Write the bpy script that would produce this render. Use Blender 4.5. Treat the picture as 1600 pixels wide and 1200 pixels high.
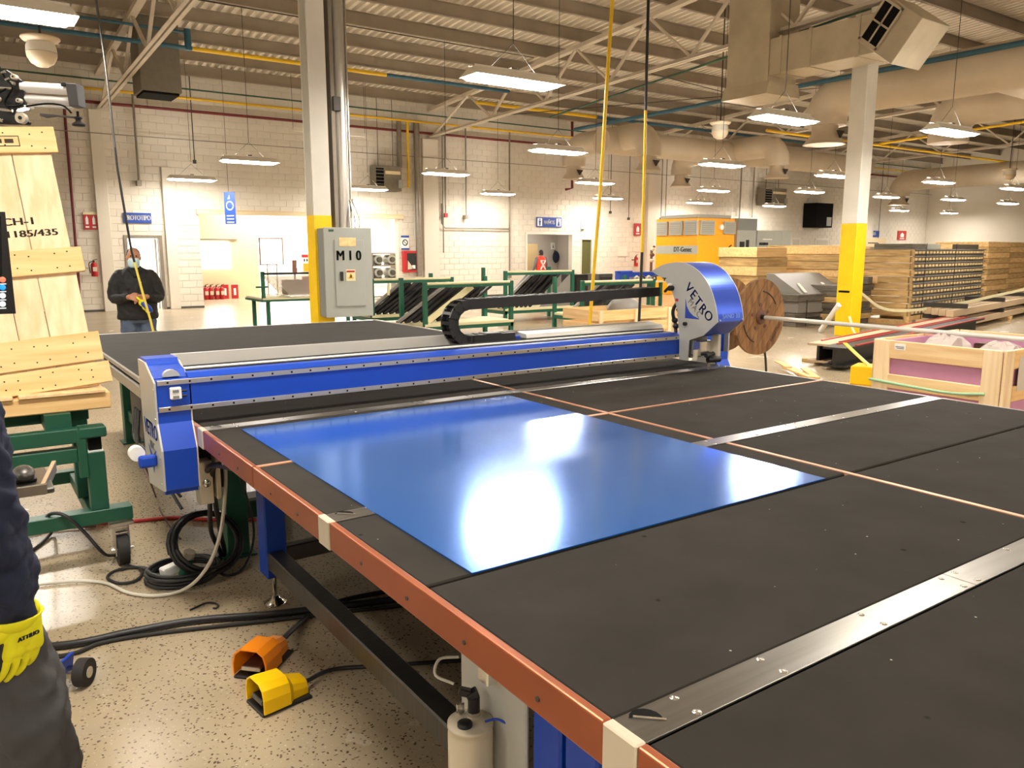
import bpy, bmesh, math, random
from mathutils import Vector, Matrix
random.seed(7)
for o in list(bpy.data.objects): bpy.data.objects.remove(o)
SC = bpy.context.scene
COL = SC.collection
PI = math.pi
# ---------------------------------------------------------------- camera, world, exposure
H = 1.7                                   # eye height
PITCH = math.atan(210/1243.0); AZ = math.radians(34.7)
cd = bpy.data.cameras.new('camera'); cam = bpy.data.objects.new('camera', cd); COL.objects.link(cam)
cam.location = (0, 0, H); cam.rotation_euler = (PI/2-PITCH, 0, -AZ)
cd.sensor_width = 36; cd.lens = 36*1243/1600.0; cd.clip_start = .05; cd.clip_end = 200
SC.camera = cam
LAMP_POWER = 74.0                         # radiance of the fluorescent diffusers
DAY_POWER = 26.0
SC.view_settings.view_transform = 'Standard'; SC.view_settings.look = 'None'
SC.view_settings.gamma = 1; SC.view_settings.exposure = 0.5; SC.view_settings.use_curve_mapping = False
w = bpy.data.worlds.new('world'); SC.world = w; w.use_nodes = True
w.node_tree.nodes['Background'].inputs[0].default_value = (1, .86, .68, 1)
w.node_tree.nodes['Background'].inputs[1].default_value = .25
SC.cycles.use_denoising = True
SC.cycles.sample_clamp_indirect = 6

def ray(x, y):                            # direction of a photograph pixel (1600 x 1200 frame)
    r = x-800; u = 600-y; f = 1243.0
    u2 = u*math.cos(PITCH)-f*math.sin(PITCH); f2 = f*math.cos(PITCH)+u*math.sin(PITCH)
    return Vector((f2*math.sin(AZ)+r*math.cos(AZ), f2*math.cos(AZ)-r*math.sin(AZ), u2)), f2
def az(x, y, z): d, _ = ray(x, y); return Vector((0, 0, H))+d*((z-H)/d.z)
def aY(x, y, Y): d, _ = ray(x, y); return Vector((0, 0, H))+d*(Y/d.y)
def aX(x, y, X): d, _ = ray(x, y); return Vector((0, 0, H))+d*(X/d.x)
def aD(x, y, D): d, f = ray(x, y); return Vector((0, 0, H))+d*(D/f)
# ---------------------------------------------------------------- materials
def lin(c):
    c /= 255.0
    return c/12.92 if c <= .04045 else ((c+.055)/1.055)**2.4
def S(r, g, b): return (lin(r), lin(g), lin(b), 1)
MATS = {}
def mat(name, col, rough=.5, metal=0, var=0, scale=8, stretch=(1, 1, 1), bump=0, emit=0, coat=0, rnd=0, col2=None, alpha=1, trans=0):
    m = bpy.data.materials.new(name); m.use_nodes = True; MATS[name] = m
    nt = m.node_tree; N = nt.nodes; L = nt.links; b = N['Principled BSDF']
    b.inputs['Base Color'].default_value = col; b.inputs['Roughness'].default_value = rough; b.inputs['Metallic'].default_value = metal
    if coat: b.inputs['Coat Weight'].default_value = coat; b.inputs['Coat Roughness'].default_value = .08
    if emit: b.inputs['Emission Color'].default_value = col; b.inputs['Emission Strength'].default_value = emit
    if trans: b.inputs['Transmission Weight'].default_value = trans
    if alpha < 1: b.inputs['Alpha'].default_value = alpha
    src = None
    if var or bump or col2:
        tc = N.new('ShaderNodeTexCoord'); mp = N.new('ShaderNodeMapping'); nz = N.new('ShaderNodeTexNoise')
        mp.inputs['Scale'].default_value = stretch; nz.inputs['Scale'].default_value = scale; nz.inputs['Detail'].default_value = 6
        L.new(tc.outputs['Object'], mp.inputs[0])
        if rnd:
            oi = N.new('ShaderNodeObjectInfo'); vm = N.new('ShaderNodeVectorMath'); vm.operation = 'ADD'
            ml = N.new('ShaderNodeMath'); ml.operation = 'MULTIPLY'; ml.inputs[1].default_value = 37
            L.new(oi.outputs['Random'], ml.inputs[0]); L.new(mp.outputs[0], vm.inputs[0]); L.new(ml.outputs[0], vm.inputs[1]); L.new(vm.outputs[0], nz.inputs['Vector'])
        else: L.new(mp.outputs[0], nz.inputs['Vector'])
        if var or col2:
            mx = N.new('ShaderNodeMix'); mx.data_type = 'RGBA'
            c2 = col2 or tuple(min(1, c*(1+var)) for c in col[:3])+(1,)
            c1 = col if col2 else tuple(c*(1-var) for c in col[:3])+(1,)
            mr = N.new('ShaderNodeMapRange'); mr.inputs[1].default_value = .3; mr.inputs[2].default_value = .7
            L.new(nz.outputs[0], mr.inputs[0]); L.new(mr.outputs[0], mx.inputs[0])
            mx.inputs[6].default_value = c1; mx.inputs[7].default_value = c2; src = mx.outputs[2]
        if bump:
            bp = N.new('ShaderNodeBump'); bp.inputs['Strength'].default_value = bump; bp.inputs['Distance'].default_value = .01
            L.new(nz.outputs[0], bp.inputs['Height']); L.new(bp.outputs[0], b.inputs['Normal'])
    if rnd:
        oi = N.new('ShaderNodeObjectInfo'); hs = N.new('ShaderNodeHueSaturation'); mr = N.new('ShaderNodeMapRange')
        mr.inputs[3].default_value = 1-rnd; mr.inputs[4].default_value = 1+rnd
        L.new(oi.outputs['Random'], mr.inputs[0]); L.new(mr.outputs[0], hs.inputs['Value'])
        if src: L.new(src, hs.inputs['Color'])
        else: hs.inputs['Color'].default_value = col
        src = hs.outputs[0]
    if src: L.new(src, b.inputs['Base Color'])
    return m
def wood(name, c1, c2, scale=3, stretch=(1, 14, 14), rnd=.12, rough=.7):
    m = mat(name, S(*c1), rough, 0, 0, scale, stretch, .25, rnd=rnd, col2=S(*c2)); return m
mat('wall_paint', S(222, 214, 199), .75, var=.05, scale=.7, bump=.05)
mat('block_paint', S(224, 216, 202), .65, var=.04, scale=1.5, rnd=.03)
mat('deck_paint', S(222, 212, 196), .6, var=.08, scale=2)
mat('steel_paint', S(206, 194, 176), .55, var=.1, scale=3)
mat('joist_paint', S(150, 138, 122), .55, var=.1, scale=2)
mat('column_white', S(226, 222, 212), .45, var=.05, scale=3)
mat('yellow_paint', S(250, 206, 8), .4, var=.06, scale=4)
mat('pipe_yellow', S(228, 184, 20), .45, var=.06)
mat('hose_pale', S(226, 204, 84), .5)
mat('pipe_blue', S(46, 92, 112), .5, var=.1)
mat('pipe_green', S(40, 84, 60), .5, var=.1)
mat('pipe_red', S(112, 30, 30), .5, var=.1)
mat('pipe_gray', S(142, 134, 122), .4, .5, var=.1)
mat('thin_dark', S(52, 46, 40), .6)
mat('duct_skin', S(204, 190, 168), .55, .1, var=.08, scale=1.2, bump=.1)
mat('duct_metal', S(190, 178, 154), .45, .35, var=.12, scale=2.5)
mat('dark_duct', S(122, 114, 98), .6, .1, var=.08)
mat('felt', S(49, 46, 42), .9, var=.16, scale=5, bump=.12)
mat('felt_far', S(62, 61, 60), .85, var=.1, scale=3, stretch=(1, 6, 1), bump=.08)
mat('copper', S(164, 91, 58), .36, .5, var=.08, scale=6)
mat('copper_flush', S(206, 152, 120), .4, .5, var=.08, scale=6)
mat('alum', S(196, 192, 184), .34, .9, var=.08, scale=3, stretch=(.6, 30, 1))
mat('strip_steel', S(132, 129, 124), .28, .9, var=.12, scale=2, stretch=(1, 24, 1))
mat('bright_metal', S(225, 222, 215), .22, .95)
mat('chrome', S(210, 205, 196), .12, 1)
mat('mach_blue', S(0, 62, 172), .45, 0, var=.04)
mat('hood_blue', S(58, 88, 196), .3, .6, var=.04, scale=3, stretch=(1, 20, 1))
mat('silver_paint', S(206, 204, 198), .38, .35)
mat('cyl_white', S(250, 250, 250), .45, .2)
mat('block_dark', S(70, 70, 70), .5)
mat('mach_gray', S(178, 178, 172), .42, .1, var=.03)
mat('clip_cream', S(212, 202, 180), .4, .2)
mat('black_plastic', S(26, 26, 27), .45)
mat('black_matte', S(16, 16, 16), .85)
mat('dark_steel', S(92, 90, 86), .42, .8, var=.15, scale=5, stretch=(1, 20, 1))
mat('frame_green', S(16, 92, 68), .45, var=.08)
mat('cart_green', S(20, 78, 58), .42, var=.08)
mat('rubber', S(34, 32, 30), .7)
mat('rubber_gray', S(64, 58, 52), .7)
mat('panel_gray', S(164, 168, 162), .45, .05, var=.02)
mat('panel_dark', S(128, 130, 126), .5)
mat('white_plastic', S(236, 234, 228), .4)
mat('pale_rail', S(226, 218, 176), .6)
mat('red_paint', S(178, 28, 32), .4)
mat('hose_red', S(190, 40, 40), .5)
mat('cord_gray', S(206, 200, 186), .5)
mat('orange_plastic', S(255, 148, 24), .38)
mat('pedal_yellow', S(255, 204, 0), .36)
mat('sign_blue', S(26, 66, 156), .5)
mat('sign_white', S(240, 240, 236), .5)
mat('ink_black', S(24, 24, 24), .6)
mat('ink_blue', S(24, 62, 158), .5)
mat('ink_gray', S(118, 118, 116), .5)
mat('ink_pale', S(120, 150, 214), .5)
mat('stencil', S(58, 44, 28), .8)
mat('gen_yellow', S(250, 168, 8), .4, var=.04)
mat('cab_gray', S(168, 170, 160), .45, var=.03)
mat('grille_gray', S(150, 146, 134), .5)
mat('foam_pink', S(190, 134, 164), .8, var=.05)
mat('plastic_wrap', S(214, 206, 196), .15, alpha=.55)
mat('skin_tone', S(178, 124, 94), .55)
mat('skin_tan', S(176, 116, 84), .55)
mat('hair', S(28, 22, 20), .7)
mat('jacket_black', S(17, 17, 18), .7, var=.2, scale=14, bump=.5)
mat('denim', S(78, 92, 116), .8, var=.12, scale=10, bump=.2)
mat('sleeve_navy', S(20, 28, 52), .85, var=.2, scale=9, bump=.6)
mat('trouser_gray', S(66, 66, 68), .85, var=.14, scale=9, bump=.6)
mat('glove_yellow', S(220, 214, 14), .75, var=.1, scale=18, bump=.6)
mat('glove_black', S(24, 24, 24), .7)
mat('mask_blue', S(196, 226, 236), .8)
mat('vest_red', S(236, 58, 34), .6)
mat('shirt_gray', S(110, 106, 108), .8)
mat('shoe', S(30, 28, 26), .6)
mat('screen', S(10, 14, 22), .2)
mat('icon_blue', S(40, 150, 220), .4, emit=.7); mat('icon_white', S(220, 226, 230), .4, emit=.7); mat('icon_orange', S(230, 120, 90), .4, emit=.7)
mat('tube_glow', (1.0, .93, .83, 1), .5, emit=LAMP_POWER)
mat('ceiling_fill_glow', (1.0, .93, .83, 1), .5, emit=LAMP_POWER*1.1)  # emission of the added strips that lift the ceiling brightness
mat('lamp_white', S(232, 226, 212), .4)
mat('day_glow', (1, .97, .92, 1), .5, emit=5)
mat('cream_wall', S(226, 206, 168), .7)
mat('olive', S(84, 84, 44), .6)
mat('tan_door', S(214, 188, 140), .6)
mat('bath_wall', S(196, 190, 182), .6)
mat('lens_cream', S(222, 204, 176), .4)
mat('profile_dark', S(36, 35, 36), .42, .3, rnd=.3)
mat('tarp_gray', S(132, 128, 122), .5)
mat('brown_metal', S(96, 62, 50), .55, .2, var=.1)
mat('beam_dark', S(44, 42, 40), .5, .3)
mat('beam_tan', S(188, 164, 132), .6)
mat('mint_strap', S(150, 186, 150), .5)
mat('steel_mesh', S(116, 106, 92), .5, .5, rnd=.2)
wood('pine', (246, 224, 186), (228, 194, 146), 2.2, (10, 10, .7), .07)
wood('pine_h', (240, 206, 148), (218, 172, 108), 2.2, (.7, 10, 10), .08)
wood('pine_y', (240, 212, 164), (220, 180, 126), 2.2, (10, .7, 10), .08)
wood('pine_pale', (240, 216, 164), (224, 190, 132), 2.5, (10, .8, 10), .06)
wood('reel_wood', (148, 108, 64), (92, 60, 32), 2.5, (9, 2, 1.4), .14)
wood('stack_wood', (214, 182, 124), (170, 132, 80), 3, (1, 1, 8), .16)
wood('stack_gray', (112, 104, 92), (72, 66, 58), 3, (1, 1, 8), .2)
# plate of blue filmed metal
m = mat('plate_film', S(36, 138, 254), .14, .74)
q = m.node_tree.nodes['Principled BSDF'].inputs; q['Coat Weight'].default_value = .45; q['Coat Roughness'].default_value = .2; q['Coat IOR'].default_value = 1.6
for k in ('felt', 'felt_far', 'black_matte'): MATS[k].node_tree.nodes['Principled BSDF'].inputs['Specular IOR Level'].default_value = .12
# terrazzo floor
m = mat('terrazzo', S(150, 134, 110), .3); nt = m.node_tree; N = nt.nodes; L = nt.links; b = N['Principled BSDF']
tc = N.new('ShaderNodeTexCoord'); vo = N.new('ShaderNodeTexVoronoi'); vo.inputs['Scale'].default_value = 58
vo2 = N.new('ShaderNodeTexVoronoi'); vo2.inputs['Scale'].default_value = 90
nz = N.new('ShaderNodeTexNoise'); nz.inputs['Scale'].default_value = 1.3; nz.inputs['Detail'].default_value = 8
nz2 = N.new('ShaderNodeTexNoise'); nz2.inputs['Scale'].default_value = 30
for t in (vo, vo2, nz, nz2): L.new(tc.outputs['Object'], t.inputs['Vector'])
wv = N.new('ShaderNodeVectorMath'); wv.operation = 'MULTIPLY_ADD'; wv.inputs[1].default_value = (.03, .03, .03); L.new(nz2.outputs['Color'], wv.inputs[0]); L.new(tc.outputs['Object'], wv.inputs[2])
for t in (vo, vo2): L.new(wv.outputs[0], t.inputs['Vector'])
def ramp(src, stops):
    r = N.new('ShaderNodeValToRGB'); L.new(src, r.inputs[0]); e = r.color_ramp.elements
    e[0].position, e[0].color = stops[0]; e[1].position, e[1].color = stops[-1]
    for p, c in stops[1:-1]: q = e.new(p); q.color = c
    return r.outputs[0]
def mixn(f, a, bb, typ='MIX'):
    x = N.new('ShaderNodeMix'); x.data_type = 'RGBA'; x.blend_type = typ
    for s, i in ((f, 0), (a, 6), (bb, 7)):
        if hasattr(s, 'is_linked') or hasattr(s, 'links'): L.new(s, x.inputs[i])
        else: x.inputs[i].default_value = s
    return x.outputs[2]
base = ramp(nz.outputs[0], [(.25, S(164, 148, 121)), (.5, S(171, 155, 128)), (.75, S(178, 162, 136))])
spot = ramp(vo.outputs['Distance'], [(.2, (1, 1, 1, 1)), (.34, (0, 0, 0, 1))])
sel = ramp(vo.outputs['Color'], [(.0, (0, 0, 0, 1)), (.3, (0, 0, 0, 1)), (.36, (1, 1, 1, 1))])
chip = mixn(1.0, spot, sel, 'MULTIPLY')
c1 = mixn(chip, base, S(92, 76, 60))
spot2 = ramp(vo2.outputs['Distance'], [(.14, (1, 1, 1, 1)), (.26, (0, 0, 0, 1))])
sel2 = ramp(vo2.outputs['Color'], [(.0, (0, 0, 0, 1)), (.66, (0, 0, 0, 1)), (.7, (1, 1, 1, 1))])
c2 = mixn(mixn(1.0, spot2, sel2, 'MULTIPLY'), c1, S(204, 192, 168))
L.new(c2, b.inputs['Base Color'])
rr = N.new('ShaderNodeMapRange'); rr.inputs[3].default_value = .22; rr.inputs[4].default_value = .3; L.new(nz.outputs[0], rr.inputs[0]); L.new(rr.outputs[0], b.inputs['Roughness'])
# ---------------------------------------------------------------- mesh helpers
MW = {}
def props(o, label=None, cat=None, group=None, kind=None):
    if label: o['label'] = label
    if cat: o['category'] = cat
    if group: o['group'] = group
    if kind: o['kind'] = kind
    return o
def thing(name, label, cat, loc=(0, 0, 0), rz=0, group=None):
    o = bpy.data.objects.new(name, None); COL.objects.link(o); o.empty_display_size = .1
    o.location = loc; o.rotation_euler = (0, 0, rz); MW[o.name] = Matrix.Translation(Vector(loc)) @ Matrix.Rotation(rz, 4, 'Z')
    return props(o, label, cat, group)
def frame_of(d, up=Vector((0, 0, 1))):
    d = d.normalized()
    if abs(d.dot(up)) > .999: up = Vector((0, 1, 0))
    s = d.cross(up).normalized(); u = s.cross(d).normalized()
    return s, u
def V(*a): return Vector(a)
class MB:
    def __init__(self): self.v = []; self.f = []; self.mi = []; self.sm = []; self.X = None
    def add(self, vs, fs, m=0, sm=False):
        n = len(self.v)
        self.v += [(self.X @ Vector(p)) if self.X is not None else Vector(p) for p in vs]
        for f in fs: self.f.append([n+i for i in f]); self.mi.append(m); self.sm.append(sm)
        return self
    def box(self, x0, x1, y0, y1, z0, z1, m=0):
        vs = [(x, y, z) for z in (z0, z1) for y in (y0, y1) for x in (x0, x1)]
        return self.add(vs, [(0, 2, 3, 1), (4, 5, 7, 6), (0, 1, 5, 4), (2, 6, 7, 3), (0, 4, 6, 2), (1, 3, 7, 5)], m)
    def bar(self, p, q, w, h, m=0, up=Vector((0, 0, 1))):
        p = Vector(p); q = Vector(q); s, u = frame_of(q-p, up); s = s*w/2; u = u*h/2
        vs = [a+s*i+u*j for a in (p, q) for j in (-1, 1) for i in (-1, 1)]
        return self.add(vs, [(0, 2, 3, 1), (4, 5, 7, 6), (0, 1, 5, 4), (2, 6, 7, 3), (0, 4, 6, 2), (1, 3, 7, 5)], m)
    def cyl(self, p, q, r, n=12, m=0, r2=None, cap=True):
        p = Vector(p); q = Vector(q); s, u = frame_of(q-p); r2 = r if r2 is None else r2
        vs = []
        for a, rr in ((p, r), (q, r2)):
            vs += [a+(s*math.cos(2*PI*i/n)+u*math.sin(2*PI*i/n))*rr for i in range(n)]
        self.add(vs, [(i, (i+1) % n, n+(i+1) % n, n+i) for i in range(n)], m, True)
        if cap: self.add(vs[:n], [tuple(range(n))[::-1]], m); self.add(vs[n:], [tuple(range(n))], m)
        return self
    def tube(self, pts, r, n=8, m=0, cap=True):
        pts = [Vector(p) for p in pts]; rings = []; u = None
        rs = r if isinstance(r, (list, tuple)) else [r]*len(pts)
        for i, p in enumerate(pts):
            t = (pts[min(i+1, len(pts)-1)]-pts[max(i-1, 0)])
            if t.length < 1e-9: t = Vector((0, 0, 1))
            t.normalize()
            if u is None: s, u = frame_of(t)
            else:
                u = (u-t*u.dot(t))
                if u.length < 1e-6: s, u = frame_of(t)
                u.normalize()
            s = t.cross(u)
            rings.append([p+(s*math.cos(2*PI*k/n)+u*math.sin(2*PI*k/n))*rs[i] for k in range(n)])
        vs = [v for g in rings for v in g]; fs = []
        for i in range(len(pts)-1):
            for k in range(n): fs.append((i*n+k, i*n+(k+1) % n, (i+1)*n+(k+1) % n, (i+1)*n+k))
        self.add(vs, fs, m, True)
        if cap: self.add(rings[0], [tuple(range(n))[::-1]], m); self.add(rings[-1], [tuple(range(n))], m)
        return self
    def prism(self, poly, ax, a, b, m=0, sm=False):
        def P(u, v, w): return {'x': (w, u, v), 'y': (u, w, v), 'z': (u, v, w)}[ax]
        n = len(poly); vs = [P(u, v, a) for u, v in poly]+[P(u, v, b) for u, v in poly]
        self.add(vs, [(i, (i+1) % n, n+(i+1) % n, n+i) for i in range(n)], m, sm)
        return self.add(vs, [tuple(range(n))[::-1], tuple(range(n, 2*n))], m)
    def lathe(self, prof, c, n=20, m=0, ax=Vector((0, 0, 1))):
        c = Vector(c); ax = Vector(ax).normalized(); s, u = frame_of(ax); vs = []
        for r, h in prof: vs += [c+ax*h+(s*math.cos(2*PI*k/n)+u*math.sin(2*PI*k/n))*r for k in range(n)]
        fs = [(i*n+k, i*n+(k+1) % n, (i+1)*n+(k+1) % n, (i+1)*n+k) for i in range(len(prof)-1) for k in range(n)]
        return self.add(vs, fs, m, True)
    def ball(self, c, rx, ry=None, rz=None, n=12, m=0):
        ry = ry or rx; rz = rz or rx; c = Vector(c); vs = [c+Vector((0, 0, -rz))]; k = n//2
        for j in range(1, k):
            t = PI*j/k-PI/2
            vs += [c+Vector((rx*math.cos(t)*math.cos(2*PI*i/n), ry*math.cos(t)*math.sin(2*PI*i/n), rz*math.sin(t))) for i in range(n)]
        vs.append(c+Vector((0, 0, rz))); e = len(vs)-1
        fs = [(0, 1+(i+1) % n, 1+i) for i in range(n)]
        for j in range(k-2): fs += [(1+j*n+i, 1+j*n+(i+1) % n, 1+(j+1)*n+(i+1) % n, 1+(j+1)*n+i) for i in range(n)]
        fs += [(e, 1+(k-2)*n+i, 1+(k-2)*n+(i+1) % n) for i in range(n)]
        return self.add(vs, fs, m, True)
    def build(self, name, mats, parent=None, bevel=0, label=None, cat=None, group=None, kind=None, fix=True, seg=1):
        me = bpy.data.meshes.new(name); me.from_pydata([tuple(p) for p in self.v], [], self.f)
        for mm in ([mats] if isinstance(mats, str) else mats): me.materials.append(MATS[mm])
        me.polygons.foreach_set('material_index', self.mi); me.polygons.foreach_set('use_smooth', self.sm)
        if fix:
            bm = bmesh.new(); bm.from_mesh(me); bmesh.ops.recalc_face_normals(bm, faces=bm.faces[:]); bm.to_mesh(me); bm.free()
        o = bpy.data.objects.new(name, me); COL.objects.link(o); MW[o.name] = Matrix()
        if parent is not None:
            o.parent = parent; o.matrix_parent_inverse = MW[parent.name].inverted()
        if bevel:
            md = o.modifiers.new('bevel', 'BEVEL'); md.width = bevel; md.segments = seg; md.limit_method = 'ANGLE'; md.angle_limit = math.radians(40)
        return props(o, label, cat, group, kind)
def box(name, m, parent, x0, x1, y0, y1, z0, z1, bevel=0, **k): return MB().box(x0, x1, y0, y1, z0, z1).build(name, m, parent, bevel, **k)
def copy_tree(o, parent=None):
    c = o.copy(); COL.objects.link(c); MW[c.name] = MW[o.name]
    if parent is not None: c.parent = parent; c.matrix_parent_inverse = o.matrix_parent_inverse.copy()
    for ch in list(o.children): copy_tree(ch, c)
    return c
def place(o, loc, rz=0): o.location = loc; o.rotation_euler = (0, 0, rz); MW[o.name] = Matrix.Translation(Vector(loc)) @ Matrix.Rotation(rz, 4, 'Z')
def spline(pts, k=8):
    P = [Vector(p) for p in pts]; P = [P[0]*2-P[1]]+P+[P[-1]*2-P[-2]]; out = []
    for i in range(1, len(P)-2):
        a, b2, c, d = P[i-1:i+3]
        for j in range(k):
            t = j/k; out.append(.5*((2*b2)+(c-a)*t+(2*a-5*b2+4*c-d)*t*t+(3*b2-a-3*c+d)*t**3))
    return out+[P[-2]]
def text_mesh(s, size, ext=.001):
    cu = bpy.data.curves.new('t', 'FONT'); cu.body = s; cu.size = size; cu.extrude = ext; cu.align_x = 'CENTER'; cu.align_y = 'CENTER'
    cu.resolution_u = 3
    o = bpy.data.objects.new('t', cu); COL.objects.link(o); dg = bpy.context.evaluated_depsgraph_get()
    me = o.evaluated_get(dg).to_mesh(); vs = [v.co.copy() for v in me.vertices]; fs = [list(p.vertices) for p in me.polygons]
    o.evaluated_get(dg).to_mesh_clear(); bpy.data.objects.remove(o); bpy.data.curves.remove(cu)
    return vs, fs
def text(name, s, size, c, right, up, m, parent, sx=1, bold=0, ext=.001):
    vs, fs = text_mesh(s, size, ext); R = Vector(right).normalized(); U = Vector(up).normalized(); Nn = R.cross(U); c = Vector(c)
    mb = MB()
    for dx in ((0, bold, -bold) if bold else (0,)):
        mb.add([c+R*(v.x*sx+dx)+U*v.y+Nn*v.z for v in vs], fs)
    return mb.build(name, m, parent, fix=False)
def skin(comps, sub=2):
    """comps: list of (points [(x,y,z,rx,ry)], edges, root); returns smooth verts and faces"""
    me = bpy.data.meshes.new('s'); vs = []; es = []; rad = []; roots = []
    for pts, edges, root in comps:
        n = len(vs); vs += [p[:3] for p in pts]; rad += [(p[3], p[4] if len(p) > 4 else p[3]) for p in pts]
        es += [(a+n, b2+n) for a, b2 in edges]; roots.append(n+root)
    me.from_pydata(vs, es, []); o = bpy.data.objects.new('s', me); COL.objects.link(o)
    o.modifiers.new('skin', 'SKIN').use_smooth_shade = True
    for i, d in enumerate(me.skin_vertices[0].data): d.radius = rad[i]; d.use_root = i in roots
    if sub: ss = o.modifiers.new('sub', 'SUBSURF'); ss.levels = sub
    dg = bpy.context.evaluated_depsgraph_get(); e = o.evaluated_get(dg); me2 = e.to_mesh()
    a = [v.co.copy() for v in me2.vertices]; f = [list(p.vertices) for p in me2.polygons]
    e.to_mesh_clear(); bpy.data.objects.remove(o); bpy.data.meshes.remove(me)
    return a, f
def chain(n): return [(i, i+1) for i in range(n-1)]
# ================================================================ the hall
WY = 24.7                                  # inner face of the long block wall
def zb(Y): return 5.46+.03*(WY-Y)          # truss bottom chord
def zt(Y): return 6.4+.062*(WY-Y)         # truss top chord / joist seat
floor = box('floor', 'terrazzo', None, -14, 46.3, -12, 40, -.2, 0, kind='structure')
# corrugated roof deck: ribs run along Y
mb = MB(); x = -14.0; prof = []
while x < 46.2: prof += [(x, .08), (x+.1, .08), (x+.125, 0), (x+.195, 0)]; x += .22
for i in range(len(prof)-1):
    (xa, za), (xb, zc) = prof[i], prof[i+1]
    q = [(xa, 25, zt(25)+.3+za), (xb, 25, zt(25)+.3+zc), (xb, -12, zt(-12)+.3+zc), (xa, -12, zt(-12)+.3+za)]
    mb.add(q, [(0, 1, 2, 3)])
ceiling = mb.build('ceiling', 'deck_paint', None, kind='structure', fix=False)
box('wall_right', 'wall_paint', None, 46, 46.3, -12, WY, 0, 9.1, kind='structure')
box('wall_left', 'wall_paint', None, -14.3, -14, -12, 25, 0, 9.1, kind='structure')
box('wall_front', 'wall_paint', None, -14, 46, -12.3, -12, 0, 9.1, kind='structure')
# long block wall, laid block by block round its openings
OPEN = [(3.93, 4.93, 2.1), (5.98, 12.42, 2.76), (17.72, 20.02, 2.34), (20.42, 21.0, 2.12)]
mb = MB(); cur = -14.0
for a, b2, h in OPEN:
    mb.box(cur, a, WY+.012, WY+.25, 0, 7.4); mb.box(a, b2, WY+.012, WY+.25, h, 7.4); cur = b2
mb.box(cur, 46, WY+.012, WY+.25, 0, 7.4)
wall = mb.build('wall_back', 'wall_paint', None, kind='structure')
BW, BH = .4, .2
def block_geo(mb, x0, x1, z0, z1):
    g = .006; b3 = .006; y = WY
    vs = [(x0+g, y+.012, z0+g), (x1-g, y+.012, z0+g), (x1-g, y+.012, z1-g), (x0+g, y+.012, z1-g),
          (x0+g+b3, y, z0+g+b3), (x1-g-b3, y, z0+g+b3), (x1-g-b3, y, z1-g-b3), (x0+g+b3, y, z1-g-b3)]
    mb.add(vs, [(4, 5, 6, 7), (0, 1, 5, 4), (1, 2, 6, 5), (2, 3, 7, 6), (3, 0, 4, 7)])
full = []; field = MB(); r = 0
while r*BH < 6.6:
    z0 = r*BH; x = -4+(r % 2)*BW/2
    while x < 46:
        segs = [(x, min(x+BW, 46))]
        for a, b2, h in OPEN:
            if z0 < h-.05:
                ns = []
                for s0, s1 in segs:
                    if s1 <= a or s0 >= b2: ns.append((s0, s1))
                    else:
                        if s0 < a: ns.append((s0, a))
                        if s1 > b2: ns.append((b2, s1))
                segs = ns
        for s0, s1 in segs:
            if s1-s0 > BW-.001 and 1.2 < s0 < 12: full.append((s0, z0))
            elif s1-s0 > .03: block_geo(field, s0, s1, z0, z0+BH)
        x += BW
    r += 1
full.sort(key=lambda p: math.hypot(p[0]+.2, WY, 1.5*(p[1]-2.6)))
for p in full[300:]: block_geo(field, p[0], p[0]+BW, p[1], p[1]+BH)
field.build('block_field', 'block_paint', wall, kind='stuff', fix=False)
mb = MB(); block_geo(mb, 0, BW, 0, BH); b0 = mb.build('block', 'block_paint', wall, fix=False); first = True
for (bx, bz) in full[:300]:
    o = b0 if first else b0.copy()
    if not first: COL.objects.link(o)
    o.location = (bx, 0, bz); first = False
# pilasters and the wall base
for px0, px1 in ((3.3, 3.62), (5.02, 5.3), (13.35, 13.95), (23.9, 24.5), (39.9, 40.5)):
    box('pilaster', 'wall_paint', wall, px0, px1, WY-.12, WY+.01, 0, 5.4 if px0 != 5.02 else 4.0, .01)
MB().box(-14, 3.93, WY-.01, WY+.012, 0, .06).box(4.93, 5.98, WY-.01, WY+.012, 0, .06).box(12.42, 17.72, WY-.01, WY+.012, 0, .06).box(21, 46, WY-.01, WY+.012, 0, .06).build('baseboard_back', 'dark_steel', None, kind='structure')
# door frames
def door_frame(name, a, b2, h, m, t=.08):
    mb = MB(); y0, y1 = WY-.03, WY+.2
    mb.box(a, a+t, y0, y1, 0, h); mb.box(b2-t, b2, y0, y1, 0, h); mb.box(a+t, b2-t, y0, y1, h-t, h)
    return mb.build(name, m, None, .004, kind='structure')
door_frame('door_1', 3.93, 4.93, 2.1, 'pipe_gray', .09)
lf = MB().box(4.76, 4.81, WY+.2, WY+1.0, .01, 2.0); lf.build('door_leaf', 'white_plastic', bpy.data.objects['door_1'])
door_frame('door_2', 17.72, 20.02, 2.34, 'lamp_white', .07)
d3 = door_frame('door_3', 20.42, 21.0, 2.12, 'lamp_white', .03)
MB().box(20.46, 20.96, WY+.05, WY+.1, .01, 2.08).build('door_leaf', 'olive', d3)
# sliding-door track head over the wide opening
MB().box(5.9, 12.6, WY-.09, WY+.02, 2.72, 2.86).box(5.9, 12.6, WY-.11, WY+.02, 2.84, 2.87).build('trim_1', 'cream_wall', None, .004, kind='structure')
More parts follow.
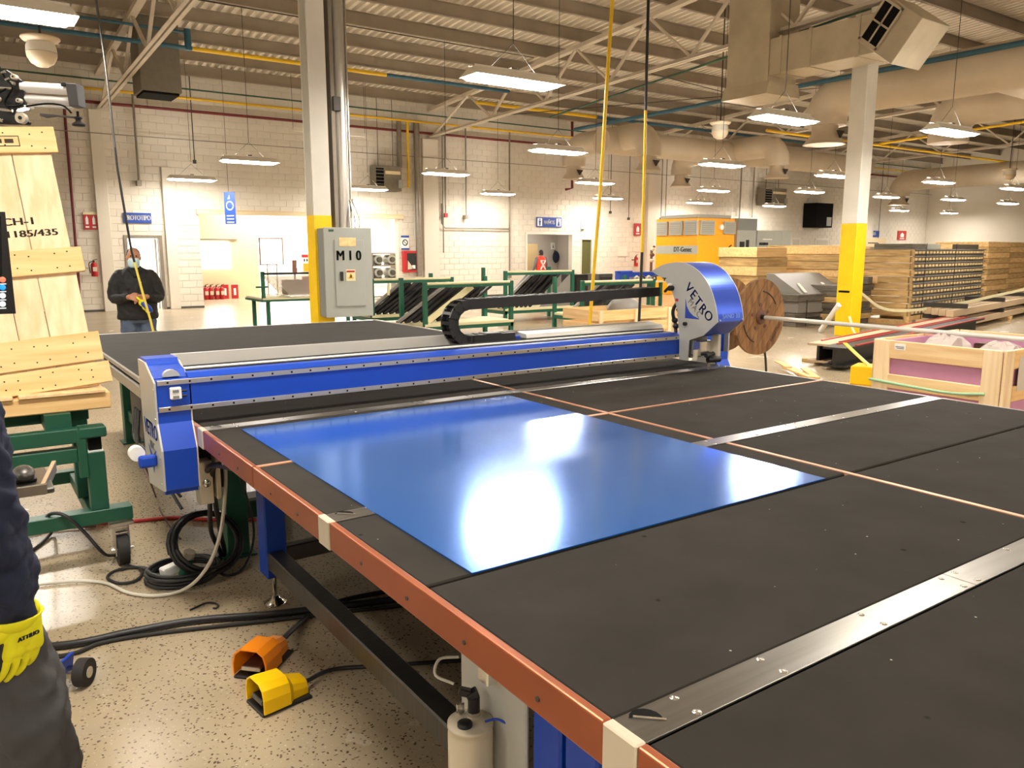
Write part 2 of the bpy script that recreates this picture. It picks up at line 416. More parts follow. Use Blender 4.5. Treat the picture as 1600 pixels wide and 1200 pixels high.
# rooms behind the openings
def room(name, x0, x1, y0, y1, h, m):
    mb = MB()
    mb.box(x0-.1, x0, y0, y1, 0, h); mb.box(x1, x1+.1, y0, y1, 0, h); mb.box(x0, x1, y1, y1+.1, 0, h); mb.box(x0-.1, x1+.1, y0, y1+.1, h, h+.1)
    return mb.build(name, m, None, kind='structure')
room('wall_prototype', 3.2, 5.9, WY+.25, 28, 2.9, 'white_plastic')
room('wall_annex', 6.0, 19.0-1.9, WY+.25, 35, 3.6, 'white_plastic')
room('wall_washroom', 17.3, 21.2, WY+.25, 27.2, 2.8, 'bath_wall')
pw = MB(); pw.box(6.0, 9.0, 29, 29.15, 0, 3.6); pw.build('wall_partition', 'cream_wall', None, kind='structure')
w1 = box('window_1', 'day_glow', None, aY(313, 378, 28.96).x, aY(357, 378, 28.96).x, 28.95, 28.995, aY(330, 420, 28.96).z, aY(330, 378, 28.96).z, kind='structure')
MB().box(6.72, 8.25, 28.93, 28.99, 2.02, 2.07).build('sash', 'pipe_gray', w1)
w2 = box('window_2', 'day_glow', None, 10.2, 15.4, 34.9, 34.98, .9, 3.2, kind='structure')
for k in range(4): MB().box(10.2+k*1.7, 10.26+k*1.7, 34.86, 34.92, .9, 3.2).build('mullion', 'white_plastic', w2)
def area(name, loc, sx, sy, e, col, rot=(0, 0, 0)):
    l = bpy.data.lights.new(name, 'AREA'); l.shape = 'RECTANGLE'; l.size = sx; l.size_y = sy; l.energy = e; l.color = col
    o = bpy.data.objects.new(name, l); COL.objects.link(o); o.location = loc; o.rotation_euler = rot; return o
area('annex_light', (11.5, 30, 3.5), 8, 6, DAY_POWER*36, (1, .95, .86))
area('annex_light', (8, 27, 3.4), 3, 2, DAY_POWER*1.6, (1, .93, .8))
area('prototype_light', (4.5, 26.4, 2.85), 2, 2, DAY_POWER*10, (1, .95, .88))
area('washroom_light', (19.2, 26, 2.75), 1.5, 1, DAY_POWER*1.0, (1, .92, .82))
# ---------------------------------------------------------------- roof steel
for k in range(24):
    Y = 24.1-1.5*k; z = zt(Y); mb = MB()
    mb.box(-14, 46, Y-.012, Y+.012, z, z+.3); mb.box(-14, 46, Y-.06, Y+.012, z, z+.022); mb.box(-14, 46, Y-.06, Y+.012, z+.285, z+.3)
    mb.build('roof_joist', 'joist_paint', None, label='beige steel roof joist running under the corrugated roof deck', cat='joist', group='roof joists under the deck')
def truss(X, label):
    t = thing('roof_truss', label, 'truss', (X, 9, 5)); y0, y1 = -11.8, WY
    MB().box(X-.11, X-.02, y0, y1, 0, .09).box(X+.02, X+.11, y0, y1, 0, .09)
    mb = MB()
    for s in (-1, 1):
        mb.bar((X+s*.06, y0, zb(y0)), (X+s*.06, y1, zb(y1)), .08, .015); mb.bar((X+s*.025, y0, zb(y0)+.04), (X+s*.025, y1, zb(y1)+.04), .012, .08)
    mb.build('bottom_chord', 'steel_paint', t)
    mb = MB(); mb.bar((X, y0, zt(y0)-.06), (X, y1, zt(y1)-.06), .16, .1); mb.build('top_chord', 'steel_paint', t)
    Y = 22.2; k = 0; pts = []
    while Y > -11:
        pts.append((Y, zt(Y)-.08) if k % 2 == 0 else (Y, zb(Y)+.05)); Y -= 1.33; k += 1
    pts.insert(0, (24.4, zb(24.4)+.05))
    for (ya, za), (yb, zc) in zip(pts, pts[1:]):
        MB().bar((X, ya, za), (X, yb, zc), .07, .05).build('web_member', 'steel_paint', t)
truss(3.62, 'beige roof truss over the left column, meeting the wall beside the hanging box duct')
truss(13.7, 'beige roof truss through mid-hall, its web behind the two right-hand hoses')
truss(24.2, 'beige roof truss deep in the hall on the right, beyond the yellow and white column')
truss(34.6, 'farthest beige roof truss, near the right end wall')
# cross bracing rods between trusses
for (a, b2, nm) in (((3.7, 14.4, 5.75), (13.6, 18.6, 6.9), 0), ((13.8, 14.2, 5.75), (24.1, 19, 6.8), 1), ((13.8, 20, 5.6), (24.1, 16, 6.9), 2)):
    MB().cyl(a, b2, .012, 6).build('brace_rod', 'thin_dark', None, label=['thin sloping brace rod left of the centre truss', 'thin brace rod rising rightward from the centre truss', 'thin brace rod crossing beyond the centre truss'][nm], cat='rod')
# ---------------------------------------------------------------- columns
c1 = thing('steel_column', 'white painted steel column behind the grey M10 panel, yellow at its foot', 'column', (3.5, 9.3, 0))
xa, xb = aY(489, 300, 9.2).x, aY(516, 300, 9.2).x
ztop = 7.3
mb = MB(); mb.box(xa, xb, 9.2, 9.22, 2.1, ztop); mb.box(xa, xb, 9.42, 9.44, 2.1, ztop); mb.box((xa+xb)/2-.01, (xa+xb)/2+.01, 9.22, 9.42, 2.1, ztop); mb.build('shaft', 'column_white', c1)
mb = MB(); mb.box(xa-.003, xb+.003, 9.195, 9.445, 0, 2.1); mb.build('painted_base', 'yellow_paint', c1, .004)
xc, xd = aY(517, 200, 9.25).x, aY(546, 200, 9.25).x
dk = thing('conduit_trunk', 'bright galvanised riser duct beside the white column above the M10 panel', 'duct', ((xc+xd)/2, 9.3, 1.9))
mb = MB(); mb.box(xc, xc+.05, 9.22, 9.5, 1.95, ztop); mb.build('side_channel', 'pipe_gray', dk, .004)
MB().cyl(((xc+xd)/2+.02, 9.32, 1.95), ((xc+xd)/2+.02, 9.32, ztop), .085, 20).build('round_riser', 'alum', dk)
MB().cyl(((xc+xd)/2+.12, 9.34, 1.95), ((xc+xd)/2+.12, 9.34, ztop), .03, 12).build('side_conduit', 'pipe_gray', dk)
p = aY(526, 162, 9.2); MB().box(p.x-.045, p.x+.045, p.y-.02, p.y+.06, p.z-.08, p.z+.08).build('cover_plate', 'dark_steel', dk, .004)
for k in range(3):
    q = aY(548+k*7, 353, 9.2); q2 = aY(546+k*3.5, 290, 9.2)
    MB().tube(spline([(q.x, 9.2, 1.95), (q.x, 9.22, q.z+.12), (q2.x+.01, 9.28, q.z+.32), (q2.x, 9.3, q.z+.6), (q2.x, 9.3, ztop)], 6), .011, 8).build('conduit', 'bright_metal', dk)
# panel M10
x0, x1 = aY(501, 400, 9.05).x, aY(580, 430, 9.0).x; z0, z1 = aY(540, 494, 9.0).z, aY(540, 357, 9.0).z
pn = thing('electrical_panel', 'grey electrical panel box marked M10 mounted on the column', 'panel', ((x0+x1)/2, 9.1, z0))
box('enclosure', 'panel_dark', pn, x0+.02, x1, 9.0, 9.19, z0, z1, .006)
box('cover', 'panel_gray', pn, x0+.02, x1+.01, 8.985, 9.0, z0-.01, z1+.01, .005)
dx0, dx1 = aY(524, 430, 8.98).x, aY(570, 430, 8.98).x
box('door', 'panel_gray', pn, dx0, dx1, 8.972, 8.986, z0+.12, z1-.13, .004)
p = aY(534, 431, 8.97); box('latch', 'black_plastic', pn, p.x-.018, p.x+.018, 8.955, 8.975, p.z-.06, p.z+.05, .004)
p = aY(548, 430, 8.97); st = box('warning_sticker', 'pale_rail', pn, p.x-.06, p.x+.06, 8.968, 8.972, p.z-.068, p.z+.068)
MB().prism([(p.x-.035, p.z-.04), (p.x+.035, p.z-.04), (p.x, p.z+.025)], 'y', 8.965, 8.968).build('triangle', 'pipe_yellow', st)
MB().box(p.x-.05, p.x+.05, 8.965, 8.968, p.z+.036, p.z+.056).build('red_band', 'red_paint', st)
MB().prism([(p.x-.012, p.z-.03), (p.x+.008, p.z-.03), (p.x+.012, p.z-.005), (p.x-.002, p.z+.008)], 'y', 8.963, 8.965).build('bolt_mark', 'ink_black', st)
p = aY(543, 378, 8.97); box('yellowed_label', 'pine_pale', pn, p.x-.105, p.x+.105, 8.968, 8.972, p.z-.05, p.z+.05)
p = aY(518, 360, 8.97); box('maker_tag', 'pipe_green', pn, p.x-.03, p.x+.03, 8.98, 8.985, p.z-.012, p.z+.012)
p = aY(545, 400, 8.97); text('lettering', 'M 1 0', .165, (p.x, 8.968, p.z), (1, 0, 0), (0, 0, 1), 'ink_black', pn, .82, .006)
# right column
p = az(1327, 526, 0); cx, cy = p.x, p.y
c2 = thing('steel_column', 'square column at right, white above and bright yellow below, among the wood stacks', 'column', (cx+.17, cy+.17, 0))
box('shaft', 'column_white', c2, cx, cx+.34, cy, cy+.34, 2.2, ztop, .01)
box('painted_base', 'yellow_paint', c2, cx-.003, cx+.343, cy-.003, cy+.343, 0, 2.2, .01)
MB().box(cx-.006, cx+.1, cy+.06, cy+.3, .86, .9).build('tape_mark', 'black_matte', c2)
# ================================================================ the cutting machine
def speckle(name, dark, light, dscale=9, lscale=14):
    m = MATS[name]; nt = m.node_tree; N = nt.nodes; L = nt.links; b = N['Principled BSDF']
    src = b.inputs['Base Color'].links[0].from_socket
    tc = N.new('ShaderNodeTexCoord')
    for sc, lo, hi, cut, col in ((dscale, .055, .085, .5, dark), (lscale, .035, .06, .62, light)):
        mp = N.new('ShaderNodeMapping'); mp.inputs['Scale'].default_value = (1, 1, .0); mp.inputs['Location'].default_value = (sc, sc*.3, 0)
        v = N.new('ShaderNodeTexVoronoi'); v.inputs['Scale'].default_value = sc; L.new(tc.outputs['Object'], mp.inputs[0]); L.new(mp.outputs[0], v.inputs['Vector'])
        def rmp(s, stops):
            r = N.new('ShaderNodeValToRGB'); L.new(s, r.inputs[0]); e = r.color_ramp.elements
            e[0].position, e[0].color = stops[0]; e[1].position, e[1].color = stops[1]; return r.outputs[0]
        a = rmp(v.outputs['Distance'], [(lo, (1, 1, 1, 1)), (hi, (0, 0, 0, 1))]); c = rmp(v.outputs['Color'], [(cut, (0, 0, 0, 1)), (cut+.03, (1, 1, 1, 1))])
        f = N.new('ShaderNodeMath'); f.operation = 'MULTIPLY'; L.new(a, f.inputs[0]); L.new(c, f.inputs[1])
        x = N.new('ShaderNodeMix'); x.data_type = 'RGBA'; L.new(f.outputs[0], x.inputs[0]); L.new(src, x.inputs[6]); x.inputs[7].default_value = col; src = x.outputs[2]
    L.new(src, b.inputs['Base Color'])
speckle('felt', S(14, 13, 12), S(186, 180, 170), 9, 20)
T = .93; XL = .81; XM = 2.5; XR = 4.19; YN = -.46
ct = thing('cutting_table', 'large black felt-topped cutting table with copper edge rails and steel cross strips', 'cutting table', (2.5, 1.6, 0))
STR = [-.42, .86, 2.12, 3.54]
ys = [(-.38, .195), (.205, .82), (.9, 1.535), (1.545, 2.08), (2.16, 2.788), (2.812, 3.5), (3.58, 4.02)]
for a, b2 in ys:
    for x0, x1 in ((XL+.016, XM-.012), (XM+.012, XR)):
        box('felt_panel', 'felt', ct, x0+.002, x1-.002, a+.002, b2-.002, T-.03, T, .004)
box('table_body', 'black_matte', ct, XL+.05, XR-.03, YN, 4.02, T-.13, T-.031)
for a, b2 in ((-.38, .82), (.9, 2.08), (2.16, 2.797), (2.803, 3.5), (3.58, 4.02)):
    rl = box('edge_rail', 'copper', ct, XL-.004, XL+.016, a, b2, T-.078, T+.003, .004, seg=2)
    y = a+.18
    while y < b2: MB().cyl((XL-.007, y, T-.045), (XL-.003, y, T-.045), .0055, 8).build('rail_screw', 'dark_steel', rl); y += .26
    box('copper_divider', 'copper_flush', ct, XM-.01, XM+.01, a, b2, T-.02, T+.001)
box('copper_divider', 'copper_flush', ct, XL+.01, XM-.012, 2.79, 2.81, T-.02, T+.003, .002)
box('copper_divider', 'copper_flush', ct, XM+.012, XR, 2.79, 2.81, T-.02, T+.002)
box('divider_cross', 'copper_flush', ct, XM-.01, XM+.01, 2.797, 2.803, T-.02, T+.001)
MB().box(XR, XR+.012, YN, 4.02, T-.078, T).build('far_edge_rail', 'alum', ct)
for ysx in STR:
    cl = box('edge_clip', 'clip_cream', ct, XL-.007, XL+.017, ysx-.04, ysx+.04, T-.082, T+.004, .003)
    for x0, x1 in ((XL+.017, 1.88), (1.884, 3.0), (3.004, XR)):
        sp = box('cross_strip', 'strip_steel', ct, x0, x1, ysx-.039, ysx+.039, T-.004, T+.0015, .001)
        n = max(2, int((x1-x0)/.27)); 
        for k in range(n+1):
            xx = x0+.03+(x1-x0-.06)*k/n
            if x0 < 1 and k == 0: xx = x0+.13
            for s in (-1, 1): MB().lathe([(.009, 0), (.008, .0015), (.0, .002)], (xx, ysx+s*.026, T+.001), 8).build('strip_screw', 'bright_metal', sp)
        if x0 < 1:
            mb = MB(); pts = [(x0+.045+.028*math.cos(t), ysx+.008+.03*math.sin(t)) for t in [PI*k/8-PI/2+.9 for k in range(9)]]
            mb.prism(pts, 'z', T+.001, T+.0022); mb.build('slot', 'black_matte', sp)
            MB().bar((x0+.03, ysx+.024, T+.003), (x0+.07, ysx-.014, T+.003), .005, .002).build('slot_edge', 'bright_metal', sp)
# legs and frame
def leg(x0, x1, y0, y1, zl=.15):
    l = box('leg', 'mach_blue', ct, x0, x1, y0, y1, zl, T-.13, .006)
    xc, yc = (x0+x1)/2, (y0+y1)/2
    MB().cyl((xc, yc, .02), (xc, yc, zl), .012, 10).build('foot_stud', 'chrome', l)
    MB().lathe([(.055, 0), (.055, .008), (.02, .028), (.014, .04), (0, .04)], (xc, yc, 0), 20).build('foot_pad', 'chrome', l)
    return l
l1 = leg(1.08, 1.18, 3.6, 3.72)
for a in (0, 1):
    for c in (0, 1): MB().cyl((1.095+.03*c, 3.596, .2+.06*a), (1.095+.03*c, 3.601, .2+.06*a), .008, 8).build('leg_bolt', 'bright_metal', l1)
leg(1.01, 1.12, 1.27, 1.375); leg(1.01, 1.12, 1.145, 1.255); leg(3.8, 3.92, 3.5, 3.62); leg(3.8, 3.92, 1.2, 1.32)
sb = MB().box(1.085, 1.165, 1.375, 3.6, .2, .285); sb.build('side_beam', 'dark_steel', ct, .006)
MB().box(1.12, 3.8, 3.64, 3.7, .2, .28).build('cross_beam', 'dark_steel', ct, .005)
MB().box(1.12, 3.8, 1.2, 1.26, .2, .28).build('cross_beam', 'dark_steel', ct, .005)
box('mounting_plate', 'mach_gray', ct, .998, 1.01, 1.385, 1.68, .12, T-.131, .004)
box('switch_box', 'bright_metal', ct, .965, .998, 1.5, 1.545, .65, .7, .004)
# vacuum tank bolted to the plate
vt = thing('vacuum_tank', 'cream cylinder tank with black valve on top, bolted under the copper rail', 'tank', (.94, 1.537, .05))
MB().lathe([(0, .05), (.052, .05), (.056, .06), (.056, .525), (.054, .54), (.057, .541), (.057, .552), (0, .552)], (.939, 1.537, 0), 28).build('cylinder', 'clip_cream', vt)
MB().lathe([(.019, 0), (.019, .008), (.015, .011), (0, .011)], (.918, 1.528, .552), 18).build('cap', 'black_plastic', vt)
mb = MB(); mb.cyl((.962, 1.557, .552), (.962, 1.557, .563), .018, 14); mb.build('valve_collar', 'bright_metal', vt)
mb = MB(); mb.cyl((.962, 1.557, .563), (.962, 1.557, .6), .016, 8); mb.bar((.962, 1.557, .6), (.955, 1.56, .615), .03, .03); mb.bar((.955, 1.56, .61), (.93, 1.575, .618), .02, .02); mb.build('valve', 'black_plastic', vt, .003)
MB().box(.93, .95, 1.583, 1.588, .552, .575).box(.93, .95, 1.57, 1.588, .552, .556).build('bracket', 'bright_metal', vt)
MB().box(.985, 1.0, 1.52, 1.55, .2, .26).box(.985, 1.0, 1.52, 1.55, .42, .48).build('wall_clamp', 'bright_metal', vt)
MB().tube(spline([(.965, 1.51, .556), (.985, 1.49, .565), (1.0, 1.47, .56)], 5), .003, 6).build('blue_wire', 'mach_blue', vt)
MB().tube(spline([(.93, 1.6, .625), (.9, 1.64, .64), (.93, 1.67, .66), (.98, 1.66, .655)], 5), .004, 6).build('clear_hose', 'cord_gray', vt)
# blue filmed sheet lying on the felt
pl = box('metal_sheet', 'plate_film', None, .95, 2.36, 1.54, 3.43, T+.0012, T+.005, label='large glossy blue film-covered metal sheet lying on the black felt table', cat='metal sheet')
# ---------------------------------------------------------------- rear belt table
ft = thing('belt_table', 'long dark grey belt table behind the blue gantry, with aluminium side rail', 'table', (2.3, 6.1, 0))
box('belt', 'felt_far', ft, .86, 3.75, 4.1, 8.12, T-.03, T)
MB().box(.84, .862, 4.1, 8.12, T-.02, T+.006).box(.825, .86, 4.1, 8.12, T-.1, T-.035).build('side_rail', 'alum', ft, .003)
box('side_slot', 'black_matte', ft, .85, .86, 4.1, 8.12, T-.036, T-.019)
MB().box(3.75, 3.79, 4.1, 8.12, T-.1, T+.006).build('side_rail', 'alum', ft, .003)
MB().box(.84, 3.79, 8.12, 8.15, T-.1, T+.004).build('end_rail', 'alum', ft, .003)
box('bed', 'black_matte', ft, .87, 3.74, 4.1, 8.11, T-.12, T-.031)
for lx, ly in ((1.1, 4.36), (1.1, 7.6), (3.5, 4.36), (3.5, 7.6)):
    lg = box('leg', 'cart_green', ft, lx, lx+.12, ly, ly+.12, .012, T-.12, .005)
    box('foot_plate', 'cart_green', lg, lx-.03, lx+.15, ly-.03, ly+.15, 0, .012)
MB().box(1.22, 3.5, 4.39, 4.45, .2, .3).build('cross_beam', 'cart_green', ft, .004)
MB().box(1.13, 1.19, 4.48, 7.6, .2, .3).build('side_beam', 'cart_green', ft, .004)
jb = box('control_box', 'black_plastic', ft, .8, 1.0, 4.55, 4.9, .42, .66, .008)
box('control_box', 'black_plastic', ft, .84, 1.0, 5.1, 5.5, .55, .82, .008)
for k, off in enumerate((0, .06, .13)):
    MB().tube(spline([(.82, 5.1+off, .75), (.78, 4.95+off, .6), (.79, 4.8, .5+off*.6), (.83, 4.72, .48), (.9, 4.5, .42-off)], 6), .009, 6).build('box_cable', 'black_plastic', ft)
mb = MB(); random.seed(3)
vs = []; n = 12
for i in range(7):
    for k in range(n):
        r = .07*math.sin(PI*(i+.5)/7)*(1+.35*random.uniform(-1, 1)); vs.append((.83+r*math.cos(2*PI*k/n), 7.3-.18+.06*i, .87+1.1*r*math.sin(2*PI*k/n)))
mb.add(vs, [(i*n+k, i*n+(k+1) % n, (i+1)*n+(k+1) % n, (i+1)*n+k) for i in range(6) for k in range(n)]); 
mb.build('plastic_wrap', 'plastic_wrap', ft)
# ---------------------------------------------------------------- gantry
ga = thing('gantry', 'long blue gantry beam across the table with grey end plate and aluminium rails', 'gantry', (.73, 3.8, .62))
PX = .655
prof = [(4.0, 1.2), (3.84, 1.2), (3.66, 1.13), (3.66, .95), (3.6, .84), (3.6, .66), (3.94, .62), (3.98, .77)]
ep = MB().prism(prof, 'x', PX, PX+.008).build('end_plate', 'mach_gray', ga, .002)
MB().prism(prof, 'x', .8, .806).build('inner_plate', 'clip_cream', ga, .002)
cov = [(3.661, 1.0), (3.661, .95), (3.6, .84), (3.6, .66), (3.615, .66), (3.615, .842), (3.675, .952), (3.675, 1.0)]
MB().prism(cov, 'x', PX+.008, .8).build('leg_cover', 'mach_blue', ga, .004)
MB().box(PX+.008, .8, 3.62, 3.93, .64, .655).build('leg_floor', 'mach_blue', ga)
MB().prism([(3.99, 1.14), (3.99, 1.212), (3.86, 1.212), (3.85, 1.19), (3.74, 1.175), (3.7, 1.14)], 'x', PX+.008, .8).build('end_cap', 'mach_blue', ga, .006)
MB().prism([(.70+.035*math.cos(t)+.035, 1.15+.03*math.sin(t)) for t in [PI*k/8 for k in range(9)]], 'y', 3.69, 3.72).build('cap_emblem', 'mach_gray', ga)
for z in (1.1, .97, .8, .69):
    MB().cyl((PX-.003, 3.67 if z > .9 else 3.63, z), (PX, 3.67 if z > .9 else 3.63, z), .006, 8).build('plate_screw', 'bright_metal', ep)
text('lettering', 'VETRO', .1, (PX-.001, 3.8, .9), (0, -1, 0), (0, 0, 1), 'ink_blue', ep, .9, .0008)
text('lettering', 'MAC', .05, (PX-.001, 3.79, .83), (0, -1, 0), (0, 0, 1), 'ink_gray', ep, .9, .0008)
MB().prism([(3.88, .82), (3.8, .7), (3.72, .82), (3.8, .78)], 'x', PX-.0015, PX).build('logo_arc', 'ink_blue', ep)
B0, B1 = .806, 3.88
MB().box(PX+.009, B1, 3.66, 3.86, 1.0, 1.142).build('beam', 'mach_blue', ga, .004)
MB().prism([(3.66, 1.142), (3.70, 1.16), (3.76, 1.16), (3.76, 1.142)], 'x', .8, B1).build('beam_top', 'mach_blue', ga)
for z0 in (1.118, 1.0):
    fs = box('face_strip', 'alum', ga, .668, B1, 3.654, 3.66, z0, z0+.022, .001)
    mb = MB(); x = .71
    while x < B1-.02: mb.cyl((x, 3.6525, z0+.011), (x, 3.6545, z0+.011), .0052, 6); x += .092
    mb.build('bolt_row', 'black_matte', fs, kind='stuff')
box('rail_groove', 'black_matte', ga, .8, B1, 3.76, 3.88, 1.135, 1.15)
MB().cyl((.8, 3.82, 1.163), (B1, 3.82, 1.163), .007, 10).build('guide_rail', 'white_plastic', ga)
MB().box(.8, 3.95, 3.88, 3.89, 1.14, 1.168).build('tray_front', 'block_dark', ga); MB().box(.8, 3.95, 4.0, 4.012, 1.14, 1.212).build('cable_tray', 'silver_paint', ga, .002); MB().prism([(3.885, 1.17), (3.895, 1.195), (4.0, 1.205), (4.0, 1.17)], 'x', 2.8, 3.95).build('tray_cover', 'silver_paint', ga, .002); box('tray_floor', 'dark_steel', ga, .8, 3.95, 3.89, 4.0, 1.14, 1.15)
cb = box('connector_box', 'white_plastic', ga, .715, .762, 3.636, 3.656, 1.055, 1.108, .004)
for dz in (.068, .09): MB().cyl((.762, 3.645, 1.0+dz), (.785, 3.645, 1.0+dz), .005, 8).build('connector', 'black_plastic', cb)
for dz in (.066, .092): MB().box(.725, .75, 3.633, 3.637, 1.0+dz-.006, 1.0+dz+.006).build('socket', 'ink_gray', cb)
br = MB().box(.58, PX, 3.70, 3.74, .75, .805); br.build('roller_bracket', 'mach_blue', ga, .012, seg=2)
MB().cyl((.582, 3.742, .81), (.582, 3.79, .81), .033, 18).build('roller', 'white_plastic', ga)
MB().box(.81, .87, 3.64, 3.72, .56, .76).box(.88, .9, 3.62, 3.7, .58, .79).build('drive_plate', 'clip_cream', ga, .003)
MB().lathe([(.018, 0), (.018, .012), (0, .012)], (.84, 3.64, .66), 14, 0, Vector((0, -1, 0))).build('drive_knob', 'bright_metal', ga)
MB().box(.82, .96, 3.73, 3.86, .6, .79).build('drive_motor', 'black_plastic', ga, .006)
# far end leg
fp = [(y, z) for y, z in prof]
MB().prism(fp, 'x', 4.36, 4.37).build('end_plate', 'mach_gray', ga)
MB().prism(cov, 'x', 4.24, 4.36).build('leg_cover', 'mach_blue', ga)
MB().box(B1, 4.36, 3.7, 3.86, 1.0, 1.14).build('beam_end', 'mach_blue', ga)
# ---------------------------------------------------------------- travelling head
hd = thing('router_carriage', 'grey and blue quarter-round machine head at the right end of the gantry', 'machine head', (3.95, 3.5, 1.0))
HX = 3.868
arc = [(3.84, 1.597), (3.75, 1.615), (3.66, 1.618), (3.59, 1.605), (3.52, 1.572), (3.46, 1.525), (3.41, 1.465), (3.375, 1.395), (3.35, 1.32), (3.338, 1.255)]
arc = [(p.x, p.y) for p in spline([(y, z, 0) for y, z in arc], 4)]
side = [(3.93, 1.555)]+arc+[(3.45, 1.16), (3.57, 1.12), (3.575, .985), (3.65, .985), (3.655, 1.15), (3.685, 1.32), (3.73, 1.42), (3.8, 1.5)]
sp = MB().prism(side, 'x', HX, HX+.006).build('side_plate', 'mach_gray', hd, .002)
inner = [(y+(3.72-y)*.03, z-.012) for y, z in arc[1:]]
MB().prism(arc[8:]+inner[7:][::-1], 'x', HX+.006, 4.11, 0, False).build('hood', 'hood_blue', hd)
MB().prism([(3.93, 1.555)]+arc[:9]+[(3.66, 1.6), (3.75, 1.6), (3.84, 1.58)], 'x', HX+.006, 4.11).build('hood_back', 'mach_gray', hd)
MB().prism([(3.93, 1.555)]+arc+[(3.45, 1.16), (3.6, 1.2), (3.8, 1.5)], 'x', 4.11, 4.116).build('side_plate', 'mach_gray', hd)
MB().prism([(3.345, 1.25), (3.45, 1.165), (3.55, 1.14), (3.6, 1.24), (3.42, 1.26)], 'x', HX+.01, 4.1).build('hood_floor', 'ink_blue', hd)
for x in (HX+.02, 4.095): MB().cyl((x, 3.334, 1.265), (x, 3.34, 1.265), .006, 8).build('hood_screw', 'bright_metal', hd)
MB().box(3.9, 4.06, 3.58, 3.64, 1.0, 1.5).build('carriage', 'panel_dark', hd, .004)
MB().box(3.89, 4.0, 3.49, 3.575, 1.02, 1.12).build('spindle_block', 'bright_metal', hd, .006)
MB().box(4.0, 4.03, 3.44, 3.5, .99, 1.16).build('spindle_column', 'clip_cream', hd, .004)
MB().cyl((3.93, 3.46, 1.0), (4.02, 3.44, 1.0), .02, 14).build('cutter_roller', 'black_plastic', hd)
MB().cyl((3.90, 3.45, 1.03), (3.99, 3.47, 1.035), .014, 12).build('head_motor', 'black_plastic', hd)
MB().cyl((3.95, 3.47, .935), (3.95, 3.47, 1.0), .01, 10).build('cutter_pin', 'bright_metal', hd)
MB().cyl((3.88, 3.52, .995), (3.88, 3.52, 1.06), .017, 12).build('hose_fitting', 'clip_cream', hd)
mb = MB(); mb.cyl((HX-.03, 3.73, 1.45), (HX, 3.73, 1.45), .018, 10); mb.bar((HX-.03, 3.74, 1.45), (HX-.03, 3.77, 1.425), .014, .014); mb.build('knob', 'black_plastic', hd)
MB().cyl((HX-.02, 3.745, 1.47), (HX, 3.745, 1.47), .013, 10).build('knob_light', 'white_plastic', hd)
MB().cyl((HX-.02, 3.6, 1.225), (HX, 3.6, 1.225), .012, 10).build('knob', 'black_plastic', hd)
MB().box(HX-.006, HX, 3.79, 3.82, 1.51, 1.516).box(HX-.006, HX, 3.8, 3.806, 1.495, 1.516).build('tab', 'black_plastic', hd)
MB().box(HX-.001, HX, 3.675, 3.7, 1.365, 1.383).build('flag_sticker', 'red_paint', hd)
mb = MB(); 
for k in range(5): mb.ball((3.9+.02*k, 3.72+.03*(k % 2), 1.2+.035*k), .02, .025, .02, 8)
mb.tube(spline([(3.93, 3.7, 1.4), (3.9, 3.75, 1.3), (3.92, 3.74, 1.2), (3.9, 3.72, 1.1)], 5), .012, 6); mb.build('valve_bank', 'black_plastic', hd)
# curved lettering on the grey cheek
rt = Vector((0, -1, 0)); upz = Vector((0, 0, 1))
word = 'VETRO'; path = [(3.585, 1.455), (3.545, 1.415), (3.505, 1.372), (3.463, 1.328), (3.415, 1.287)]
for ch, (y, z) in zip(word, path):
    a = math.radians(-44); R = rt*math.cos(a)+upz*math.sin(a); U = upz*math.cos(a)-rt*math.sin(a)
    text('letter', ch, .086, (HX-.001, y, z), R, U, 'ink_blue', sp, 1.0, .0012)
for ch, (y, z) in zip('MAC', [(3.565, 1.365), (3.53, 1.33), (3.495, 1.293)]):
    text('letter', ch, .056, (HX-.001, y, z), R, U, 'ink_gray', sp, 1.0, 0)
pts = [(3.607, 1.4)]+[(3.607-.085*(1-math.cos(t)), 1.4-.13*math.sin(t)) for t in [PI/2*k/8 for k in range(9)]]+[(3.5, 1.262), (3.607, 1.262)]
pts = [(3.61, 1.385), (3.6, 1.34), (3.575, 1.305), (3.54, 1.28), (3.49, 1.265), (3.49, 1.261), (3.61, 1.261)]
MB().prism(pts, 'x', HX-.0015, HX).build('logo_arc', 'ink_blue', sp)
text('lettering', 'SAND 33', .04, (3.985, 3.331, 1.287), (1, 0, 0), (0, .1, 1), 'ink_pale', hd, 1.05, 0)
# ---------------------------------------------------------------- drag chain
dc = thing('cable_chain', 'black plastic cable chain looping over the gantry into the machine head', 'cable chain', (2.4, 3.94, 1.15))
path = []; s = 0; R_ = .105; zc = 1.18+R_; xc = 2.4
pts = [(2.72-.05*k, 1.18) for k in range(7)]
pts += [(xc-R_*math.sin(t), zc-R_*math.cos(t)) for t in [PI*k/7 for k in range(8)]]
pts += [(xc+.049*k, zc+R_+.0009*k) for k in range(1, 32)]
mb = MB()
for sy in (-1, 1): mb.box(-.026, .026, sy*.045-.006, sy*.045+.006, -.03, .03); mb.box(.016, .032, sy*.038-.004, sy*.038+.004, -.024, .024)
for zz in (-.027, .025): mb.box(-.009, .009, -.04, .04, zz-.003, zz+.005)
lk = mb.build('chain_link', 'black_plastic', dc); lm = lk; firstl = True
for (xa_, za_), (xb_, zb_) in zip(pts, pts[1:]):
    o = lk if firstl else lk.copy()
    if not firstl: COL.objects.link(o)
    a = math.atan2(zb_-za_, xb_-xa_); o.rotation_mode = 'XYZ'; o.rotation_euler = (0, -a, 0)
    o.location = ((xa_+xb_)/2, 3.945, (za_+zb_)/2); firstl = False
MB().tube([(x, 3.945, z) for x, z in pts[::1]], .02, 8).build('hose_bundle', 'black_matte', dc)
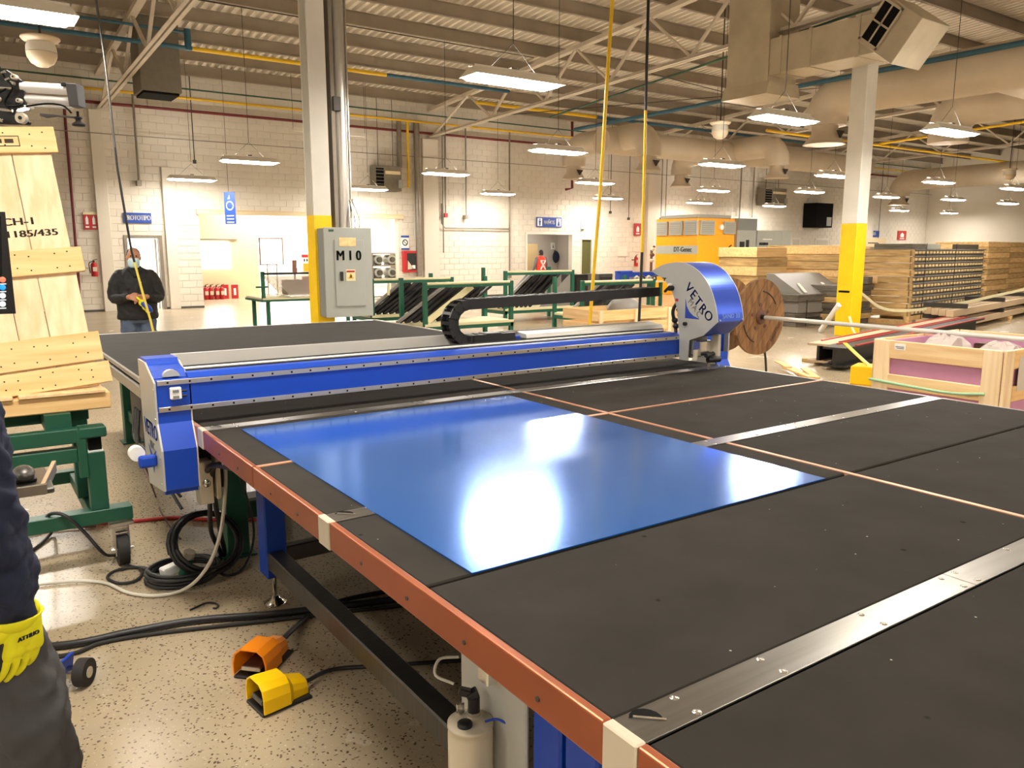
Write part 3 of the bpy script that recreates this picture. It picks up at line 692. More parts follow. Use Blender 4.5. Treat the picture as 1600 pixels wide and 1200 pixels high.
mb = MB(); mb.box(2.5, 2.72, 3.895, 3.995, 1.15, 1.19); mb.prism([(2.5, 1.19), (2.72, 1.19), (2.62, 1.215), (2.52, 1.215)], 'y', 3.9, 3.99); mb.build('chain_foot', 'black_plastic', dc, .006)
box('foot_clamp', 'ink_blue', dc, 2.72, 2.77, 3.905, 3.985, 1.15, 1.19, .006)
# ================================================================ ceiling fittings
LZ = 3.62
LAMPS = [((802, 128), 'nearest hanging fluorescent light left of the yellow hose, large and bright'),
 ((1225, 187), 'hanging fluorescent light just below the square duct riser'),
 ((1485, 207), 'hanging fluorescent light below the big round duct, right of the yellow column'),
 ((390, 253), 'hanging fluorescent light above the sliding-door track, left of the M10 column'),
 ((300, 281), 'hanging fluorescent light above the wall between the blue sign and the wide opening'),
 ((872, 237), 'hanging fluorescent light left of the yellow hose, below the ceiling duct bend'),
 ((697, 272), 'hanging fluorescent light in front of the wall pilaster beside the unit heater'),
 ((575, 296), 'hanging fluorescent light half in front of the brown unit heater'),
 ((778, 303), 'small hanging fluorescent light over the blank wall left of the washroom sign'),
 ((930, 286), 'hanging fluorescent light crossed by the yellow hose, the higher of two'),
 ((950, 310), 'hanging fluorescent light right of the yellow hose, the lower of two'),
 ((1128, 258), 'hanging fluorescent light directly under the ceiling dome near the round ducts'),
 ((1115, 298), 'hanging fluorescent light above the yellow cabinet, the upper of two'),
 ((1093, 317), 'hanging fluorescent light closest above the yellow cabinet'),
 ((1210, 322), 'hanging fluorescent light under the small unit heater near the grey cabinets'),
 ((1265, 300), 'hanging fluorescent light above the black wall speaker'),
 ((1303, 275), 'hanging fluorescent light partly behind the white part of the column'),
 ((1467, 285), 'hanging fluorescent light under the horizontal round duct at far right'),
 ((1385, 308), 'hanging fluorescent light just right of the column, the upper of two'),
 ((1405, 329), 'hanging fluorescent light above the red sign right of the column'),
 ((1490, 312), 'hanging fluorescent light before the end wall, the brighter of two close together'),
 ((1483, 333), 'lowest hanging fluorescent light before the end wall'),
 ((1575, 318), 'hanging fluorescent light at the right edge, the lower of two'),
 ((1585, 295), 'hanging fluorescent light at the right edge, the upper of two')]
def make_lamp(label, loc):
    t = thing('hanging_light', label, 'light', (0, 0, LZ), 0, 'hanging fluorescent lights')
    mb = MB(); L2, W2 = .62, .19
    top = [(-L2+.05, -.07, LZ+.1), (L2-.05, -.07, LZ+.1), (L2-.05, .07, LZ+.1), (-L2+.05, .07, LZ+.1)]
    bot = [(-L2, -W2, LZ), (L2, -W2, LZ), (L2, W2, LZ), (-L2, W2, LZ)]
    mb.add(bot+top, [(4, 5, 6, 7), (0, 1, 5, 4), (1, 2, 6, 5), (2, 3, 7, 6), (3, 0, 4, 7)]); mb.build('reflector', 'lamp_white', t, fix=False)
    mb = MB(); d = .012
    mb.add([(-L2+.02, -W2+.015, LZ+.004), (L2-.02, -W2+.015, LZ+.004), (L2-.02, W2-.015, LZ+.004), (-L2+.02, W2-.015, LZ+.004),
            (-L2+.08, -W2+.05, LZ-.03), (L2-.08, -W2+.05, LZ-.03), (L2-.08, W2-.05, LZ-.03), (-L2+.08, W2-.05, LZ-.03)],
           [(4, 5, 6, 7), (0, 1, 5, 4), (1, 2, 6, 5), (2, 3, 7, 6), (3, 0, 4, 7)]); mb.build('diffuser', 'tube_glow', t)
    MB().box(-.05, .05, -.04, .04, LZ+.1, LZ+.15).build('junction_box', 'thin_dark', t)
    for s in (-1, 1): MB().cyl((s*.35, 0, LZ+.1), (0, 0, LZ+.42), .004, 5).build('suspension_wire', 'thin_dark', t)
    for s in (-1, 1):
        MB().box(-.5, .5, s*.025-.018, s*.025+.018, LZ+.099, LZ+.1015).build('ceiling_fill_strip', 'ceiling_fill_glow', t)  # glowing strips added on the lamp tops to brighten ceiling and upper walls
        MB().box(-.57, .57, s*.066-.004, s*.066+.004, LZ+.1, LZ+.122).build('fill_strip_lip', 'lamp_white', t)  # added lips that screen the fill strips from below
    return t
def rod(t, x, y): MB().cyl((x, y, LZ+.42), (x, y, zt(y)+.31), .006, 5).build('drop_rod', 'thin_dark', t)
lp = make_lamp('very large overexposed fluorescent light cut off by the top left corner', None)
lp0 = lp
for (px, py), lab in LAMPS:
    q = az(px, py, LZ)
    if q.y > 23.3: q = aY(px, py, 23.3)
    c = copy_tree(lp0); c['label'] = lab; place(c, (q.x, q.y, q.z)); rod(c, q.x, q.y)
rod_first = True
for X in (-4.7, 5.55, 10.5, 15.6):
    for Y in (2.8, -2.4, -7.6):
        c = copy_tree(lp); c['label'] = 'fluorescent light of the rows hanging outside the photograph'; place(c, (X, Y, LZ)); rod(c, X, Y)
for X, Y in ((.43, 2.8), (.43, 13.2), (.43, -2.4), (-4.7, 8), (-4.7, 13.2), (-9.8, 8), (-9.8, 2.8), (20.7, 2.8), (25.8, 2.8), (20.5, 8)):
    c = copy_tree(lp); c['label'] = 'fluorescent light of the rows hanging outside the photograph'; place(c, (X, Y, LZ)); rod(c, X, Y)
place(lp, (.43, 8.05, LZ)); rod(lp, .43, 8.05)
# ---------------------------------------------------------------- pipes
def pipe(name, label, segs, r, parent_cat='pipe', n=8):
    """segs: list of (material, [points])"""
    if len(segs) == 1: return MB().tube(segs[0][1], r, n).build(name, segs[0][0], None, label=label, cat=parent_cat)
    t = thing(name, label, parent_cat, segs[0][1][0])
    for m, pts in segs: MB().tube(pts, r, n).build('pipe_length', m, t)
    return t
pipe('gas_pipe', 'long yellow pipe high along the block wall', [('pipe_yellow', [(-3, 24.35, 5.88), (46, 24.35, 5.88)])], .035)
pipe('water_pipe', 'thin dark green pipe above the yellow wall pipe', [('pipe_green', [(-3, 24.3, 6.12), (46, 24.3, 6.12)])], .022)
pipe('sprinkler_main', 'dark red pipe on the block wall below the yellow pipe', [('pipe_red', [(-3, 24.6, 5.58), (46, 24.6, 5.58)])], .04)
pipe('cable_line', 'thin pale cable stretched along the wall below the red pipe', [('pipe_gray', [(-3, 24.55, 4.78), (46, 24.55, 4.78)])], .012, 'cable')
q = az(300, 76, 6.15); q0 = az(130, 50, 6.15); q2 = az(606, 116, 6.15); q3 = az(730, 132, 6.15)
hp = pipe('air_main', 'high pipe painted blue-green and yellow crossing left of the hall', [('pipe_blue', [(-8, q.y, 6.15), (q.x, q.y, 6.15)]), ('pipe_yellow', [(q.x, q.y, 6.15), (q2.x, q.y, 6.15)]), ('pipe_blue', [(q2.x, q.y, 6.15), (q3.x+1.5, q.y, 6.15)])], .05)
MB().cyl((q.x-.08, q.y, 6.1), (q.x-.08, q.y, 6.55), .075, 10).build('tee_fitting', 'pipe_blue', hp)
MB().tube([(-8, q.y, 6.48), (q.x-.08, q.y, 6.48)], .03, 8).build('upper_branch', 'pipe_blue', hp)
a = az(1204, 143, 5.75); 
pipe('air_main', 'blue pipe running toward the viewer past the round duct at top right', [('pipe_blue', [(a.x, 22, 5.75), (a.x, -6, 5.75)])], .06)
a = az(1060, 175, 5.9); b_ = az(880, 170, 5.9)
pipe('air_main', 'blue-green pipe crossing behind the two right-hand hoses', [('pipe_yellow', [(13, 20.6, 5.95), (17.6, 20.6, 5.95)]), ('pipe_blue', [(17.6, 20.6, 5.95), (30, 20.6, 5.95)])], .05)
pipe('gas_pipe', 'yellow pipe crossing the hall right of the column', [('pipe_yellow', [(22, 17.3, 5.5), (45.8, 17.3, 5.5)])], .045)
pipe('gas_pipe', 'yellow pipe running toward the viewer at the top right corner', [('pipe_yellow', [(28.5, 17.3, 5.55), (28.5, 2, 6.1)])], .045)
pipe('water_pipe', 'dark green pipe sloping across in front of the truss near the square duct', [('pipe_green', [(16, 21, 5.85), (14.2, 9, 6.05)])], .03)
# red standpipe with drop near the left crate
pipe('sprinkler_riser', 'thin red riser pipe on the wall behind the crate lid', [('pipe_red', [aY(100, 165, 24.6), aY(114, 330, 24.6), aY(123, 440, 24.6), aY(124, 460, 24.6)])], .035)
pipe('sprinkler_riser', 'tall dark red riser pipe left of the wall pilaster by the hose cabinet', [('pipe_red', [(13.12, 24.55, 5.58), (13.12, 24.55, 1.55), (12.95, 24.55, 1.5)])], .035)
pipe('gas_drop', 'yellow gas drop pipe behind the unit heater', [('pipe_yellow', [(12.75, 24.5, 5.88), (12.75, 24.5, 4.3), (12.75, 24.5, 3.75)])], .045)
pipe('drain_pipe', 'red angled drop pipe below the left duct outlet', [('pipe_red', [aY(894, 190, 24.4), aY(894, 294, 24.4), aY(884, 296, 24.4)])], .05)
# tall grey conduits on the wall
k = 0
for px, y0, y1 in ((650, 170, 432), (690, 165, 395), (694, 165, 335), (727, 165, 338), (622, 150, 262), (208, 160, 284), (796, 160, 430), (1160, 240, 350), (1180, 240, 340), (875, 0, 0)):
    if not y1: continue
    a = aY(px, y0, 24.55); z1 = aY(px, y1, 24.55).z
    labs = ['thick grey pipe on the pilaster beside the hose cabinet', 'slim conduit right of the wall pilaster', 'slim conduit ending in a red box on the wall', 'slim conduit ending in a small grey box on the wall', 'grey vent pipe above the unit heater', 'slim conduit on the wall left of the hose crossing', 'long conduit down the wall left of the washroom door', 'first conduit on the wall over the grey cabinets', 'second conduit on the wall over the grey cabinets']
    rr = (.1, .025, .03, .025, .08, .03, .03, .035, .035)[k]
    t = thing('wall_conduit', labs[k], 'conduit', (a.x, 24.55, z1))
    MB().cyl((a.x, 24.55, z1), (a.x, 24.55, 5.9), rr, 10).build('conduit', 'pipe_gray', t)
    if k in (2, 3, 5, 6): MB().box(a.x-.06, a.x+.06, 24.5, 24.69, z1-.1, z1+.04).build('outlet_box', 'red_paint' if k == 2 else 'pipe_gray', t)
    k += 1
a = aY(690, 318, 24.6); b_ = aY(692, 356, 24.6); c_ = aY(796, 362, 24.6)
pipe('bent_conduit', 'conduit bending down and across the blank wall right of the pilaster', [('pipe_gray', [a, (a.x, 24.6, b_.z+.15), (a.x+.12, 24.6, b_.z), (c_.x, 24.6, b_.z)])], .025, 'conduit')
k = 0
for px, y0, y1, lab in ((297, 165, 250, 'over the wide opening'), (475, 150, 250, 'just left of the M10 column'), (953, 230, 330, 'crossed by the yellow hose'), (982, 240, 340, 'between the two right-hand hoses'), (1033, 240, 340, 'above the left end of the yellow cabinet'), (1040, 240, 360, 'above the yellow cabinet'), (1377, 270, 380, 'right of the column above the wood stacks')):
    a = aY(px, y0, 24.5); z1 = aY(px, y1, 24.5).z
    t = thing('cord_drop', 'thin hanging cord drop '+lab, 'cord', (a.x, 24.4, z1))
    MB().cyl((a.x, 24.4, z1), (a.x, 24.4, 7.13), .014, 5).build('cord', 'thin_dark', t)
    MB().box(a.x-.04, a.x+.04, 24.36, 24.44, z1-.1, z1).build('plug', 'thin_dark', t); k += 1
# ---------------------------------------------------------------- ducts
def bend(pts, k=6): return spline(pts, k)
def outlet(t, p, r, face=Vector((0, -1, 0))):
    o = MB(); o.lathe([(r*.8, .55), (r*.8, .25), (r*1.25, .02), (r*1.3, 0), (r*1.2, 0), (r*.7, .25)], p, 16); o.build('outlet_boot', 'duct_skin', t)
    MB().prism([(-.14, .3), (.14, .3), (0, .12)], 'y', -.02, .02).build('tag', 'thin_dark', t).location = (p[0], p[1]-r*1.1, p[2])
def round_duct(label, lines, r, outlets, n=20):
    t = thing('round_duct', label, 'duct', lines[0][0])
    for pts in lines:
        MB().tube(pts, r, n).build('duct_run', 'duct_skin', t)
        L_ = sum((Vector(b2)-Vector(a)).length for a, b2 in zip(pts, pts[1:]))
    for p in outlets: outlet(t, p, r*.8)
    return t
def elbow_run(xf, yf, yn, z, drop, r, fall=True):
    """duct along Y with a down elbow at each end"""
    a = []
    a += [(xf, yf, z-drop)]+[(xf, yf-r*1.2*(1-math.cos(t)), z-r*1.2*(1-math.sin(t))) for t in [PI/2*k/5 for k in range(6)]]
    if fall: a += [(xf, yn+r*1.2*(1-math.cos(t)), z-r*1.2*(1-math.sin(t))) for t in [PI/2*k/5 for k in range(5, -1, -1)]]+[(xf, yn, z-drop)]
    else: a += [(xf, yn, z)]
    return a
Z = 5.35
A1 = az(905, 232, Z); A2 = az(1032, 200, Z); D1 = az(1068, 250, Z-.1); D2 = az(1212, 226, Z)
xa_ = (A1.x+A2.x)/2; xb_ = (D1.x+D2.x)/2
round_duct('long cream round duct with downward elbows crossing the middle of the hall', [[(xa_-.8, 20.6, Z-.12), (33, 20.6, Z-.12)], elbow_run(xa_, 23, 19.2, Z, .7, .45), elbow_run(xb_, 23.2, 18.6, Z, .7, .45)], .41, [(xa_, 23, Z-1.15), (xa_, 19.2, Z-1.15), (xb_, 23.2, Z-1.15), (xb_, 18.6, Z-1.15)])
E1 = az(1380, 140, 5.4)
E2 = az(1485, 175, 5.3)
round_duct('big cream round ducts joined together at top right, one with an elbow', [elbow_run(E1.x, 12.6, 2.0, 5.45, .7, .5, False), elbow_run(E2.x, E2.y, 3.0, 5.4, .9, .45, False), [(E1.x+.3, 8.6, 5.5), (E2.x+5, 8.6, 5.4)]], .5, [(E1.x, 12.6, 4.3)])
E3 = az(1405, 290, 5.1); E4 = az(1548, 262, 5.1)
round_duct('far cream round duct with elbows before the end wall', [elbow_run((E3.x+E4.x)/2-1, 22, 15.5, 5.0, .75, .5), [((E3.x+E4.x)/2-1, 16.2, 5.0), (45.8, 16.2, 4.9)]], .48, [((E3.x+E4.x)/2-1, 22, 3.85)])
# square sheet-metal duct with angled diffuser
X0, X1 = 13.35, 14.15
rv = thing('square_duct', 'large square sheet-metal duct with riser and slanted grille at top right', 'duct', (13.7, 11, 4.8))
zt1 = aX(1185, 20, X0).z; zb1 = aX(1300, 88, X0).z
Yr1, Yr0 = aX(1136, 100, X0).y, aX(1200, 100, X0).y
Yh = aX(1365, 50, X0).y
box('riser', 'duct_metal', rv, X0, X1+.1, Yr0, Yr1, 4.78, 7.6, .01)
MB().prism([(X0-.08, 4.7), (X1+.18, 4.7), (X1+.1, 4.95), (X0, 4.95)], 'y', Yr0-.05, Yr1+.05).build('riser_foot', 'duct_metal', rv)
ZB, ZT = 5.05, 5.72
box('cross_duct', 'duct_metal', rv, X0+.03, X1, Yh, Yr0, ZB, ZT, .01)
for y in (Yr0-.25, Yr0-.9, Yh+.3): MB().box(X0+.015, X1+.015, y-.03, y+.03, ZB-.015, ZT+.015).build('flange', 'duct_metal', rv)
mb = MB(); mb.X = Matrix.Translation((13.75, Yh-.3, 5.36)) @ Matrix.Rotation(math.radians(38), 4, 'X'); mb.box(-.44, .44, -.42, .42, -.4, .4); hb = mb.build('grille_head', 'duct_metal', rv, .01)
mb = MB(); mb.X = Matrix.Translation((13.75, Yh-.3, 5.36)) @ Matrix.Rotation(math.radians(38), 4, 'X'); mb.box(-.46, -.44, -.02, .38, -.34, .34); mb.build('grille_opening', 'black_matte', hb)
mb = MB(); mb.X = Matrix.Translation((13.75, Yh-.3, 5.36)) @ Matrix.Rotation(math.radians(38), 4, 'X')
mb.box(-.47, -.455, -.02, .38, -.015, .015); mb.box(-.47, -.455, .165, .195, -.34, .34)
for a, b2, c, d in ((-.04, .4, .32, .36), (-.04, .4, -.36, -.32), (-.04, 0, -.36, .36), (.36, .4, -.36, .36)): mb.box(-.475, -.455, a, b2, c, d)
mb.build('grille_frame', 'duct_metal', hb)
# dark box duct at upper left
a = az(215, 148, 5.25); b_ = az(278, 148, 5.25)
bd = thing('box_duct', 'dark square box duct hanging from the roof at upper left', 'duct', ((a.x+b_.x)/2, a.y, 5.25))
box('shell', 'dark_duct', bd, a.x-.05, b_.x+.05, b_.y-.2, b_.y+.75, 5.25, 7.3, .01)
MB().box(a.x, b_.x, b_.y-.15, b_.y+.7, 5.2, 5.26).build('opening', 'black_matte', bd)
# domes
def dome(label, px, py, D, R):
    c = aD(px, py, D); t = thing('ceiling_dome', label, 'dome lamp', (c.x, c.y, c.z))
    MB().lathe([(0, .28*R), (1.0*R, .3*R), (1.02*R, .22*R), (.86*R, .05*R), (.6*R, .0)], (c.x, c.y, c.z+R*.55), 24).build('flange', 'lens_cream', t)
    MB().lathe([(.62*R, .7*R), (.78*R, .35*R), (.8*R, .02*R)], (c.x, c.y, c.z), 24).build('housing', 'lamp_white', t)
    MB().lathe([(.8*R, .0), (.78*R, -.2*R), (.6*R, -.55*R), (.3*R, -.74*R), (0, -.78*R)], (c.x, c.y, c.z), 24).build('bowl', 'lens_cream', t)
    MB().cyl((c.x, c.y, c.z+R*.6), (c.x, c.y, 7.4), .015, 6).build('stem', 'thin_dark', t)
dome('cream dome fitting hanging at upper left under the big light', 65, 83, 11.5, .24)
dome('cream dome fitting hanging above the light near the round ducts', 1125, 205, 20, .25)
dome('small cream dome fitting hanging near the end wall at far right', 1577, 273, 30, .25)
# unit heaters
def heater(label, px0, px1, py0, py1, Y):
    a = aY(px0, py0, Y); b2 = aY(px1, py1, Y)
    t = thing('unit_heater', label, 'heater', ((a.x+b2.x)/2, Y, b2.z))
    box('casing', 'dark_duct', t, a.x, b2.x, Y, Y+.5, b2.z, a.z, .01)
    w_ = (b2.x-a.x)*.28; h_ = a.z-b2.z
    MB().box(a.x-.02, a.x+w_, Y-.02, Y, b2.z+.05, a.z-.08).build('grille', 'black_matte', t)
    for k in range(6): MB().box(a.x-.03, a.x+w_, Y-.035, Y-.02, b2.z+.08+k*h_*.14, b2.z+.1+k*h_*.14).build('louvre', 'dark_duct', t)
    MB().box(a.x+w_*1.25, b2.x-.05, Y-.02, Y, a.z-h_*.33, a.z-h_*.2).build('label_plate', 'cream_wall', t)
    MB().box(b2.x-.14, b2.x+.02, Y-.07, Y, b2.z+.1, b2.z+h_*.45).build('gas_valve', 'cab_gray', t)
    for s in (.2, .8): MB().cyl((a.x+(b2.x-a.x)*s, Y+.25, a.z), (a.x+(b2.x-a.x)*s, Y+.25, 7.2), .01, 5).build('hanger_rod', 'thin_dark', t)
heater('brown unit heater hung high on the wall beside the pilaster', 588, 628, 258, 299, 24.1)
heater('brown unit heater hung high above the grey cabinets', 1197, 1228, 293, 322, 24.1)
# horizontal tube light off, high on the wall behind the column
a = aY(458, 200, 23.5); b_ = aY(570, 208, 23.5)
tl = thing('unlit_batten', 'unlit tube batten hanging high behind the M10 column', 'light', (a.x, 23.5, a.z))
box('body', 'lamp_white', tl, a.x, b_.x, 23.45, 23.6, a.z-.08, a.z+.02)
for s in (0, 1): MB().cyl((a.x+s*(b_.x-a.x), 23.5, a.z), (a.x+s*(b_.x-a.x), 23.5, 7.15), .006, 5).build('suspension_wire', 'thin_dark', tl)
# hanging hoses
def hose(label, pts, segs, r):
    t = thing('hanging_hose', label, 'hose', pts[-1]); P = [Vector(p) for p in pts]
    def at(u):
        n = len(P)-1; i = min(int(u*n), n-1); f = u*n-i; return P[i].lerp(P[i+1], f)
    for u0, u1, m in segs:
        MB().tube([at(u0+(u1-u0)*k/6) for k in range(7)], r, 8).build('hose_length', m, t)
Yh1 = 8.5; p = [aY(x, y, Yh1) for x, y in ((150, 0), (166, 110), (183, 260), (205, 390), (224, 462), (241, 520))]
top = p[0]+(p[0]-p[1]).normalized()*3.0; ground = V(p[-1].x+.08, Yh1, 0)
hose('thin hose hanging in front of the man in black, dark above and yellow below', [top]+p+[ground], [(0, .4, 'dark_steel'), (.4, .61, 'black_plastic'), (.61, 1, 'hose_pale')], .011)
p = [aY(x, y, 7) for x, y in ((957, 0), (947, 150), (938, 300), (928, 420), (921, 512))]
top = p[0]+(p[0]-p[1]).normalized()*2.2; hose('yellow hanging hose crossing in front of the racks', [top]+p+[V(p[-1].x-.1, 7, 0)], [(0, 1, 'pipe_yellow')], .02)
p = [aY(x, y, 7) for x, y in ((1013, 0), (1010, 120), (1007, 250), (1003, 400), (998, 512))]
top = p[0]+(p[0]-p[1]).normalized()*2.2; hose('black hanging hose with a yellow middle length, left of the yellow cabinet', [top]+p+[V(p[-1].x-.05, 7, 0)], [(0, .4, 'black_plastic'), (.4, .66, 'pipe_yellow'), (.66, 1, 'black_plastic')], .017)
# ================================================================ things along the back wall
RX = Vector((1, 0, 0)); UZ = Vector((0, 0, 1)); WF = WY-.03
def wall_sign(name, label, cat, px0, py0, px1, py1, m, Y=WF, th=.02):
    a = aY(px0, py0, Y); b2 = aY(px1, py1, Y); z0, z1 = b2.z, a.z
    t = thing(name, label, cat, ((a.x+b2.x)/2, Y, z0)); box('board', m, t, a.x, b2.x, Y-th, Y+.02, z0, z1, .003)
    return t, a.x, b2.x, z0, z1, Y-th
t, x0, x1, z0, z1, y = wall_sign('wall_sign', 'blue sign reading PROTOTIPO over the open door', 'sign', 192, 332, 237, 349, 'sign_blue')
text('lettering', 'PROTOTIPO', .2, ((x0+x1)/2+.01, y-.002, (z0+z1)/2), RX, UZ, 'sign_white', t, .6, .007)
t, x0, x1, z0, z1, y = wall_sign('wall_sign', 'blue sign reading BAÑOS with two pictograms over the washroom doorway', 'sign', 838, 339, 877, 355.5, 'sign_blue')
text('lettering', 'BAÑOS', .2, ((x0+x1)/2, y-.002, (z0+z1)/2-.01), RX, UZ, 'sign_white', t, .78, .008)
for s in (0, 1):
    xa = x0+.04 if s == 0 else x1-.26
    pp = box('pictogram', 'sign_white', t, xa, xa+.22, y-.004, y, z0+.04, z1-.04)
    MB().lathe([(.03, 0), (0, .001)], (xa+.11, y-.005, z1-.09), 10, 0, Vector((0, -1, 0))).build('head', 'sign_blue', pp)
    MB().prism([(xa+.06, z1-.13), (xa+.16, z1-.13), (xa+.13, z0+.06), (xa+.09, z0+.06)] if s == 0 else [(xa+.09, z1-.13), (xa+.13, z1-.13), (xa+.17, z0+.06), (xa+.05, z0+.06)], 'y', y-.007, y-.004).build('figure', 'sign_blue', pp)
t, x0, x1, z0, z1, y = wall_sign('wall_sign', 'blue sign reading CAFETERIA right of the yellow column', 'sign', 1346.5, 360, 1373, 370.5, 'sign_blue')
text('lettering', 'CAFETERIA', .25, ((x0+x1)/2, y-.002, (z0+z1)/2), RX, UZ, 'sign_white', t, .8, .01)
# projecting vertical sign
a = aY(356, 300, 23.6); b_ = aY(356, 350, 23.6)
t = thing('hanging_sign', 'narrow blue vertical sign hanging before the wide opening', 'sign', (a.x, 23.6, b_.z))
MB().prism([(a.x-.09, 23.7), (a.x+.13, 23.4), (a.x+.14, 23.42), (a.x-.08, 23.72)], 'z', b_.z, a.z).build('board', 'sign_blue', t)
R_ = Vector((.22, -.3, 0)).normalized(); Np = R_.cross(UZ); cpt = V(a.x+.02, 23.55, 0)+Np*.004
def dec(nm, z, r, m):
    MB().lathe([(r, 0), (r*.0, .002)], V(cpt.x, cpt.y, z), 16, 0, Np).build(nm, m, t)
dec('ring', a.z-.38, .13, 'sign_white'); MB().lathe([(.1, 0), (0, .003)], V(cpt.x, cpt.y, a.z-.38)+Np*.002, 16, 0, Np).build('ring_centre', 'sign_blue', t)
for k in range(3): MB().bar(V(cpt.x, cpt.y, a.z-.66-.09*k)-R_*.12, V(cpt.x, cpt.y, a.z-.66-.09*k)+R_*.12, .004, .03, 0, UZ).build('text_line', 'sign_white', t)
MB().prism([(-.05, 0), (.05, 0), (0, .12)], 'y', -.002, .002).build('arrow', 'sign_white', t).location = (cpt.x+Np.x*.004, cpt.y+Np.y*.004, a.z-.2)
MB().cyl((a.x, 23.55, a.z), (a.x, 23.55, 7.2), .006, 5).build('suspension_wire', 'thin_dark', t)
# red fire signs and extinguishers
def fire_sign(label, px0, py0, px1, py1, double=False):
    t, x0, x1, z0, z1, y = wall_sign('fire_sign', label, 'sign', px0, py0, px1, py1, 'red_paint')
    n = 2 if double else 1
    for k in range(n):
        c = x0+(x1-x0)*(k+.5)/n; w_ = (x1-x0)/n*.2; h = z1-z0
        MB().prism([(c-w_, z0+h*.3), (c+w_, z0+h*.3), (c+w_, z0+h*.62), (c, z0+h*.8), (c-w_, z0+h*.62)], 'y', y-.006, y).build('extinguisher_symbol', 'sign_white', t)
        MB().box(c-w_*1.3, c+w_*1.3, y-.006, y, z0+h*.1, z0+h*.2).build('arrow', 'sign_white', t)
    if double: MB().box(x0, x1, y-.006, y, z1-(z1-z0)*.15, z1).build('header', 'pale_rail', t)
fire_sign('double red fire extinguisher sign left of the PROTOTIPO sign', 129, 331, 153, 359, True)
fire_sign('red fire sign on the wall pilaster near the black hose', 991, 349, 1001, 368)
fire_sign('red fire sign right of the yellow column above the wood stacks', 1403, 360.5, 1415, 375)
def extinguisher(label, px, py0, py1, Y=WY-.34, r=.085, floor_=False):
    a = aY(px, py0, Y); z0 = 0 if floor_ else aY(px, py1, Y).z; h = (a.z-z0)
    t = thing('fire_extinguisher', label, 'extinguisher', (a.x, Y, z0))
    MB().lathe([(0, z0), (r*.9, z0), (r, z0+.02), (r, z0+h*.66), (r*.7, z0+h*.78), (r*.3, z0+h*.84), (0, z0+h*.84)], (a.x, Y, 0), 14).build('cylinder', 'red_paint', t)
    MB().cyl((a.x, Y, z0+h*.84), (a.x, Y, z0+h*.92), r*.3, 8).build('valve', 'black_plastic', t)
    MB().bar((a.x-.02, Y, z0+h*.94), (a.x+.09, Y, z0+h), .03, .015).build('handle', 'black_plastic', t)
    MB().tube(spline([(a.x-.03, Y-.03, z0+h*.88), (a.x-r-.04, Y-.05, z0+h*.75), (a.x-r-.02, Y-.06, z0+h*.2)], 5), .012, 6).build('hose', 'black_plastic', t)
    MB().box(a.x-r*.5, a.x+r*.7, Y-r-.004, Y-r*.7, z0+h*.3, z0+h*.55).build('label_plate', 'clip_cream', t)
    if not floor_: MB().box(a.x-.05, a.x+.05, Y+r*.8, WY-.125, z0+h*.5, z0+h*.6).build('wall_bracket', 'dark_steel', t)
extinguisher('red fire extinguisher hung on the wall left of the man in black', 146, 405, 432)
extinguisher('red fire extinguisher low on the pilaster behind the black hose', 994, 398, 416)
# hose cabinet and posters
t, x0, x1, z0, z1, y = wall_sign('hose_cabinet', 'red fire hose cabinet with glass front on the wall', 'cabinet', 628, 392, 652, 425, 'red_paint', WF, .14)
box('window', 'black_plastic', t, x0+.12, x1-.1, y-.006, y+.01, z0+.08, z1-.08)
MB().prism([(x0+.13, z0+.09), (x0+.36, z0+.12), (x0+.14, z0+.4)], 'y', y-.012, y-.006).build('hose_reel', 'clip_cream', t)
MB().box(x0+.3, x0+.42, y-.012, y-.006, z0+.12, z0+.24).build('tag', 'sign_white', t)
t, x0, x1, z0, z1, y = wall_sign('wall_poster', 'white and blue notice with round symbol above the hose cabinet', 'poster', 626, 368, 639, 390, 'sign_white')
box('header', 'sign_blue', t, x0, x1, y-.004, y, z1-.07, z1); box('footer', 'sign_blue', t, x0, x1, y-.004, y, z0, z0+.05)
MB().lathe([(.11, 0), (.1, .004), (.075, .004), (.075, 0)], ((x0+x1)/2, y, (z0+z1)/2), 18, 0, Vector((0, -1, 0))).build('ring', 'ink_black', t)
MB().bar(((x0+x1)/2-.06, y-.004, (z0+z1)/2+.06), ((x0+x1)/2+.06, y-.004, (z0+z1)/2-.06), .004, .02).build('slash', 'ink_black', t)
t, x0, x1, z0, z1, y = wall_sign('wall_poster', 'faint white and red notice right of the hose cabinet', 'poster', 665, 386, 672, 398, 'sign_white')
box('footer', 'hose_red', t, x0+.03, x1-.03, y-.004, y, z0+.05, z0+.12); box('header', 'hose_red', t, x0+.03, x1-.03, y-.004, y, z1-.09, z1-.04)
t, x0, x1, z0, z1, y = wall_sign('wall_sheet', 'plain grey sheet on the wall right of the washroom door', 'notice', 966, 385, 979, 400, 'lamp_white')
t, x0, x1, z0, z1, y = wall_sign('door_plate', 'narrow green-edged plate on the wall right of the washroom sign', 'sign', 908, 342, 912, 360, 'lamp_white')
box('edge', 'pipe_green', t, x0, x1, y-.004, y, z0, z0+.06)
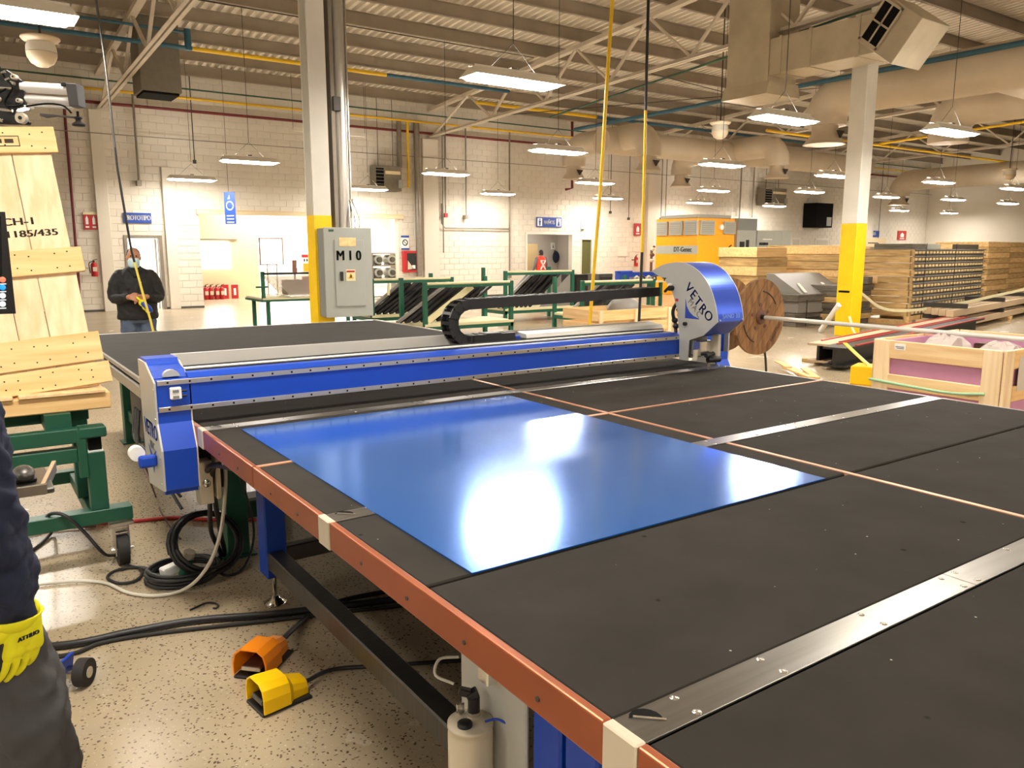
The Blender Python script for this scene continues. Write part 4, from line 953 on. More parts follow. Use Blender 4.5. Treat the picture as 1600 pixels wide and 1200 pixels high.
# bathroom passage: tan door, bag on the wall
a = aY(823, 381, 26.9); b_ = aY(838, 381, 26.9)
t = thing('inner_door', 'tan door leaf at the left inside the washroom passage', 'door', (a.x, 26.9, 0))
box('leaf', 'tan_door', t, a.x-.1, b_.x+.05, 26.86, 26.92, .01, a.z); MB().cyl((b_.x-.15, 26.78, 1.1), (b_.x, 26.78, 1.1), .02, 8).cyl((b_.x-.03, 26.78, 1.1), (b_.x-.03, 26.86, 1.1), .015, 8).build('lever', 'dark_steel', t)
a = aY(868, 397, 27.05); t = thing('hand_bag', 'dark bag hanging on the washroom passage wall', 'bag', (a.x, 27.05, a.z-.3))
mb = MB(); mb.ball((a.x, 27.02, a.z-.12), .17, .08, .26, 12); mb.build('body', 'sleeve_navy', t)
MB().tube(spline([(a.x-.07, 27.05, a.z+.06), (a.x, 27.1, a.z+.16), (a.x+.07, 27.05, a.z+.06)], 5), .015, 6).build('strap', 'black_plastic', t)
t = thing('paper_notice', 'small white pictogram notice above the dark bag', 'notice', (a.x-.05, 27.18, a.z+.25)); box('sheet', 'sign_white', t, a.x-.13, a.x+.05, 27.17, 27.2, a.z+.2, a.z+.48)
MB().prism([(a.x-.07, a.z+.26), (a.x-.01, a.z+.26), (a.x-.04, a.z+.42)], 'y', 27.165, 27.17).build('figure', 'ink_black', t)
# annex contents
for k, px in enumerate((321, 329, 338, 346)):
    extinguisher(['first', 'second', 'third', 'fourth'][k]+' from the left of the red extinguishers under the annex window', px, 444, 466, 28.6, .09, True)
for k, px in enumerate((352, 367)):
    a = aY(px-6, 445, 28.7); b_ = aY(px+6, 466, 28.7)
    t = thing('sign_board', ['red sign board standing behind the row of extinguishers', 'red sign board leaning at the wall end beside the extinguishers'][k], 'sign', (a.x, 28.7, 0))
    box('board', 'red_paint', t, a.x, b_.x, 28.7, 28.72, 0, a.z); box('symbol', 'sign_white', t, a.x+.08, b_.x-.08, 28.69, 28.7, a.z*.25, a.z*.75)
a = aY(404, 371, 29.6); b_ = aY(443, 414, 29.6)
t = thing('flip_chart', 'white board on a wheeled stand in the bright annex', 'whiteboard', ((a.x+b_.x)/2, 29.6, 0))
box('sheet', 'sign_white', t, a.x, b_.x, 29.58, 29.62, b_.z, a.z)
mb = MB(); 
for u, v in ((a.x, a.x+.03), (b_.x-.03, b_.x)): mb.box(u, v, 29.56, 29.64, b_.z, a.z)
mb.box(a.x, b_.x, 29.56, 29.64, a.z-.03, a.z).box(a.x, b_.x, 29.56, 29.64, b_.z, b_.z+.03); mb.build('frame', 'brown_metal', t)
for s in (.3, .7):
    x = a.x+(b_.x-a.x)*s; MB().box(x-.02, x+.02, 29.58, 29.62, .05, b_.z).box(x-.02, x+.02, 29.3, 29.9, .03, .07).build('leg', 'pipe_gray', t)
t = thing('display_stand', 'white and orange product display in the annex above the green cart', 'display', (aY(479, 410, 29).x, 29, 0))
a = aY(471, 397, 29); b_ = aY(488, 424, 29)
box('panel', 'sign_white', t, a.x, b_.x, 29, 29.06, 0, a.z); box('orange_field', 'orange_plastic', t, a.x+.05, b_.x-.05, 28.99, 29, b_.z, b_.z+.3); box('red_header', 'red_paint', t, a.x, b_.x-.15, 28.99, 29, a.z-.12, a.z-.02)
for k in range(3): MB().ball((a.x+.1+.1*k, 28.99, b_.z+.42), .03, .02, .06, 8).build('tool_item', 'ink_black', t)
a = aY(460, 406, 29.2); b_ = aY(463, 436, 29.2); t = thing('floor_fan', 'dark slim post standing beside the display in the annex', 'post', (a.x, 29.2, 0))
MB().box(a.x-.03, a.x+.03, 29.2, 29.25, 0, a.z-.3).box(a.x-.08, a.x+.08, 29.18, 29.27, a.z-.5, a.z).box(a.x-.15, a.x+.15, 29.1, 29.35, 0, .04).build('post', 'brown_metal', t)
a = aY(489, 414, 29); t = thing('coil_stack', 'pile of orange coils right of the product display', 'coils', (a.x+.2, 29, 0))
for k in range(4): MB().lathe([(.18, 0), (.26, .07), (.18, .14), (.1, .07), (.18, 0)], (a.x+.25, 29.1, .9+.14*k), 16).build('coil', 'orange_plastic' if k % 2 == 0 else 'brown_metal', t)
box('base', 'dark_steel', t, a.x-.1, a.x+.6, 28.9, 29.4, 0, .9)
a = aY(579, 396, 25.6); b_ = aY(622, 437, 25.6)
t = thing('motor_shelf', 'grey shelf of stacked metal motors in the opening right of the panel', 'shelf', ((a.x+b_.x)/2, 25.6, 0))
for z in (.08, .7, 1.15, a.z): MB().box(a.x, b_.x, 25.5, 26.1, z-.02, z+.02).build('shelf_board', 'pipe_gray', t)
for x in (a.x, b_.x-.04): MB().box(x, x+.04, 25.5, 26.1, 0, a.z).build('upright', 'pipe_gray', t)
for r_, z in enumerate((.72, 1.17)):
    for k in range(2):
        xc = a.x+.28+.5*k; m_ = thing('electric_motor', ['grey motor on the left of the lower shelf', 'grey motor on the right of the lower shelf', 'grey motor on the left of the upper shelf', 'grey motor on the right of the upper shelf'][r_*2+k]+' behind the panel', 'motor', (xc, 25.7, z))
        MB().cyl((xc, 25.55, z+.19), (xc, 26.0, z+.19), .16, 14).build('casing', 'cab_gray', m_); MB().cyl((xc, 25.45, z+.19), (xc, 25.55, z+.19), .09, 12).build('shaft_end', 'dark_steel', m_)
        MB().box(xc-.12, xc+.12, 25.6, 25.95, z, z+.05).build('foot', 'dark_steel', m_)
# ---------------------------------------------------------------- green racks
def rack(label, X0, X1, Y, h, D=.95, shelf=.3):
    t = thing('storage_rack', label, 'rack', ((X0+X1)/2, Y, 0))
    for x in (X0, X1):
        for y in (Y, Y+D): box('post', 'frame_green', t, x-.04, x+.04, y, y+.07, 0, h if y == Y else h+.06, .004)
        MB().box(x-.03, x+.03, Y, Y+D, shelf-.1, shelf-.02).build('end_bar', 'frame_green', t)
    MB().box(X0+.04, X1-.04, Y, Y+.06, h-.1, h-.05).box(X0+.04, X1-.04, Y, Y+.06, shelf-.09, shelf-.02).box(X0+.04, X1-.04, Y+D, Y+D+.06, shelf-.09, shelf-.02).build('cross_bar', 'frame_green', t)
    MB().cyl((X0+.04, Y+.03, h-.025), (X1-.04, Y+.03, h-.025), .028, 10).build('padded_rail', 'pale_rail', t)
    box('shelf_board', 'pale_rail', t, X0-.03, X1+.03, Y-.02, Y+D+.05, shelf-.02, shelf+.03, .004)
    return t
def profiles(n, X0, X1, Y, z0, z1, lab, lean=.75):
    first = None
    for k in range(n):
        x = X0+(X1-X0-lean*1.05)*k/(n-1)
        a = V(x, Y+.1+.055*(k % 3), z0+.02); b2 = V(x+lean*random.uniform(.95, 1.15), Y+.3+.055*(k % 3), z1-random.uniform(0, .06))
        MB().bar(a, b2, .06, .05).build('metal_profile', 'profile_dark' if (k*7) % 11 else 'tarp_gray', None, label=lab, cat='profile', group='dark profiles leaning in the racks')
LBL = 'dark metal profile leaning diagonally in the rack'
rack('green rack of dark profiles directly right of the grey M10 panel', 7.12, 9.05, 15.4, 1.1)
rack('green rack in front, behind the bend of the cable chain', 7.07, 9.0, 13, 1.1)
rack('green rack below the washroom doorway, grey sheet at its right', 10.5, 12.5, 15.4, 1.21)
rack('green rack right of the yellow hose, above the small pine crate', 10.83, 12.9, 13, 1.05)
profiles(24, 7.0, 9.2, 15.5, .33, 1.02, LBL+' beside the M10 panel', 1.0); profiles(22, 6.7, 9.0, 13.35, .33, 1.0, LBL+' behind the cable chain bend', 1.05); profiles(24, 10.4, 12.45, 15.5, .33, 1.13, LBL+' below the washroom doorway', 1.0); profiles(16, 10.8, 12.9, 13.35, .33, .95, LBL+' right of the yellow hose', 1.0)
t = thing('grey_sheet', 'pale grey triangular sheet at the right end of the rack below the washroom', 'sheet', (12.2, 15.45, .33)); MB().prism([(11.5, .34), (12.44, .34), (12.44, 1.12)], 'y', 15.44, 15.455).build('sheet', 'tarp_gray', t)
mb = MB(); mb.bar((7.25, 13.28, .36), (8.25, 13.28, 1.0), .03, .12); t = mb.build('pale_strip', 'pale_rail', None, label='pale wooden strip leaning across the profiles in the front rack', cat='strip')
mb = MB(); mb.bar((7.45, 15.34, .75), (7.47, 15.34, 1.0), .03, .05); mb.build('hanging_tag', 'pale_rail', None, label='small pale tag hanging on the rack right of the M10 panel', cat='tag')
# green cart left of the column with tub and boxes
g = thing('green_cart', 'green cart with a pale deck standing left of the M10 column', 'cart', (5, 14.5, 0))
gx0, gx1, gy = aY(413, 470, 14.5).x, aY(500, 470, 14.5).x+.5, 14.5; zd = aY(440, 466, 14.5).z; zr = aY(440, 424, 14.5).z
for x in (gx0, gx1): box('post', 'frame_green', g, x-.03, x+.03, gy, gy+.06, zd-.06, zr, .004); box('leg', 'frame_green', g, x+.06, x+.12, gy+.05, gy+.11, 0, zd-.06); box('leg', 'frame_green', g, x+.06, x+.12, gy+.9, gy+.96, 0, zd-.06)
MB().box(gx0, gx1, gy, gy+.04, zr-.06, zr-.02).build('top_rail', 'black_plastic', g); MB().box(gx0-.05, gx1+.05, gy-.03, gy+1, zd-.06, zd-.02).build('deck_frame', 'frame_green', g)
box('deck', 'pale_rail', g, gx0-.03, gx1+.03, gy-.03, gy+1, zd-.02, zd+.01); MB().box(gx0+.08, gx1, gy+.06, gy+.1, .12, .17).box(gx0+.08, gx0+.12, gy+.06, gy+.9, .12, .17).build('lower_bar', 'dark_steel', g); MB().box(gx0-.15, gx0+.06, gy-.06, gy-.02, zd+.2, zd+.23).build('push_handle', 'frame_green', g)
t = thing('plastic_tub', 'translucent grey tub on the green cart left of the column', 'tub', (gx0+.9, gy+.4, zd))
mb = MB(); xx0, xx1 = gx0+.35, gx1-.05
mb.add([(xx0+.2, gy+.15, zd+.012), (xx1, gy+.15, zd+.012), (xx1, gy+.7, zd+.012), (xx0+.2, gy+.7, zd+.012), (xx0-.15, gy+.1, zd+.4), (xx1, gy+.1, zd+.4), (xx1, gy+.75, zd+.4), (xx0-.15, gy+.75, zd+.4)], [(0, 1, 2, 3), (0, 1, 5, 4), (1, 2, 6, 5), (2, 3, 7, 6), (3, 0, 4, 7)]); mb.build('shell', 'plastic_wrap', t)
box('parts_box', 'brown_metal', None, gx0+.5, gx0+.85, gy+.25, gy+.5, zd+.05, zd+.32, .01, label='brown carton standing in the translucent tub', cat='box')
mb = MB(); mb.box(gx0+.92, gx0+1.3, gy+.25, gy+.55, zd+.05, zd+.37); mb.build('red_bin', 'hose_red', None, .01, label='dull red bin beside the brown carton in the tub', cat='bin')
# ---------------------------------------------------------------- clutter behind the gantry
def ax_box(name, label, cat, m, px0, py0, px1, py1, Y, D=.5, z0=0, **k):
    a = aY(px0, py0, Y); b2 = aY(px1, py1, Y); zz = z0 if z0 is not None else b2.z
    t = thing(name, label, cat, ((a.x+b2.x)/2, Y, zz)); box('body', m, t, a.x, b2.x, Y, Y+D, zz, a.z, .01); return t, a, b2
t, a, b_ = ax_box('steel_cabinet', 'low dark cabinet behind the yellow hose right of the racks', 'cabinet', 'profile_dark', 898, 429, 918, 500, 17, .6); box('door', 'black_plastic', t, a.x+.05, b_.x-.05, 16.985, 17, .1, a.z-.1)
t, a, b_ = ax_box('steel_cabinet', 'dark box behind the hoses under the blue vise', 'cabinet', 'dark_steel', 936, 428, 956, 500, 18.5, .6); box('door', 'black_plastic', t, a.x+.05, b_.x-.05, 18.485, 18.5, .1, a.z-.1)
vb = thing('workbench', 'pale topped bench carrying the blue machine left of the cutting head', 'bench', (14.5, 17, 0))
a = aY(950, 441, 17); b_ = aY(1040, 441, 17); box('top', 'pale_rail', vb, a.x, b_.x, 17, 17.7, a.z-.05, a.z)
for x in (a.x+.05, b_.x-.15): 
    for y in (17.05, 17.55): box('leg', 'frame_green', vb, x, x+.08, y, y+.08, 0, a.z-.05)
vz = a.z; t = thing('blue_machine', 'blue bench machine with hoses on the pale bench left of the head', 'machine', (15, 17.2, vz)); xa = aY(968, 430, 17.2).x; xb = aY(1030, 430, 17.2).x
MB().box(xa, xa+.35, 17.15, 17.4, vz, vz+.28).box(xa+.35, xb, 17.2, 17.35, vz+.12, vz+.26).box(xa-.1, xa+.5, 17.18, 17.3, vz+.24, vz+.3).build('body', 'mach_blue', t, .01)
MB().box(xa+.5, xb-.3, 17.15, 17.45, vz, vz+.12).build('base', 'cab_gray', t, .01)
for k in range(4): MB().lathe([(.07, 0), (.1, .03), (.07, .06), (.04, .03), (.07, 0)], (xa+.55+.24*k, 17.1, vz+.07), 10, 0, Vector((0, -1, 0))).build('hose_coil', 'black_plastic' if k % 2 else 'clip_cream', t)
# small pine crate
p0 = aY(936, 484, 9.6); p1 = aY(1048, 496, 9.6); 
cr = thing('pine_crate', 'small open pine crate with plastic wrap behind the gantry rail', 'crate', ((p0.x+p1.x)/2, 9.9, 0)); zc_ = .74
for y in (9.6, 10.5):
    for z in (.15, .36, .57): box('plank', 'pine_h', cr, p0.x, p1.x, y, y+.025, z, z+.17, .003)
for x in (p0.x, p1.x-.025):
    for z in (.15, .36, .57): box('plank', 'pine_y', cr, x, x+.025, 9.625, 10.5, z, z+.17, .003)
for x in (p0.x, (p0.x+p1.x)/2-.04, p1.x-.08): box('batten', 'pine', cr, x, x+.08, 9.575, 9.6, 0, zc_, .003)
box('base', 'pine_h', cr, p0.x, p1.x, 9.6, 10.5, .08, .15)
mb = MB(); random.seed(5); n = 16; vs = []
for i in range(8):
    for k in range(n): 
        rr = math.cos(PI/2*i/7.5); vs.append(((p0.x+p1.x)/2+.15+.36*rr*math.cos(2*PI*k/n)*random.uniform(.85, 1.1), 10.05+.3*rr*math.sin(2*PI*k/n)*random.uniform(.85, 1.1), .62+.3*math.sin(PI/2*i/7.5)))
mb.add(vs, [(i*n+k, i*n+(k+1) % n, (i+1)*n+(k+1) % n, (i+1)*n+k) for i in range(7) for k in range(n)]+[tuple(range(7*n, 8*n))], 0, True); mb.build('plastic_sheet', 'tarp_gray', None, label='crumpled pale plastic sheet heaped in the small pine crate', cat='plastic')
# ---------------------------------------------------------------- yellow cabinet and grey switchgear
Yg = 20.6; c_ = aY(1091, 340, Yg); Xg = c_.x; Y1 = aX(1025.5, 343, Xg).y; b_ = aY(1149, 342, Yg); zg = c_.z
gy_ = thing('yellow_cabinet', 'big yellow machine cabinet with grey louvres and lettered grey band', 'cabinet', ((Xg+b_.x)/2, (Yg+Y1)/2, 0))
box('housing', 'gen_yellow', gy_, Xg, b_.x, Yg, Y1, 0, zg, .02)
MB().box(Xg+.1, b_.x-.1, Yg+.1, Y1-.1, zg, zg+.13).build('roof_unit', 'cab_gray', gy_, .02)
for px0, px1, y0_, y1_ in ((1026, 1042, 347, 368), (1046, 1065, 346, 367.5), (1069, 1089, 345, 367), (1095, 1116, 344, 367), (1132, 1149, 346, 366)):
    if px0 < 1091:
        u = aX(px0, y0_, Xg-.06); v = aX(px1, y1_, Xg-.06); f_ = box('louvre_panel', 'cab_gray', gy_, Xg-.08, Xg, v.y, u.y, v.z, u.z, .01); box('mesh', 'grille_gray', f_, Xg-.09, Xg-.08, v.y+.05, u.y-.05, v.z+.05, u.z-.05)
        for k in range(5): MB().box(Xg-.1, Xg-.09, v.y+.05, u.y-.05, v.z+.08+k*.07, v.z+.1+k*.07).build('louvre_slat', 'cab_gray', f_)
    else:
        u = aY(px0, y0_, Yg-.06); v = aY(px1, y1_, Yg-.06); f_ = box('louvre_panel', 'cab_gray', gy_, u.x, v.x, Yg-.08, Yg, v.z, u.z, .01); box('mesh', 'grille_gray', f_, u.x+.05, v.x-.05, Yg-.09, Yg-.08, v.z+.05, u.z-.05)
        for k in range(5): MB().box(u.x+.05, v.x-.05, Yg-.1, Yg-.09, v.z+.08+k*.07, v.z+.1+k*.07).build('louvre_slat', 'cab_gray', f_)
u = aX(1026, 384, Xg); v = aX(1090, 397, Xg); bd_ = box('grey_band', 'cab_gray', gy_, Xg-.015, Xg, v.y, u.y, v.z, u.z); q = aX(1067, 390, Xg)
text('lettering', 'DT-Genec', .26, (Xg-.018, q.y, q.z), (0, -1, 0), UZ, 'ink_black', bd_, .82, .008)
u = aY(1133, 404, Yg-.03); box('junction_box', 'grille_gray', gy_, u.x-.2, u.x+.15, Yg-.16, Yg, u.z-.16, u.z+.14, .01); MB().tube(spline([(u.x-.1, Yg-.08, u.z+.14), (u.x-.05, Yg-.1, u.z+.3), (u.x+.3, Yg-.04, u.z+.5)], 5), .03, 6).build('conduit', 'brown_metal', gy_)
u = aY(1127, 355, Yg-.03); MB().cyl((u.x, Yg-.08, u.z), (u.x, Yg, u.z), .1, 14).build('gauge', 'sign_white', gy_)
u = aY(1018, 395, Y1+.2); Yg = Y1+.2; t = thing('valve_tree', 'pipe fittings standing just left of the yellow cabinet', 'valves', (u.x, Yg, 0))
MB().tube([(u.x, Yg, 0), (u.x, Yg, u.z+.1), (u.x+.15, Yg, u.z+.25)], .05, 8).build('pipe_length', 'brown_metal', t)
for k in range(3): MB().ball((u.x+.02*k, Yg-.02, u.z-.3+.22*k), .11, .09, .08, 8).build('valve_body', 'clip_cream' if k % 2 == 0 else 'brown_metal', t)
def gear(label, px0, px1, py0, Y, z1=None):
    a = aY(px0, py0, Y); b2 = aY(px1, py0, Y); t = thing('switch_cabinet', label, 'cabinet', ((a.x+b2.x)/2, Y, 0)); box('housing', 'cab_gray', t, a.x, b2.x, Y, Y+.5, 0, a.z, .01); return t, a, b2
t, a, b_ = gear('tall grey switch cabinet right beside the yellow cabinet', 1153, 1183, 341, 20.8)
box('top_box', 'panel_dark', t, a.x, b_.x, 20.78, 20.8, a.z-.45, a.z); 
for px, py, w_, h_, m in ((1159.5, 382, .12, .11, 'ink_black'), (1168, 381, .07, .15, 'ink_black'), (1156, 393, .05, .08, 'sign_white'), (1169, 391, .1, .03, 'sign_white'), (1169, 396, .1, .03, 'sign_white'), (1168, 401, .06, .03, 'ink_black')):
    u = aY(px, py, 20.78); MB().box(u.x-w_, u.x+w_, 20.76, 20.8, u.z-h_, u.z+h_).build('meter', m, t)
t, a, b_ = gear('second grey switch cabinet behind the left wood stack', 1184, 1222, 360, 20.8)
for px in (1190, 1197): u = aY(px, 381, 20.78); MB().box(u.x-.12, u.x+.12, 20.77, 20.8, u.z-.05, u.z+.05).build('nameplate', 'ink_black', t)
u = aY(1199, 374, 20.78); MB().box(u.x-.3, u.x+.3, 20.77, 20.8, u.z-.015, u.z+.015).build('trim_line', 'sign_white', t)
u = aY(1178, 404, 20.78); MB().box(u.x-.07, u.x+.07, 20.7, 20.78, u.z-.25, u.z+.25).build('handle', 'black_plastic', t)
t, a, b_ = gear('narrow dark grey end cabinet left of the column', 1222, 1237, 360, 20.9)
t, a, b_ = ax_box('control_desk', 'dark low control box behind the blue hood of the head', 'control box', 'profile_dark', 1138, 432, 1163, 480, 16, .6); 
for px, m in ((1146, 'red_paint'), (1158, 'sign_white')): u = aY(px, 440, 15.98); MB().cyl((u.x, 15.96, u.z), (u.x, 16, u.z), .04, 10).build('button', m, t)
# black speaker box on the wall
a = aY(1269, 317, 24.2); b_ = aY(1297, 356, 24.2)
t = thing('wall_speaker', 'black box with slanted side and small window high on the wall', 'wall box', ((a.x+b_.x)/2, 24.2, b_.z)); MB().prism([(a.x, 24.66), (a.x+.1, 24.0), (b_.x-.15, 24.0), (b_.x, 24.66)], 'z', b_.z, a.z).build('cabinet', 'black_matte', t)
box('window', 'cab_gray', t, b_.x-.62, b_.x-.25, 23.985, 24.0, b_.z+.08, b_.z+.5)
# window hatches along the right end
for k, (px0, px1, py0, py1) in enumerate(((1236, 1250, 371, 385), (1274, 1294, 372, 385))):
    t, x0, x1, z0, z1, y = wall_sign('wall_hatch', ['pale hatch window left of the column above the stacks', 'pale hatch window behind the column above the stacks'][k], 'hatch', px0, py0, px1, py1, 'lamp_white'); box('pane', 'cord_gray', t, x0+.1, x1-.1, y-.01, y, z0+.05, z1-.1)
t, x0, x1, z0, z1, y = wall_sign('service_counter', 'cream counter shutter box below the CAFETERIA sign', 'shutter', 1345, 372, 1376, 386, 'cream_wall', WF, .3); box('slot', 'thin_dark', t, x0+.2, x1-.8, y-.01, y, (z0+z1)/2-.05, (z0+z1)/2)
# ================================================================ timber and crates on the right
def rbox(mb, O, u, n, a0, a1, b0, b1, z0, z1, m=0):
    vs = [O+u*a+n*b2+V(0, 0, z) for z in (z0, z1) for b2 in (b0, b1) for a in (a0, a1)]
    return mb.add(vs, [(0, 2, 3, 1), (4, 5, 7, 6), (0, 1, 5, 4), (2, 6, 7, 3), (0, 4, 6, 2), (1, 3, 7, 5)], m)
# slatted crate panels, one thing per layer
O = V(17.75, 9.75, 0); ang = math.radians(9); u = V(math.cos(ang), math.sin(ang), 0); n = V(-math.sin(ang), math.cos(ang), 0); LN = 5.1; DP = 1.3
pal = thing('pallet', 'pine pallet base under the big slatted stack', 'pallet', tuple(O))
mb = MB(); rbox(mb, O, u, n, 0, LN, 0, .12, .1, .19); mb.build('front_board', 'pine_h', pal)
mb = MB(); rbox(mb, O, u, n, 0, LN, DP-.12, DP, .1, .19); mb.build('rear_board', 'pine_h', pal)
for k in range(4): mb = MB(); rbox(mb, O, u, n, (LN-.2)*k/3, (LN-.2)*k/3+.2, 0, DP, 0, .1 if k in (1, 2) else .1); mb.build('foot_block', 'pine_h', pal)
HL = .152; NL = 10
ORD = ['lowest', 'second', 'third', 'fourth', 'fifth', 'sixth', 'seventh', 'eighth', 'ninth', 'topmost']
proto = None
def slat_layer(lab):
    t = thing('slatted_panel', lab, 'crate panel', (0, 0, 0), 0, 'slatted panels in the big stack')
    mb = MB(); rbox(mb, O, u, n, .06, LN, -.01, .05, HL-.028, HL); rbox(mb, O, u, n, .06, LN, DP-.05, DP, HL-.028, HL); mb.build('flange', 'tarp_gray', t)
    mb = MB(); rbox(mb, O, u, n, 0, LN, .05, .08, 0, HL-.028); mb.build('web', 'steel_mesh', t)
    mb = MB()
    for k in range(22): x = .12+k*(LN-.2)/22; rbox(mb, O, u, n, x, x+.13, .01, .05, .05, .105)
    mb.build('spacer_row', 'pine_pale', t, kind='stuff')
    mb = MB(); rbox(mb, O, u, n, 0, .055, .0, DP, 0, HL-.012); mb.build('end_board', 'stack_wood', t)
    return t
for k in range(NL):
    lab = ORD[k]+' grey slatted panel of the big stack at right'
    if proto is None: proto = slat_layer(lab); o = proto
    else: o = copy_tree(proto); o['label'] = lab
    place(o, (random.uniform(-.03, .03), 0, .19+k*HL))
ztp = .19+NL*HL
for k, (a0, a1, m) in enumerate(((.0, .8, 'stack_gray'), (.85, 1.75, 'cab_gray'), (1.78, 2.6, 'pine_h'), (2.65, 4.6, 'steel_mesh'))):
    mb = MB(); rbox(mb, O, u, n, a0, a1, .05, .9, ztp, ztp+.12); mb.build('loose_board', m, None, .005, label=['dark board lying on the left top of the slatted stack', 'grey box lid lying on top of the slatted stack', 'tan board beside the grey lid on the slatted stack', 'long slatted piece on the right top of the stack'][k], cat='board')
for a0 in (.7, 2.7): 
    mb = MB(); rbox(mb, O, u, n, a0, a0+.025, -.012, -.004, .1, ztp+.13); mb.build('steel_strap', 'thin_dark', None, label=['dark vertical strap on the left of the slatted stack', 'dark vertical strap on the middle of the slatted stack'][a0 > 1], cat='strap')
def timber_stack(nm, O, ang, LN, DP, hs, z0, mats, stag=.05, group='', lab='', nboard=1):
    u = V(math.cos(ang), math.sin(ang), 0); n = V(-math.sin(ang), math.cos(ang), 0); z = z0
    for k, h in enumerate(hs):
        s = random.uniform(-stag, stag); t = thing(nm, f'{ORDW[k] if k < len(hs)-1 else "topmost"} {lab}', 'timber', tuple(O+V(0, 0, z)), 0, group)
        for j in range(nboard):
            mb = MB(); rbox(mb, O, u, n, s+LN*j/nboard, s+LN*(j+1)/nboard-.01, random.uniform(0, stag), DP, z, z+h-.006); mb.build('beam', mats[(k+j) % len(mats)], t, .008)
        z += h
    return z
ORDW = ['lowest', 'second', 'third', 'fourth', 'fifth', 'sixth', 'seventh', 'eighth', 'ninth', 'tenth', 'eleventh', 'twelfth', 'thirteenth', 'fourteenth']
def bearers(lab, O, ang, LN, DP):
    u = V(math.cos(ang), math.sin(ang), 0); n = V(-math.sin(ang), math.cos(ang), 0); t = thing('bearer_set', lab, 'pallet', tuple(O))
    for k in (0, 1, 2): mb = MB(); rbox(mb, O, u, n, (LN-.15)*k/2, (LN-.15)*k/2+.15, 0, DP, 0, .12); mb.build('bearer', 'pine_h', t)
a9 = math.radians(9)
# right-edge stack
O2 = V(23.2, 10.65, 0); bearers('pallet bearers under the tan stack at the right edge', O2, a9, 4, 1.4)
timber_stack('packing_frame', O2, a9, 4, 1.4, [.15]*12, .12, ['stack_wood', 'pine_h'], .05, 'tan frames at the right edge', 'tan wooden frame of the stack at the right edge', 2)
# stack left of the slatted one (behind column)
O3 = V(17.6, 11.3, 0); bearers('pallet bearers of the stack just right of the yellow column', O3, a9, .12, 1.9)
timber_stack('packing_frame', V(17.62, 10.05, 0)+V(-.1, 1.35, 0), a9, 1.6, 1.5, [.2, .17, .2, .17, .19, .17, .2, .17, .2], .12, ['stack_wood', 'stack_wood', 'pine_h'], .06, 'tan frames right of the column', 'tan wooden frame of the stack right of the column')
# tan stack between cabinets and column
p = az(1182, 520, 0); O4 = V(15.7, 12.4, 0)
timber_stack('packing_frame', O4, math.radians(0), 1.15, 1.2, [.24, .22, .2, .22, .2, .22, .22, .24], .0, ['stack_gray', 'stack_wood', 'stack_gray', 'stack_wood', 'stack_wood', 'pine_h', 'stack_wood', 'pine_h'], .04, 'frames behind the cable reel', 'wooden frame of the stack behind the cable reel')
O5 = V(18.3, 13.2, 0)
timber_stack('packing_frame', O5, math.radians(0), 2.4, 1.0, [.25, .25, .25, .25, .25, .25, .32], .0, ['stack_gray', 'stack_gray', 'stack_wood', 'stack_gray', 'stack_wood', 'stack_wood', 'stack_wood'], .04, 'frames behind the grey covered stack', 'wooden frame of the stack behind the grey covered pile')
# grey flat stack with folded sheet on top
O6 = V(15.2, 10.85, 0)
timber_stack('flat_panel', O6, math.radians(2), 2.0, 1.2, [.1, .09, .11], .0, ['stack_gray', 'dark_steel', 'stack_gray'], .06, 'grey panels left of the column', 'grey weathered panel of the pile left of the yellow column')
zt_ = .3; t = thing('covered_crate', 'grey box with slanted sheet-metal lid on top of the weathered panels', 'box', (16, 11.3, zt_))
box('case', 'tarp_gray', t, 15.25, 17.15, 10.9, 11.9, zt_, zt_+.26, .01); box('rim', 'stack_gray', t, 15.15, 17.2, 10.84, 11.95, zt_+.26, zt_+.42, .01)
MB().prism([(10.95, zt_+.42), (11.9, zt_+.42), (11.9, zt_+.86), (11.7, zt_+.85), (11.3, zt_+.62)], 'x', 15.4, 17.1).build('lid', 'tarp_gray', t)
for x in (15.55, 16.45): MB().bar((x, 10.93, zt_+.45), (x+.2, 11.3, zt_+.64), .06, .02).build('strap', 'cord_gray', t)
for x in (15.45, 16.35): MB().box(x, x+.02, 10.82, 10.835, .02, zt_+.3).build('band', 'thin_dark', t)
# short timber offcuts right of the column
for k, (px, py) in enumerate(((1352, 462), (1363, 461), (1377, 463))):
    q = aY(px, py, 10.6); t = MB(); t.box(q.x-.09, q.x+.09, 10.5, 11.0, .92, 1.08); t.build('offcut', ['stack_gray', 'pine_y', 'cord_gray'][k], None, .005, label=['dark', 'yellowish', 'pale'][k]+' timber end lying on the grey pile right of the column', cat='offcut')
timber_stack('flat_panel', V(16.2, 10.4, 0), math.radians(5), 1.3, .9, [.13, .13, .12, .14, .13, .13, .13], .0, ['stack_gray', 'stack_wood', 'stack_gray'], .06, 'grey panels right of the column', 'grey panel of the low pile right of the yellow column')
